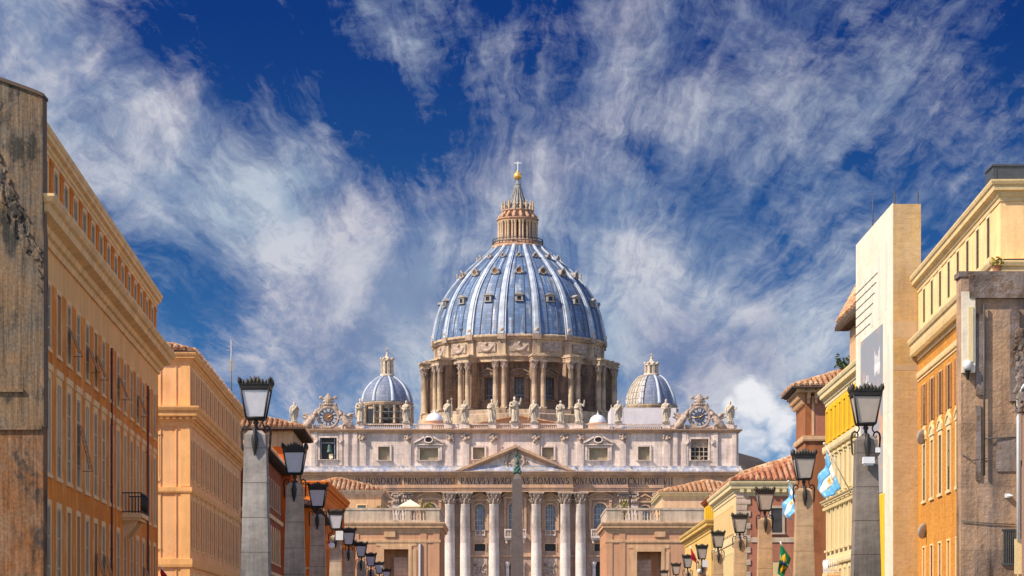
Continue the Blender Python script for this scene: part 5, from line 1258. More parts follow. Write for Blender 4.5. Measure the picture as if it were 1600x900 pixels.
c = MB(); c.sweep(epath(), [(-3.4, Zb(736.4)), (1.2, Zb(737.5)), (1.15, Zb(736.2)), (.55, Zb(731.5)), (.5, Zb(728.5)), (-3.4, Zb(728.0))]); c.build('lead_ledge', 'lead_ledge', bas)

# inscription, word by word on its stretch of the frieze
def word(txt, px0, px1, y0=746.8 + 1.2, y1=757.6):
    cu = bpy.data.curves.new('inscription', 'FONT'); cu.body = txt; cu.extrude = .03; cu.offset = .004; o = bpy.data.objects.new('t', cu); C.objects.link(o); bpy.context.view_layer.update()
    me = bpy.data.meshes.new_from_object(o.evaluated_get(bpy.context.evaluated_depsgraph_get())); bpy.data.objects.remove(o)
    xs = [v.co.x for v in me.vertices]; ys = [v.co.y for v in me.vertices]
    sx = X(px1 - px0) / (max(xs) - min(xs)); sy = (y1 - y0) * S_ / (max(ys) - min(ys)); x0, yb = min(xs), min(ys)
    um = (px0 + px1) / 2 - 805; yy = -2.5 if abs(um) < 90 else -1.65 if abs(um) < 176 else -1.05 if abs(um) < 232 else -.75
    for v in me.vertices: v.co = ((v.co.x - x0) * sx, -v.co.z - .005, (v.co.y - yb) * sy)
    me.materials.clear(); me.materials.append(M('letter_dark')); me.name = 'inscription'
    place(me, 'inscription', bas, (X(px0 - 805), yy + .02 - .03, Zb(y1)))
# letters with serifs are drawn stroke by stroke: thick and thin stems with small feet
GL_ = {
 'I': (.36, [((.18, 0), (.18, 1), 1)]), 'N': (.80, [((.12, 0), (.12, 1), 0), ((.12, 1), (.66, 0), 1), ((.66, 0), (.66, 1), 0)]), 'H': (.82, [((.14, 0), (.14, 1), 1), ((.66, 0), (.66, 1), 1), ((.14, .5), (.66, .5), 0)]),
 'O': (.90, 'O'), 'R': (.72, [((.14, 0), (.14, 1), 1), ('bowl', .14, .5, 1), ((.34, .5), (.64, 0), 1)]), 'E': (.60, [((.14, 0), (.14, 1), 1), ((.14, 0), (.52, 0), 0), ((.14, .5), (.46, .5), 0), ((.14, 1), (.50, 1), 0)]),
 'M': (1.22, [((.10, 0), (.22, 1), 0), ((.22, 1), (.60, .02), 1), ((.60, .02), (.98, 1), 0), ((.98, 1), (1.10, 0), 1)]), 'P': (.64, [((.14, 0), (.14, 1), 1), ('bowl', .14, .46, 1)]), 'C': (.80, 'C'),
 'S': (.56, 'S'), 'A': (.78, [((.06, 0), (.38, 1), 0), ((.38, 1), (.72, 0), 1), ((.2, .38), (.56, .38), 0)]), 'T': (.68, [((.34, 0), (.34, 1), 1), ((.06, 1), (.62, 1), 0)]), 'V': (.76, [((.06, 1), (.38, 0), 1), ((.38, 0), (.70, 1), 0)]),
 'L': (.58, [((.14, 0), (.14, 1), 1), ((.14, 0), (.52, 0), 0)]), 'B': (.66, [((.14, 0), (.14, 1), 1), ('bowl', .14, .52, 1), ('bowl', .14, 0, .52)]), 'G': (.84, 'G'), 'U': (.8, [((.06, 1), (.38, 0), 1), ((.38, 0), (.70, 1), 0)]),
 'X': (.76, [((.08, 1), (.66, 0), 1), ((.08, 0), (.66, 1), 0)]), 'D': (.84, [((.14, 0), (.14, 1), 1), ('bowl', .14, 0, 1, .62)]), '.': (.34, 'dot')}
def carve(txt, px0, px1, yt=747.6, yb=757.2):
    seg = []; x = 0.0
    def st(a, b, thick, k=None):
        seg.append((x + a[0], a[1], x + b[0], b[1], .075 if thick else .042))
    def arc(cx, cy, rx, ry, a0, a1, n=10):
        for i in range(n):
            t0, t1 = a0 + (a1 - a0) * i / n, a0 + (a1 - a0) * (i + 1) / n; th = .045 + .035 * abs(math.cos((t0 + t1) / 2))
            seg.append((x + cx + rx * math.cos(t0), cy + ry * math.sin(t0), x + cx + rx * math.cos(t1), cy + ry * math.sin(t1), th))
    for ch in txt:
        if ch == ' ': x += .22; continue
        w, g = GL_[ch]
        if g == 'O': arc(.43, .5, .36, .5, 0, 2 * math.pi, 18)
        elif g == 'C' or g == 'G':
            arc(.44, .5, .36, .5, math.pi * .25, math.pi * 1.75, 14)
            if g == 'G': st((.70, .12), (.70, .46), 1)
        elif g == 'S': arc(.28, .74, .2, .26, math.pi * .2, math.pi * 1.5, 8); arc(.28, .25, .22, .25, math.pi * .5, -math.pi * .85, 8)
        elif g == 'dot': seg.append((x + .15, .48, x + .15, .58, .07))
        else:
            for s in g:
                if s[0] == 'bowl': z0, z1 = s[2], s[3]; rx = s[4] if len(s) > 4 else .36; arc(s[1] + .04, (z0 + z1) / 2, rx, (z1 - z0) / 2, -math.pi / 2, math.pi / 2, 9)
                else:
                    st(*s)
                    for q in (s[0], s[1]):
                        if abs(s[0][0] - s[1][0]) < abs(s[0][1] - s[1][1]) and q[1] in (0, 1): seg.append((x + q[0] - .11, q[1], x + q[0] + .11, q[1], .03))
        x += w + .10
    sx = X(px1 - px0) / max(x - .1, .1); sz = (yb - yt) * S_; um = (px0 + px1) / 2 - 805
    yy = -2.5 if abs(um) < 90 else -1.65 if abs(um) < 176 else -1.05 if abs(um) < 232 else -.75
    m = MB()
    for i, (xa, za, xb, zb_, th) in enumerate(seg):
        A = Vector((xa * sx, 0, za * sz)); B = Vector((xb * sx, 0, zb_ * sz)); d = B - A
        if d.length < 1e-6: continue
        d.normalize(); p = Vector((-d.z, 0, d.x)) * th * sz * .92; A -= d * .02; B += d * .02; f = -.025 - .0007 * (i % 23)
        m.hexa([A - p + Vector((0, f, 0)), B - p + Vector((0, f, 0)), B - p + Vector((0, .015, 0)), A - p + Vector((0, .015, 0)), A + p + Vector((0, f, 0)), B + p + Vector((0, f, 0)), B + p + Vector((0, .015, 0)), A + p + Vector((0, .015, 0))])
    m.build('inscription', 'letter_dark', bas, (X(px0 - 805), yy + .02, Zb(yb)))
for (t_, a, b) in (('IN', 555, 567), ('HONOREM', 572.5, 626.5), ('PRINCIPIS', 631.5, 681), ('.APOST', 683, 712), ('PAVLVS', 720.5, 758), ('.V.', 759, 769), ('BVRGHESIVS', 771, 827.5), ('.ROMANVS', 829, 889), ('.PONT', 889.5, 918), ('MAX', 919, 942), ('.AN', 943, 958), ('.MD', 959, 978), ('CXII', 981, 1003), ('.PONT', 1004, 1029), ('VII', 1036, 1051)): carve(t_, a, b)

# pediment with raking cornices and the carved arms
zp0, zp1 = Zb(737.4), Zb(697); hw = X(93)
mb = MB(); mb.prism_y([(-hw * .93, zp0), (hw * .93, zp0), (0, zp1 - 1.6)], -2.6, .3); mb.build('tympanum', 'basilica_stone', bas)
for sg in (-1, 1):
    for (o0, o1, y0) in ((0, .75, -4.1), (.755, 1.25, -3.55), (1.255, 1.7, -3.0)):
        A, B = (sg * hw, zp0 + .35), (0, zp1); q = [(A[0], A[1] - o0 * .3), (A[0] * (1 - .0), A[1] - o1 * .3 - .02), (B[0], B[1] - o1), (B[0], B[1] - o0)]
        r = MB(); q = [(sg * (hw - o0 * 1.2), zp0 + .1), (sg * (hw - o1 * 2.0), zp0 + .1), (0, zp1 - o1), (0, zp1 - o0)]
        r.prism_y(q if sg < 0 else q[::-1], y0, .2); r.build('raking_cornice', 'entablature_stone', bas)
random.seed(21); m = MB()
m.ball((0, -2.75, Zb(721)), 1.7, 14, 10, sx=.85, sy=.3, sz=1.15); m.ball((0, -2.85, Zb(707)), .9, 10, 8, sy=.5, sz=1.1)
for sg in (-1, 1):
    m.tube([(sg * 1.6, -2.75, Zb(732)), (sg * 2.4, -2.8, Zb(724)), (sg * 2.0, -2.8, Zb(714)), (sg * 1.2, -2.8, Zb(709))], [.3, .4, .45, .3], 8)
    m.tube([(sg * -1.2, -2.95, Zb(730)), (sg * 1.4, -2.95, Zb(708))], .16, 6)
for k in range(26): m.ball((random.gauss(0, 1.4), -2.8, Zb(719) + random.gauss(0, 1.5)), random.uniform(.18, .42), 7, 5)
m.build('coat_of_arms', 'carved_stone', bas)

# attic storey
aops = []; AW = [(-57, 18, 699, 718), (51, 18, 699, 718), (-135, 29, 700, 719), (130, 29, 700, 719), (-205, 18, 698, 719), (201, 18, 698, 719), (-292, 26, 684, 718), (288, 27, 686, 719)]
for (u, w, yt, yb) in AW: aops.append((X(u - w / 2), X(u + w / 2), Zb(yb), Zb(yt)))
mb = MB(); FB.wall(mb, X(-349), X(349), Zb(737), Zb(672), aops, 1.6)
mb.quad((X(-349), 26, Zb(737)), (X(-349), 0, Zb(737)), (X(-349), 0, Zb(672)), (X(-349), 26, Zb(672))); mb.quad((X(349), 0, Zb(737)), (X(349), 26, Zb(737)), (X(349), 26, Zb(672)), (X(349), 0, Zb(672)))
mb.quad((X(-349), 26, 0), (X(349), 26, 0), (X(349), 26, Zb(672)), (X(-349), 26, Zb(672))); mb.quad((X(-349), 0, Zb(672)), (X(349), 0, Zb(672)), (X(349), 26, Zb(672)), (X(-349), 26, Zb(672))); mb.build('attic_wall', 'basilica_stone', bas)
for (u, w, yt, yb) in AW:
    h = (yb - yt) * S_; big = w == 29; bell = w in (26, 27)
    kit = window_kit(w * S_, h, .45, .3, 'basilica_stone', 'window_black' if bell else 'window_ochre', reveal=1.5 if bell else .9, sill=True, sash=None); o = put_window(kit, bas, FB, X(u), Zb(yb))
    if big:
        a = MB(); e = X(w / 2) + .9; z = h + .7
        a.box(-e - .5, e + .5, -.7, .01, z, z + .3)
        for sg in (-1, 1):
            q = [(sg * (e + .6), z + .32), (sg * (e + .6), z + .85), (sg * 1.1, z + 2.4), (sg * 1.1, z + 1.85)]; a.prism_y(q if sg > 0 else q[::-1], -1.0, 0)
            a.box(*sorted((sg * (e - .4), sg * (e + .1))), -.45, .01, 0, z - .01)
        a.prism_y([(-e, z + .3), (e, z + .3), (0, z + 2.0)], -.3, 0); a.build('pediment', 'basilica_stone', o)
        a = MB()
        for k in range(20):
            t0 = 2 * math.pi * k / 20; t1 = 2 * math.pi * (k + 1) / 20; a.tube([(1.05 * math.cos(t0), -.8, z + 1.35 + .8 * math.sin(t0)), (1.05 * math.cos(t1), -.8, z + 1.35 + .8 * math.sin(t1))], .2, 6)
        a.build('oval_ring', 'basilica_stone', o)
        a = MB(); a.ball((0, -.55, z + 1.35), .85, 14, 8, sy=.25, sx=1.1, sz=.85); a.build('oval_light', 'window_black', o)
    if bell:
        for sg in (-1, 1):
            a = MB(); x = sg * (X(w / 2) + 1.05); a.box(x - .38, x + .38, -.4, .01, -1.4, h + 1.4); a.box(x - .5, x + .5, -.75, .01, h - 1.0, h - .2); a.ball((x, -.6, h - 1.2), .42, 8, 6); a.build('console_strip', 'basilica_stone', o)
        a = MB()
        if u < 0:
            a.lathe([(.95, 1.9), (.8, 2.1), (.6, 2.8), (.5, 3.5), (.35, 3.9), (.1, 4.1)], 16, .25, .9); a.build('bell', 'bell_green', o)
            a = MB(); a.box(.15, 1.15, .55, .75, .35, 1.5); a.box(.3, .6, .5, .56, .1, .36); a.build('cream_panel', 'canvas_cream', o)  # plain cream panel inside the bell opening
            a = MB(); a.box(-2.0, -1.75, .7, .9, 0, h); a.box(1.5, 1.7, .7, .9, 0, h); a.box(-1.74, 1.49, .72, .88, 4.2, 4.45); a.build('bell_frame', 'lead_ledge', o)
        else:
            for i in (-1.1, 0, 1.1): a.box(i - .09, i + .09, .5, .62, 0, 3.4)
            for z in (1.05, 2.2, 3.4): a.box(-2.1, 2.1, .49, .61, z - .08, z + .08)
            a.tube([(-1.0, .56, .1), (1.0, .56, 1.0)], .07, 5); a.tube([(-1.0, .56, 1.0), (1.0, .56, .1)], .07, 5); a.build('window_grid', 'grey_parapet', o)
            a = MB(); a.box(-2.1, 2.1, 1.0, 1.3, 3.5, h); a.box(-.4, .4, .8, 1.0, 3.5, h - .3); a.build('lintel_panel', 'carved_stone', o)
def attic_pil(u, w, orn=True):
    m = MB(); m.box(X(-w / 2), X(w / 2), -.5, .01, Zb(728), Zb(676)); m.box(X(-w / 2) - .2, X(w / 2) + .2, -.7, .01, Zb(731), Zb(727.9))
    o = m.build('attic_pilaster', 'basilica_stone', bas, (X(u), 0, 0))
    if orn:
        k = MB(); random.seed(int(abs(u)) + 3)
        for i in range(16): k.ball((random.uniform(X(-w * .55), X(w * .55)), -.62, Zb(683) + random.gauss(0, .5)), random.uniform(.22, .42), 7, 5, sy=.8)
        k.ball((0, -.8, Zb(686.5)), .5, 8, 6); k.box(X(-w * .6), X(w * .6), -.56, -.4, Zb(688), Zb(678)); k.build('carved_ornament', 'carved_stone', o)
for u in (-33, 33, -77, 77, -102, 102, -168, 168, -238, 237): attic_pil(u, 10)
for u in (-250, 250, -264, 264, -315, 313, -343, 342): attic_pil(u, 7 if abs(u) != 343 else 10, False)
apath = [(X(-349), 26), (X(-349), -.1), (X(-244), -.1), (X(-244), -.5), (X(-162), -.5), (X(-162), -.25), (X(-108), -.25), (X(-108), -.55), (X(108), -.55), (X(108), -.25), (X(162), -.25), (X(162), -.5), (X(244), -.5), (X(244), -.1), (X(349), -.1), (X(349), 26)]
c = MB(); c.sweep(apath, [(-1, Zb(677)), (.12, Zb(677)), (.18, Zb(675.6)), (.5, Zb(675)), (.55, Zb(673.3)), (.95, Zb(672.6)), (1.0, Zb(670.9)), (-1, Zb(670.6))]); c.build('attic_cornice', 'entablature_stone', bas)
# parapet: base, rail, pedestals, balusters
ST_U = [-345, -242, -170, -105, -79, -36, -1, 30, 71, 100, 161, 236, 336]
m = MB(); m.box(X(-347), X(347), -.1, .6, Zb(670.6), Zb(669.6)); m.box(X(-240), X(240), -.1, .6, Zb(663.6), Zb(662))
for u in ST_U: m.box(X(u - 6), X(u + 6), -.32, .75, Zb(669.59), Zb(661))
for (a, b) in ((-347, -240), (240, 347)): m.box(X(a), X(b), -.05, .55, Zb(669.58), Zb(664))
for (a, b) in ((-105, -79), (71, 100)): m.box(X(a), X(b), -.03, .5, Zb(669.57), Zb(664))
m.box(X(-150), X(-130), -.04, .5, Zb(669.57), Zb(663.7)); m.box(X(126), X(146), -.04, .5, Zb(669.57), Zb(663.7))
m.build('parapet', 'basilica_stone', bas)
bl = MB().lathe([(.16, 0), (.09, .1), (.2, .35), (.1, .7), (.08, .8), (.16, 6 * S_)], 6).mesh('baluster', 'basilica_stone')
cnt = 0; u = -236.0
while u < 236 and cnt < 98:
    if all(abs(u - s) > 7.5 for s in ST_U) and not (-105 < u < -79 or 71 < u < 100 or -151 < u < -129 or 125 < u < 147): place(bl, 'baluster', bas, (X(u), .25, Zb(669.6))); cnt += 1
    u += 3.15

# clocks with their carved surrounds
def clock(u, label):
    zc = Zb(652); r = X(15)
    g = MB(); random.seed(int(abs(u)))
    n = 30
    for k in range(n):
        a0 = 2 * math.pi * k / n; a1 = 2 * math.pi * (k + 1) / n; g.tube([((r + .15) * math.cos(a0), -.15, (r + .15) * math.sin(a0)), ((r + .15) * math.cos(a1), -.15, (r + .15) * math.sin(a1))], .38, 7)
    g.lathe([(.1, 0)] * 2, 3) if False else None
    for sg in (-1, 1):     # volutes at the sides and reclining winged figures
        g.tube([(sg * r * 1.1, .3, r * .75), (sg * r * 1.5, .3, r * .2), (sg * r * 1.75, .3, -r * .5), (sg * r * 2.3, .3, -r * .95), (sg * r * 2.4, .2, -r * 1.25)], [.5, .65, .7, .6, .4], 8)
        bx = sg * r * 1.75
        g.tube([(bx - sg * .9, -.4, .2), (bx - sg * .2, -.5, -.5), (bx + sg * .5, -.5, -1.5), (bx + sg * 1.5, -.5, -2.4), (bx + sg * 2.0, -.4, -3.2)], [.55, .85, 1.0, .8, .5], 9)
        g.ball((bx - sg * 1.0, -.6, .85), .5, 9, 7)
        g.tube([(bx - sg * .6, -.6, 0), (bx - sg * 1.4, -.9, -.6), (bx - sg * 1.9, -.8, -.1)], [.25, .2, .15], 7); g.tube([(bx + sg * .2, -.7, -1.4), (bx - sg * .5, -.9, -2.2), (bx - sg * .6, -.8, -3.3)], [.4, .36, .25], 8)
        g.add([], []); w = [(bx + sg * .1, .1, -.2), (bx + sg * 1.3, .3, .7), (bx + sg * 2.3, .3, .95)]
        g.tube(w, [.4, .6, .25], 7); g.tube([(bx + sg * .3, .15, -.6), (bx + sg * 1.6, .3, -.1), (bx + sg * 2.6, .3, .1)], [.3, .4, .15], 7)
    # papal crown and crossed keys above
    g.ball((0, .1, r * 1.75), 1.15, 12, 9, sz=1.35, sy=.8); g.ball((0, .1, r * 2.35), .42, 9, 7)
    for t in (1.35, 1.65, 1.95):
        for k in range(9): a = math.pi * k / 8; g.ball((1.25 * (1.15 - abs(t - 1.5) * .5) * math.cos(a), -.55 * math.sin(a), r * t), .24, 6, 5)
    for sg in (-1, 1):
        g.tube([(sg * -1.7, -.2, r * 1.05), (sg * 1.9, -.2, r * 2.1)], .22, 6); g.ball((sg * 1.9, -.2, r * 2.05), .52, 8, 6, sy=.5); g.tube([(sg * 1.1, 0, r * 1.2), (sg * 2.0, 0, r * 1.35), (sg * 2.2, 0, r * 1.0)], [.4, .45, .3], 8)
    for k in range(60):
        sg = random.choice((-1, 1)); q = random.random(); g.ball((sg * (r * 1.15 + q * 3.6), random.uniform(-.5, .2), r * .5 - q * r * 1.4 + random.gauss(0, .45)), random.uniform(.2, .5), 7, 5)
    for k in range(40):
        a = random.uniform(.25, math.pi - .25); g.ball(((r + .65) * math.cos(a), -.1, (r + .65) * math.sin(a)), random.uniform(.2, .42), 7, 5)
    g.box(-r * 1.25, r * 1.25, -.35, .6, Zb(670) - zc, -r * 1.02); g.box(-r * 2.2, r * 2.2, .1, .6, Zb(670) - zc, -r * 1.1); g.box(-r * .9, r * .9, .0, .7, -r, r * .9)
    o = place(remesh(g, 'clock', 'carved_stone', .11), 'clock', bas, (X(u), .15, zc))
    if label: o['label'] = label
    f = MB(); f.prism_y([(r * .96 * math.cos(2 * math.pi * k / 40), r * .96 * math.sin(2 * math.pi * k / 40)) for k in range(40)], -.34, -.1); f.build('dial', 'clock_blue', o)
    f = MB()
    for k in range(40):
        a0, a1 = 2 * math.pi * k / 40, 2 * math.pi * (k + 1) / 40
        for (ra, rb) in ((.93, .99),): f.prism_y([(r * ra * math.cos(a0), r * ra * math.sin(a0)), (r * rb * math.cos(a0), r * rb * math.sin(a0)), (r * rb * math.cos(a1), r * rb * math.sin(a1)), (r * ra * math.cos(a1), r * ra * math.sin(a1))], -.40, -.33)
    f.build('dial_ring', 'basilica_stone', o)
    rom = ['XII', 'I', 'II', 'III', 'IIII', 'V', 'VI', 'VII', 'VIII', 'IX', 'X', 'XI']
    f = MB()
    def bar(xa, za, xb, zb_, th, c, s, i):
        rot = lambda x, z: (x * c + z * s, z * c - x * s)
        d = math.hypot(xb - xa, zb_ - za); nx, nz = -(zb_ - za) / d * th, (xb - xa) / d * th
        f.prism_y([rot(xa - nx, za - nz), rot(xb - nx, zb_ - nz), rot(xb + nx, zb_ + nz), rot(xa + nx, za + nz)], -.375 - .001 * i, -.335)
    for h in range(12):
        a = 2 * math.pi * h / 12; c, s = math.cos(a), math.sin(a); t = rom[h]; wd = {'I': .20, 'V': .34, 'X': .36}; tot = sum(wd[q] for q in t); sc = min(1, .9 / tot); x = -tot * sc / 2; z0, z1 = r * .58, r * .88
        for i, q in enumerate(t):
            w = wd[q] * sc
            if q == 'I': bar(x + w / 2, z0, x + w / 2, z1, .055, c, s, i)
            elif q == 'V': bar(x + w * .1, z1, x + w / 2, z0, .055, c, s, i); bar(x + w * .9, z1, x + w / 2, z0, .035, c, s, i + 5)
            else: bar(x + w * .1, z1, x + w * .9, z0, .055, c, s, i); bar(x + w * .9, z1, x + w * .1, z0, .035, c, s, i + 5)
            x += w
    f.build('numerals', 'clock_white', o)
    f = MB(); f.prism_y([(r * .45 * math.cos(2 * math.pi * k / 24), r * .45 * math.sin(2 * math.pi * k / 24)) for k in range(24)], -.40, -.33); f.build('dial_centre', 'clock_centre' if u < 0 else 'clock_blue', o)
    f = MB(); f.tube([(-.2, -.45, -.15), (r * .52, -.45, r * .3)], [.13, .06], 6); 
    if u > 0: f.tube([(.2, -.46, .05), (-r * .75, -.46, -r * .05)], [.1, .05], 6)
    f.build('hand', 'gold', o)
clock(-292, 'left clock with a dark brown centre'); clock(288, 'right clock with gold hands')

# ---------------------------------------------------------------- the great dome
D_ = .19225; DX, DY = (2.11 - BX), 110.0
def Zd(y): return (1000 - y) * D_ + 1.7 - BZ - 2.0 * min(1.0, max(0.0, (y - 388) / 139))
def Rd(px): return px * D_
PROF = [(134.5, 527), (133.3, 519), (131.5, 508), (128.5, 495), (124.5, 482), (119.5, 471), (113, 459), (105, 448.5), (96, 438.5), (86.5, 428.5), (77, 420), (67, 411.5), (57, 403.5), (48.5, 397), (42, 391.5), (40, 388)]
def prof_at(t):
    k = t * (len(PROF) - 1); i = min(int(k), len(PROF) - 2); f = k - i
    return (Rd(PROF[i][0] * (1 - f) + PROF[i + 1][0] * f), Zd(PROF[i][1] * (1 - f) + PROF[i + 1][1] * f))
NP = 30; smooth_prof = [prof_at(i / NP) for i in range(NP + 1)]
# gentle smoothing of the curve
for _ in range(3):
    for i in range(1, NP): smooth_prof[i] = tuple((smooth_prof[i - 1][k] + 2 * smooth_prof[i][k] + smooth_prof[i + 1][k]) / 4 for k in (0, 1))
mb = MB(); mb.lathe(smooth_prof, 128)
dome = mb.build('dome', 'lead_dome', bas, (DX, DY, 0))
plain('lead_seam', (.07, .085, .13), rough=.6, var=.3)
sq = MB().tube([(0, -r - .02, z) for (r, z) in smooth_prof], [.20 - .10 * i / NP for i in range(NP + 1)], 5).mesh('seam', 'lead_seam')
for k in range(16):            # standing seams: two between each pair of ribs, and one along each rib
    for q in (-.17, .17, .36): place(sq, 'seam', dome, (0, 0, 0), 2 * math.pi * (k + q) / 16)
ribm = MB()
for (w0, w1, h0, mat) in ((1.22, .46, .85, 0),):
    v = []; n = len(smooth_prof)
    for i, (r, z) in enumerate(smooth_prof):
        t = i / (n - 1); w = w0 + (w1 - w0) * t; h = h0 * (1 - .45 * t)
        a, b = smooth_prof[max(i - 1, 0)], smooth_prof[min(i + 1, n - 1)]; dr, dz = b[0] - a[0], b[1] - a[1]; l = math.hypot(dr, dz); nr, nz = dz / l, -dr / l
        for (x, o) in ((-w, -.3), (-w, h * .6), (-w * .62, h * .6), (-w * .5, h * .95), (w * .5, h * .95), (w * .62, h * .6), (w, h * .6), (w, -.3)): v.append((x, -(r + nr * o), z + nz * o))
    f = [(i * 8 + k, i * 8 + k + 1, (i + 1) * 8 + k + 1, (i + 1) * 8 + k) for i in range(n - 1) for k in range(7)]
    ribm.add(v, f)
ribm = ribm.mesh('rib', 'lead_rib')
for k in range(16): place(ribm, 'rib', dome, (0, 0, 0), 2 * math.pi * (k + .5) / 16)
# dormers in three rows on the visible half
def dormer(y, w, h, kind):
    zz = Zd(y); r = next(smooth_prof[i][0] + (smooth_prof[i + 1][0] - smooth_prof[i][0]) * (zz - smooth_prof[i][1]) / (smooth_prof[i + 1][1] - smooth_prof[i][1]) for i in range(NP) if smooth_prof[i][1] <= zz <= smooth_prof[i + 1][1])
    m = MB(); yf = -(r + .55); yb = -(r - 2.5)
    if kind == 'round':
        for k in range(14):
            a0, a1 = math.pi * k / 7, math.pi * (k + 1) / 7; m.tube([(w * .42 * math.cos(a0), yf, zz + h * .5 + w * .42 * math.sin(a0)), (w * .42 * math.cos(a1), yf, zz + h * .5 + w * .42 * math.sin(a1))], .26, 6)
        m.prism_y([(w * .45 * math.cos(math.pi * k / 6), zz + h * .5 + w * .45 * math.sin(math.pi * k / 6)) for k in range(12)], yf + .1, yb)
        for sg in (-1, 1): m.ball((sg * w * .5, yf + .1, zz + .2), .45, 7, 5)
        m.ball((0, yf, zz + h * .5 + w * .52), .42, 7, 5); m.box(-w * .5, w * .5, yf + .05, yb, zz - .25, zz + .1)
    else:
        m.box(-w / 2, -w * .28, yf, yb, zz, zz + h); m.box(w * .28, w / 2, yf, yb, zz, zz + h); m.box(-w * .6, w * .6, yf - .2, yb, zz - .3, zz - .003); m.box(-w * .28, w * .28, yf, yb, zz + h * .75, zz + h)
        m.prism_y([(-w * .72, zz + h + .003), (w * .72, zz + h + .003), (0, zz + h + .85)], yf - .3, yb)
    me = m.mesh('dormer', 'dormer_grey'); q = MB()
    if kind == 'round': q.prism_y([(w * .36 * math.cos(math.pi * k / 6), zz + h * .5 + w * .36 * math.sin(math.pi * k / 6)) for k in range(12)], yf + .02, yf + .08)
    else: q.box(-w * .28, w * .28, yf + .2, yf + .25, zz, zz + h * .75)
    return me, q.mesh('dormer_opening', 'window_black' if kind != 'round' else 'rust_brown')
for (y, w, h, kind) in ((478.5, 2.1, 1.6, 'sq'), (436, 2.2, 1.4, 'round'), (408, 1.2, .7, 'round')):
    a, b = dormer(y, w, h, kind)
    for k in range(-4, 5): o = place(a, 'dormer', dome, (0, 0, 0), 2 * math.pi * k / 16); place(b, 'opening', o)
# small vents low on the shell
vm_ = MB(); vm_.box(-.35, .35, -Rd(133.6), -Rd(129), Zd(522), Zd(518)); vm_.box(-.6, .6, -Rd(134.2), -Rd(129), Zd(518) + .003, Zd(516)); vm_ = vm_.mesh('vent', 'dark_metal')
for k in (-2, 2): place(vm_, 'vent', dome, (0, 0, 0), 2 * math.pi * (k + .15) / 16)

# attic ring under the shell, with garlands
mb = MB(); mb.lathe([(Rd(130), Zd(568)), (Rd(130), Zd(560)), (Rd(130), Zd(536)), (Rd(131), Zd(535.5)), (Rd(133), Zd(534)), (Rd(134), Zd(532)), (Rd(136.5), Zd(530.5)), (Rd(136.5), Zd(528.5)), (Rd(134), Zd(526.5)), (Rd(120), Zd(526.4))], 96, smooth=False)
ring = mb.build('dome_attic', 'drum_light', bas, (DX, DY, 0))
gm = MB(); rr = Rd(130) + .12
for i in range(17):
    t = -1 + i / 8; a = t * .105; z = Zd(541) - (1 - t * t) * 2.0; gm.ball((rr * math.sin(a), -rr * math.cos(a), z), .34 + .22 * (1 - t * t), 7, 5)
for t in (-1, 1):
    a = t * .11
    for q in range(3): gm.ball((rr * math.sin(a), -rr * math.cos(a), Zd(541) - .3 - q * .7), .34 - q * .06, 6, 5)
gm.ball((0, -rr - .1, Zd(540.5)), .5, 8, 6); gm.box(-2.9, 2.9, -rr - .06, -rr + .5, Zd(553), Zd(539))
gm = gm.mesh('garland', 'carved_stone')
sm = MB(); sm.box(-Rd(5.5), Rd(5.5), -Rd(134), -Rd(128), Zd(567), Zd(535)); sm.box(-Rd(6.5), Rd(6.5), -Rd(138.5), -Rd(128), Zd(534.9), Zd(527)); sm.box(-Rd(4), Rd(4), -Rd(138), -Rd(132), Zd(526.9), Zd(523))
sm.ball((0, -Rd(135.5), Zd(521)), .75, 8, 6); sm = sm.mesh('attic_strip', 'drum_light')
pm_ = MB(); 
for (x0, x1, z0, z1) in ((-Rd(18), Rd(18), 557.5, 559),): pm_.box(x0, x1, -Rd(131.4), -Rd(126), Zd(z1), Zd(z0))
for k in range(-4, 5): place(gm, 'garland', ring, (0, 0, 0), 2 * math.pi * k / 16)
for k in range(16): place(sm, 'attic_strip', ring, (0, 0, 0), 2 * math.pi * (k + .5) / 16)

# drum: sixteen window bays, and sixteen buttresses with paired columns
drum = place(None, 'drum', bas, (DX, DY, 0))
R0 = Rd(119); zt = Zd(569); zb = Zd(662); side = 2 * R0 * math.tan(math.pi / 16)
wm = MB(); Fw = Face(-side / 2, -R0, 0); W2 = 3.0; wz0, wz1 = Zd(624), Zd(591)
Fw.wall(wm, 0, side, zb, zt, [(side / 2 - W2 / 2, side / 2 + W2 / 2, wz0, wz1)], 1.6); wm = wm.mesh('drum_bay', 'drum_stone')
pane = MB(); pane.box(-W2 / 2, W2 / 2, -R0 + 1.5, -R0 + 1.6, wz0, wz1)
bars = MB()
for i in range(7): bars.box(-W2 / 2 + (i + .5) * W2 / 7 - .06, -W2 / 2 + (i + .5) * W2 / 7 + .06, -R0 + 1.35, -R0 + 1.45, wz0, wz1)
bars.box(-W2 / 2, W2 / 2, -R0 + 1.32, -R0 + 1.46, wz0 + 1.1, wz0 + 1.3); bars.box(-W2 / 2, W2 / 2, -R0 + 1.33, -R0 + 1.455, wz0, wz0 + .2)
pane = pane.mesh('pane', 'window_black'); bars = bars.mesh('window_bars', 'lead_ledge')
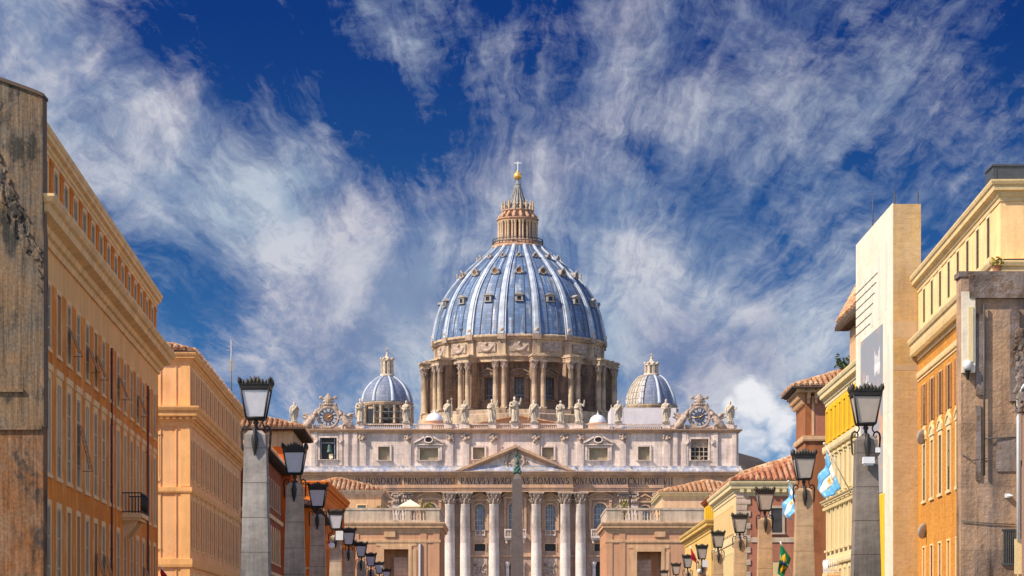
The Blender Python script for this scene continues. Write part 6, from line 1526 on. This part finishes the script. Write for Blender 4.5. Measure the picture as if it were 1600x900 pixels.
def drum_win(tri):
    m = MB(); e = W2 / 2
    for sg in (-1, 1):
        m.box(*sorted((sg * e, sg * (e + .55))), -R0 - .35, -R0 + .01, wz0 - .2, wz1 + .1); m.box(*sorted((sg * (e + .56), sg * (e + 1.2))), -R0 - .2, -R0 + .01, wz0 - .2, wz1 + .4); m.box(*sorted((sg * (e + .5), sg * (e + 1.3))), -R0 - .7, -R0 + .01, wz1 - .6, wz1 + .42)
    m.box(-e - .58, e + .58, -R0 - .38, -R0 + .01, wz1 + .103, wz1 + .6); m.box(-e - 1.5, e + 1.5, -R0 - .85, -R0 + .01, wz1 + .603, wz1 + .95); m.box(-e - 1.2, e + 1.2, -R0 - .6, -R0 + .01, wz0 - .65, wz0 - .203)
    n = 8; E_ = e + 1.55; z1 = wz1 + .953; hh = 1.5
    f = (lambda q: z1 + hh * (1 - abs(q))) if tri else (lambda q: z1 + hh * .8 * (1 - q * q))
    for i in range(n):
        q0, q1 = -1 + 2 * i / n, -1 + 2 * (i + 1) / n
        m.prism_y([(E_ * q0, f(q0)), (E_ * q1, f(q1)), (E_ * q1, f(q1) + .4), (E_ * q0, f(q0) + .4)], -R0 - 1.0, -R0); m.prism_y([(E_ * q0 * .95, z1), (E_ * q1 * .95, z1), (E_ * q1 * .95, f(q1)), (E_ * q0 * .95, f(q0))], -R0 - .35, -R0)
    m.box(-e - 1.6, e + 1.6, -R0 - .25, -R0 + .01, zb, Zd(638))
    return m.mesh('window_frame', 'drum_stone')
DW = (drum_win(False), drum_win(True))
RB_ = Rd(155)
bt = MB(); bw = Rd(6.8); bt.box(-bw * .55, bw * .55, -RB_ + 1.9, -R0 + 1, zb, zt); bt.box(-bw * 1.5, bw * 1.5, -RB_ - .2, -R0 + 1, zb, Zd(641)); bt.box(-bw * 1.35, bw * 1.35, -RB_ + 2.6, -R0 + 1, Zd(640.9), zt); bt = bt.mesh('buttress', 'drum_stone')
en = MB(); z1 = Zd(569)
en.box(-bw * 1.55, bw * 1.55, -RB_ + .1, -R0 + 1, z1, Zd(565.5)); en.box(-bw * 1.62, bw * 1.62, -RB_ - .1, -R0 + 1, Zd(565.4), Zd(562.6)); en.box(-bw * 1.85, bw * 1.85, -RB_ - .6, -R0 + 1, Zd(562.5), Zd(560.4)); en.box(-bw * 1.3, bw * 1.3, -RB_ + .8, -Rd(128), Zd(560.3), Zd(557.5))
en = en.mesh('buttress_entablature', 'drum_light')
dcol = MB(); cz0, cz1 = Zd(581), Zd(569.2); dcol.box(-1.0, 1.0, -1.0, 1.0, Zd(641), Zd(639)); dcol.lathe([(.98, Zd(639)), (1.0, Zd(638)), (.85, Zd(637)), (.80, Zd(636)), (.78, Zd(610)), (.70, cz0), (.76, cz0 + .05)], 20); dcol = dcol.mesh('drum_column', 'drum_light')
dcap = cap_mesh(False, .70, cz0, cz1, 7, 'drum_capital', 'carved_stone')
for k in range(16):
    a = 2 * math.pi * k / 16; place(wm, 'drum_bay', drum, (0, 0, 0), a)
    if k <= 5 or k >= 11: place(DW[k % 2], 'window_frame', drum, (0, 0, 0), a); place(pane, 'window_pane', drum, (0, 0, 0), a); place(bars, 'window_bars', drum, (0, 0, 0), a)
    b = 2 * math.pi * (k + .5) / 16; place(bt, 'buttress', drum, (0, 0, 0), b); place(en, 'buttress_entablature', drum, (0, 0, 0), b)
    for sg in (-1, 1):
        c, s = math.cos(b), math.sin(b); lx, ly = sg * Rd(6.6), -RB_ + .95
        place(dcol, 'drum_column', drum, (lx * c - ly * s, lx * s + ly * c, 0), b); place(dcap, 'drum_capital', drum, (lx * c - ly * s, lx * s + ly * c, 0), b)
mb = MB(); mb.lathe([(R0 * .9, zt - .02), (R0 * 1.02, zt), (R0 * 1.02, Zd(565)), (R0 * 1.05, Zd(564.5)), (R0 * 1.06, Zd(562)), (R0 * 1.12, Zd(561)), (R0 * 1.12, Zd(559.5)), (R0 * 1.0, Zd(559))], 64, smooth=False); mb.build('drum_entablature', 'drum_stone', drum)
mb = MB(); mb.lathe([(Rd(160), 20), (Rd(160), Zd(650)), (Rd(157), Zd(648)), (Rd(157), Zd(642.5)), (Rd(140), Zd(641.5))], 16, smooth=False, a0=math.pi / 16); mb.build('drum_base', 'drum_light', drum)

# lantern
LZ = Zd
lant = place(None, 'lantern', bas, (DX - .4, DY, 0))
mb = MB(); mb.lathe([(Rd(38), LZ(391)), (Rd(41), LZ(389)), (Rd(41.5), LZ(387)), (Rd(40), LZ(386)), (Rd(40), LZ(384.5)), (Rd(20), LZ(384))], 48, smooth=False); mb.build('gallery', 'lantern_stone', lant)
mb = MB()
for k in range(40):
    a = 2 * math.pi * k / 40; mb.tube([(Rd(39.5) * math.sin(a), -Rd(39.5) * math.cos(a), LZ(384.5)), (Rd(39.5) * math.sin(a), -Rd(39.5) * math.cos(a), LZ(376))], .09, 4)
for z in (376, 380): mb.lathe([(Rd(39.1), LZ(z) - .1), (Rd(39.9), LZ(z) - .1), (Rd(39.9), LZ(z) + .1), (Rd(39.1), LZ(z) + .1)], 40, cap=False)
mb.build('gallery_railing', 'dark_metal', lant)
mb = MB(); mb.lathe([(Rd(36), LZ(384.5)), (Rd(36), LZ(378)), (Rd(25), LZ(377.6)), (Rd(22), LZ(377)), (Rd(21), LZ(348))], 32); mb.build('lantern_core', 'lantern_stone', lant)
lb = MB(); lb.box(-Rd(3.6), Rd(3.6), -Rd(29), -Rd(19), LZ(378), LZ(348)); lb = lb.mesh('lantern_buttress', 'lantern_stone')
lc = MB(); lc.lathe([(.5, LZ(378)), (.5, LZ(376.5)), (.38, LZ(375.5)), (.33, LZ(352)), (.5, LZ(349.5)), (.55, LZ(348))], 10); lc = lc.mesh('lantern_column', 'drum_light')
lo = MB(); lo.box(-Rd(2.3), Rd(2.3), -Rd(22.6), -Rd(20), LZ(375), LZ(354)); lo = lo.mesh('lantern_opening', 'dark_red_plaster')
vo = MB(); vo.tube([(0, -Rd(29), LZ(342)), (0, -Rd(27.5), LZ(339)), (0, -Rd(24), LZ(336)), (0, -Rd(22), LZ(331)), (0, -Rd(23.6), LZ(328.5))], [.45, .5, .5, .42, .3], 7); vo.ball((0, -Rd(28.6), LZ(341)), .62, 8, 6); vo = vo.mesh('volute', 'lantern_stone')
ca = MB(); ca.lathe([(.42, LZ(330)), (.3, LZ(327.5)), (.5, LZ(325)), (.22, LZ(322)), (.34, LZ(320)), (.05, LZ(314.5))], 8, 0, -Rd(24)); ca = ca.mesh('candelabrum', 'drum_light')
for k in range(16):
    a = 2 * math.pi * (k + .5) / 16; place(lb, 'lantern_buttress', lant, (0, 0, 0), a)
    for sg in (-1, 1):
        c, s = math.cos(a), math.sin(a); lx, ly = sg * Rd(2.4), -Rd(29.6); place(lc, 'lantern_column', lant, (lx * c - ly * s, lx * s + ly * c, 0))
    place(lo, 'lantern_opening', lant, (0, 0, 0), 2 * math.pi * k / 16); place(vo, 'volute', lant, (0, 0, 0), a); place(ca, 'candelabrum', lant, (0, 0, 0), a)
mb = MB(); mb.lathe([(Rd(24), LZ(348)), (Rd(31), LZ(347.9)), (Rd(31), LZ(346)), (Rd(33), LZ(344.5)), (Rd(33), LZ(343)), (Rd(24), LZ(342)), (Rd(22.5), LZ(341)), (Rd(22), LZ(332)), (Rd(25), LZ(331)), (Rd(25), LZ(329.5)), (Rd(17), LZ(329))], 32, smooth=False); mb.build('lantern_entablature', 'lantern_stone', lant)
mb = MB(); mb.lathe([(Rd(16), LZ(330)), (Rd(15), LZ(326)), (Rd(15.5), LZ(322)), (Rd(13), LZ(318)), (Rd(10), LZ(311)), (Rd(7.5), LZ(303)), (Rd(5), LZ(295)), (Rd(3.8), LZ(290)), (Rd(5), LZ(288.5)), (Rd(5), LZ(287.5)), (Rd(2.2), LZ(286)), (Rd(2), LZ(280))], 32)
for k in range(16):
    a = 2 * math.pi * k / 16; s, c = math.sin(a), -math.cos(a); mb.tube([(s * Rd(q), c * Rd(q), LZ(y)) for (q, y) in ((15.6, 326), (15.8, 321), (13.2, 317.6), (10.2, 310.8), (7.7, 303), (5.2, 295), (4.0, 290))], .2, 5); mb.ball((s * Rd(16), c * Rd(16), LZ(321)), .5, 6, 5)
mb.build('lantern_spire', 'spire_lead', lant)
MB().ball((0, 0, LZ(275)), Rd(6.4), 24, 16).lathe([(Rd(2.6), LZ(269.5)), (Rd(1.6), LZ(267.5)), (Rd(.8), LZ(266))], 12).build('gilded_ball', 'gold', lant)
mb = MB(); mb.box(-.17, .17, -.15, .15, LZ(267), LZ(252.5)); mb.box(-Rd(5.5), -.172, -.13, .13, LZ(255.6), LZ(254.1)); mb.box(.172, Rd(5.5), -.13, .13, LZ(255.6), LZ(254.1)); mb.build('cross', 'lead_white', lant)

# nave roof and small roof lights between facade and dome
rz_ = lambda y, d: (1000 - y) * d / 4000 + 1.7 - BZ
mb = MB(); xa = 72 * 690 / 4000
mb.prism_y([(-xa, rz_(700, 690)), (xa, rz_(700, 690)), (xa, rz_(664, 690)), (0, rz_(650.5, 690)), (-xa, rz_(664, 690))], 31, 100); mb.build('nave_gable', 'tan_plaster', bas, (.9, 0, 0))
mb = MB()
for sg in (-1, 1):
    q = [(sg * (xa + .8), rz_(664.8, 690)), (sg * (xa + .8), rz_(663, 690)), (0, rz_(649, 690)), (0, rz_(650.8, 690))]; mb.prism_y(q if sg > 0 else q[::-1], 29.6, 100)
mb.build('nave_roof', 'roof_tile', bas, (.9, 0, 0))
def cupola(px, y0, r, d):
    s = d / 4000; x = (px - 800) * s - BX; t = place(None, 'roof_cupola', bas, (x, d - BY, 0)); z = rz_(y0, d)
    MB().lathe([(r * s, z), (r * s * .98, z + r * s * .3), (r * s * .82, z + r * s * .62), (r * s * .5, z + r * s * .9), (r * s * .12, z + r * s * 1.02), (.1, z + r * s * 1.25), (.05, z + r * s * 1.5)], 24).build('cupola_shell', 'lead_white', t)
    MB().lathe([(r * s * 1.12, z - 6), (r * s * 1.12, z - .4), (r * s * 1.2, z - .3), (r * s * 1.2, z), (r * s * .9, z + .05)], 24, smooth=False).build('cupola_drum', 'tan_plaster', t)
cupola(679, 658, 13, 676); cupola(934, 661, 13, 676)

# ---------------------------------------------------------------- the two lesser domes
def lesser_dome(px, d, prof, lan, zdrum, label, left):
    s = d / 4000; z = lambda y: rz_(y, d); t = place(None, 'lesser_dome', bas, ((px - 800) * s - BX, d - BY, 0)); t['label'] = label
    P = [(r * s, z(y)) for r, y in prof]; Q = []
    for i in range(len(P) - 1):
        for k in range(3): Q.append(tuple(P[i][j] + (P[i + 1][j] - P[i][j]) * k / 3 for j in (0, 1)))
    Q.append(P[-1])
    for _ in range(2):
        for i in range(1, len(Q) - 1): Q[i] = tuple((Q[i - 1][j] + 2 * Q[i][j] + Q[i + 1][j]) / 4 for j in (0, 1))
    MB().lathe(Q, 64).build('dome_shell', 'lead_small', t)
    rb = MB(); rb.tube([(0, -r - .05, zz) for r, zz in Q], [.55 - .3 * i / len(Q) for i in range(len(Q))], 6); rb = rb.mesh('dome_rib', 'lead_rib')
    for k in range(8): place(rb, 'dome_rib', t, (0, 0, 0), 2 * math.pi * (k + .35) / 8)
    r0 = prof[0][0]; y0 = prof[0][1]
    MB().lathe([(r0 * s * .94, z(zdrum)), (r0 * s * .94, z(y0 + 6)), (r0 * s * 1.02, z(y0 + 5)), (r0 * s * 1.06, z(y0 + 2)), (r0 * s * 1.06, z(y0 + .5)), (r0 * s * .9, z(y0))], 32, smooth=False).build('dome_drum', 'drum_light', t)
    op = MB(); op.box(-1.15, 1.15, -r0 * s * .955, -r0 * s * .9, z(zdrum), z(y0 + 11)); op = op.mesh('drum_window', 'window_black')
    cl = MB()
    for sg in (-1, 1): cl.lathe([(.55, z(zdrum)), (.5, z(zdrum) + 1), (.42, z(y0 + 10)), (.62, z(y0 + 7)), (.62, z(y0 + 6))], 10, sg * 1.9, -r0 * s * .99)
    cl = cl.mesh('drum_column_pair', 'drum_light')
    for k in range(8): place(op, 'drum_window', t, (0, 0, 0), 2 * math.pi * (k + .1) / 8); place(cl, 'drum_column_pair', t, (0, 0, 0), 2 * math.pi * (k + .1) / 8)
    b, m_, tp, cr, rl = lan       # lantern: base y, cornice y, tip y, cross y, radius
    g = MB(); g.lathe([(rl * 1.25 * s, z(b)), (rl * 1.25 * s, z(b - 3)), (rl * .62 * s, z(b - 3.2)), (rl * .62 * s, z(m_)), (rl * 1.1 * s, z(m_ - .3)), (rl * 1.15 * s, z(m_ - 2)), (rl * .95 * s, z(m_ - 3)), (rl * .8 * s, z(m_ - 5)), (rl * .42 * s, z((m_ + tp) / 2)), (rl * .16 * s, z(tp)), (rl * .2 * s, z(tp - 1)), (.05, z(tp - 2.5))], 20); 
    g.tube([(0, 0, z(tp - 2)), (0, 0, z(cr))], .12, 5); g.box(-.6, .6, -.08, .08, z(cr + 3.3), z(cr + 2.4)); g.build('small_lantern', 'statue_stone', t)
    cc = MB(); cc.box(-.34, .34, -rl * 1.08 * s, -rl * .6 * s, z(b - 3), z(m_)); cc.ball((0, -rl * 1.05 * s, z(m_ - 4)), .42, 7, 5); cc = cc.mesh('lantern_pier', 'statue_stone')
    for k in range(8): place(cc, 'lantern_pier', t, (0, 0, 0), 2 * math.pi * (k + .35) / 8)
    return t
lesser_dome(605, 712, [(39, 630), (38.6, 625), (37, 618), (34, 611), (29.5, 604), (24, 598), (17, 592.5), (11, 589), (9.5, 588)], (588, 565, 552, 543, 9), 664, 'left lesser dome with clean ribs', True)
lesser_dome(1018, 712, [(38.5, 634), (38, 628), (36.5, 621), (34, 613), (30, 605), (26, 598), (21, 592), (16, 588.5), (12.5, 587.5)], (587, 572, 559, 552, 10), 666, 'right lesser dome partly netted', False)

# scaffold round the lesser domes
def scaffold(name, label, px0, px1, y0, y1, d, dep, sx, sz, sheet=None, extra=None):
    s = d / 4000; z = lambda y: (1000 - y) * s + 1.7; x0, x1 = (px0 - 800) * s, (px1 - 800) * s
    t = thing(name, label, 'scaffolding', (x0, d, z(y1))); W, H = x1 - x0, z(y0) - z(y1); m = MB(); n = max(2, round(W / sx)); k = max(2, round(H / sz))
    for yy in (0, dep):
        for i in range(n + 1): m.tube([(W * i / n, yy, 0), (W * i / n, yy, H + (.8 if i % 3 == 0 else 0))], .09, 5)
        for j in range(k + 1): m.tube([(0, yy, H * j / k), (W, yy, H * j / k)], .08, 5)
    for i in range(n + 1):
        for j in range(k + 1): m.tube([(W * i / n, 0, H * j / k), (W * i / n, dep, H * j / k)], .06, 4)
    m.build('pole_frame', 'dark_metal' if not sheet else 'net_grey', t)
    b = MB()
    for j in range(1, k): b.box(.0, W, .15, 1.2, H * j / k + .08, H * j / k + .16)
    b.build('deck', 'net_grey', t)
    if sheet:
        q = MB(); q.box(-.1, W + .1, -.16, -.10, 0, H * .98); q.box(-.16, -.1, -.16, dep, 0, H * .98); q.build('sheet', sheet, t)
    return t
scaffold('scaffolding', 'dark pole scaffold before the drum of the left lesser dome', 585, 640, 633, 664, 700, 5, 2.0, 1.6)
scaffold('scaffolding', 'scaffold hung with pale lilac sheets round the drum of the right lesser dome', 955, 1056, 637, 667, 702, 20, 2.6, 1.9, 'tarp')
nt = thing('dome_netting', 'grey scaffold netting over the left flank of the right lesser dome', 'netting', ((1018 - 800) * .178, 712, rz_(634, 712) + BZ)); m = MB(); g = MB()
pr = [(39.6, 634), (39, 625), (36.5, 615), (32, 605), (26.5, 596), (20, 589), (15, 587)]
for i in range(len(pr) - 1):
    for k in range(8):
        a0, a1 = -1.75 + k * .17, -1.75 + (k + 1) * .17
        q = lambda r, y, a: (r * .178 * math.sin(a), -r * .178 * math.cos(a), (634 - y) * .178)
        m.add([q(*pr[i], a0), q(*pr[i], a1), q(*pr[i + 1], a1), q(*pr[i + 1], a0), q(pr[i][0] + .3, pr[i][1], a0), q(pr[i][0] + .3, pr[i][1], a1), q(pr[i + 1][0] + .3, pr[i + 1][1], a1), q(pr[i + 1][0] + .3, pr[i + 1][1], a0)], [(0, 1, 2, 3), (7, 6, 5, 4), (0, 4, 5, 1), (1, 5, 6, 2), (2, 6, 7, 3), (3, 7, 4, 0)]); g.tube([q(pr[i][0] + .9, pr[i][1], a0), q(pr[i + 1][0] + .9, pr[i + 1][1], a0)], .1, 4)
    g.tube([q(pr[i][0] + .9, pr[i][1], -1.75 + .17 * k) for k in range(9)], .1, 4)
m.build('net', 'net_grey', nt); g.build('pole_frame', 'statue_stone', nt)

# ---------------------------------------------------------------- saints on the parapet
def statue_mesh(kind, seed):
    """a robed figure 1 m tall: folded robe, cloak, arms and a bearded head, one closed surface"""
    random.seed(seed); m = MB(); n = 36; ph = random.uniform(0, 6); lean = random.choice((-1, 1)) * .03
    rings = [(0, .150, .120), (.03, .155, .125), (.15, .140, .115), (.32, .135, .110), (.46, .130, .105), (.56, .118, .095), (.66, .135, .095), (.74, .150, .090), (.80, .135, .080), (.835, .070, .060), (.86, .045, .045), (.875, .04, .042)]
    v = []
    for (z, a, b) in rings:
        cx = lean * math.sin(z * 3.4) * 1.2
        for i in range(n):
            t = 2 * math.pi * i / n; fold = 1 + (.10 * math.sin(7 * t + ph + 5 * z) + .06 * math.sin(11 * t - ph - 3 * z)) * (1 if z < .72 else .3)
            v.append((cx + a * math.sin(t) * fold, -b * math.cos(t) * fold, z))
    k = len(rings); f = [(r * n + i, r * n + (i + 1) % n, (r + 1) * n + (i + 1) % n, (r + 1) * n + i) for r in range(k - 1) for i in range(n)] + [tuple(range(n - 1, -1, -1)), tuple((k - 1) * n + i for i in range(n))]
    m.add(v, f, True); hx = lean * math.sin(.9 * 3.4) * 1.2
    m.ball((hx, -.012, .925), .058, 12, 10, sx=.85, sz=1.25); m.ball((hx, -.055, .892), .034, 8, 6, sz=1.4); m.ball((hx, -.068, .925), .014, 6, 5, sz=1.6); m.ball((hx, .018, .94), .062, 10, 8, sz=1.1)
    # cloak that hangs diagonally
    sg = random.choice((-1, 1))
    m.tube([(sg * .12, -.06, .79), (sg * .03, -.115, .66), (-sg * .10, -.11, .52), (-sg * .14, -.05, .36), (-sg * .15, 0, .12)], [.05, .05, .055, .05, .035], 8); m.tube([(sg * .14, .04, .78), (sg * .17, .05, .5), (sg * .16, .05, .2)], [.05, .06, .04], 8)
    def arm(s, pts): m.tube([(s * .135, 0, .775)] + pts, [.052, .046, .036, .028][:len(pts) + 1], 8); m.ball(pts[-1], .032, 7, 6)
    if kind == 'raised': arm(1, [(.21, -.03, .69), (.24, -.09, .83), (.25, -.10, .93)]); arm(-1, [(-.2, -.02, .62), (-.10, -.13, .60), (-.03, -.15, .63)])
    elif kind == 'staff': arm(1, [(.22, -.04, .63), (.22, -.12, .66), (.21, -.15, .72)]); m.tube([(.24, -.15, 0), (.20, -.15, 1.1)], .016, 6); m.tube([(.13, -.15, 1.02), (.28, -.15, 1.03)], .014, 6); arm(-1, [(-.2, -.01, .60), (-.11, -.11, .52), (-.05, -.14, .53)])
    elif kind == 'book': arm(1, [(.2, -.03, .62), (.10, -.13, .60), (.02, -.15, .63)]); arm(-1, [(-.2, -.03, .62), (-.10, -.13, .57), (0, -.16, .57)]); m.box(-.06, .07, -.2, -.15, .56, .70)
    else: arm(1, [(.22, -.02, .62), (.29, -.08, .62), (.33, -.10, .68)]); arm(-1, [(-.21, 0, .61), (-.22, -.07, .48), (-.20, -.09, .42)]); m.tube([(-.22, -.09, .5), (-.30, -.1, .02)], .018, 6)
    m.box(-.19, .19, -.15, .15, -.05, .03)
    for q in (-1, 1): m.ball((q * .05, -.14, .03), .034, 7, 5, sy=1.6)
    return remesh(m, 'saint_statue', 'statue_stone', .0115)
SK = [statue_mesh(k, i) for i, k in enumerate(('book', 'staff', 'raised', 'open', 'book', 'raised'))]
sts = [(-345, 33, 3, 'robed stone saint at the far left end of the parapet, left of the left clock'), (-242, 38, 0, 'robed stone saint beside the right flank of the left clock'), (-170, 35, 4, 'robed stone saint before the drum of the left lesser dome'),
       (-105, 36, 1, 'robed stone saint just right of the left roof cupola'), (-79, 35, 4, 'robed stone saint second right of the left roof cupola'), (-36, 37, 2, 'stone saint with raised arms left of the central figure'),
       (-1, 41, 5, 'tallest central stone figure above the pediment peak'), (30, 36, 3, 'stone saint leaning on a staff right of the central figure'), (71, 35, 0, 'stone saint second right of the central figure'), (100, 37, 2, 'stone saint just left of the right roof cupola'),
       (161, 35, 1, 'stone saint before the lilac sheeted scaffold, left one'), (236, 37, 4, 'stone saint beside the left flank of the right clock'), (336, 34, 3, 'robed stone saint at the far right end of the parapet')]
for (u, hpx, k, lb) in sts:
    o = place(SK[k].copy() if False else SK[k], 'saint_statue', None, (BX + X(u), BY + .2, BZ + Zb(661) + .05 * hpx * S_), random.uniform(-.25, .25)); h = hpx * S_; o.scale = (h * .93, h * .93, h * .96); tag(o, lb, 'statue', 'saints on the basilica parapet')

# ---------------------------------------------------------------- obelisk in the piazza
ob = thing('obelisk', 'dark granite obelisk topped by a bronze cross in front of the basilica', 'obelisk', (1.0, 500, 0))
zt_ = (1000 - 741) * .125 + 1.7
m = MB(); m.taper(0, 0, 8.6, zt_ - 1.0, 2.78, 1.86); m.taper(0, 0, zt_ - 1.0, zt_ + .15, 1.86, .5); m.build('shaft', 'obelisk_granite', ob)
m = MB(); m.box(-4.2, 4.2, -4.2, 4.2, 0, .5); m.box(-3.3, 3.3, -3.3, 3.3, .503, 1.2); m.taper(0, 0, 1.203, 2.2, 5.4, 4.4); m.taper(0, 0, 2.203, 6.6, 3.9, 3.8); m.taper(0, 0, 6.603, 7.2, 4.5, 4.7); m.taper(0, 0, 7.203, 8.0, 3.4, 3.2); m.box(-1.2, 1.2, -1.2, 1.2, 8.0, 8.6); m.build('pedestal', 'column_stone', ob)
m = MB(); z = zt_ + .1
for (x, zz, r) in ((-.5, .3, .42), (.5, .3, .42), (0, .5, .5), (-.3, .95, .42), (.3, .95, .42), (0, 1.4, .45)): m.ball((x, 0, z + zz), r, 10, 8)
m.lathe([(.18, z + 1.6), (.32, z + 1.9), (.5, z + 2.3), (.30, z + 2.7), (.2, z + 3.0)], 10)
for k in range(8): a = math.pi * k / 4; m.tube([(.1 * math.cos(a), 0, z + 3.4 + .1 * math.sin(a)), (.75 * math.cos(a), 0, z + 3.4 + .75 * math.sin(a))], [.16, .04], 5)
m.build('star_mount', 'verdigris', ob)
m = MB(); m.box(-.08, .08, -.08, .08, z + 3.0, z + 5.2); m.box(-.62, -.083, -.07, .07, z + 4.5, z + 4.64); m.box(.083, .62, -.07, .07, z + 4.5, z + 4.64); m.build('cross', 'iron', ob)
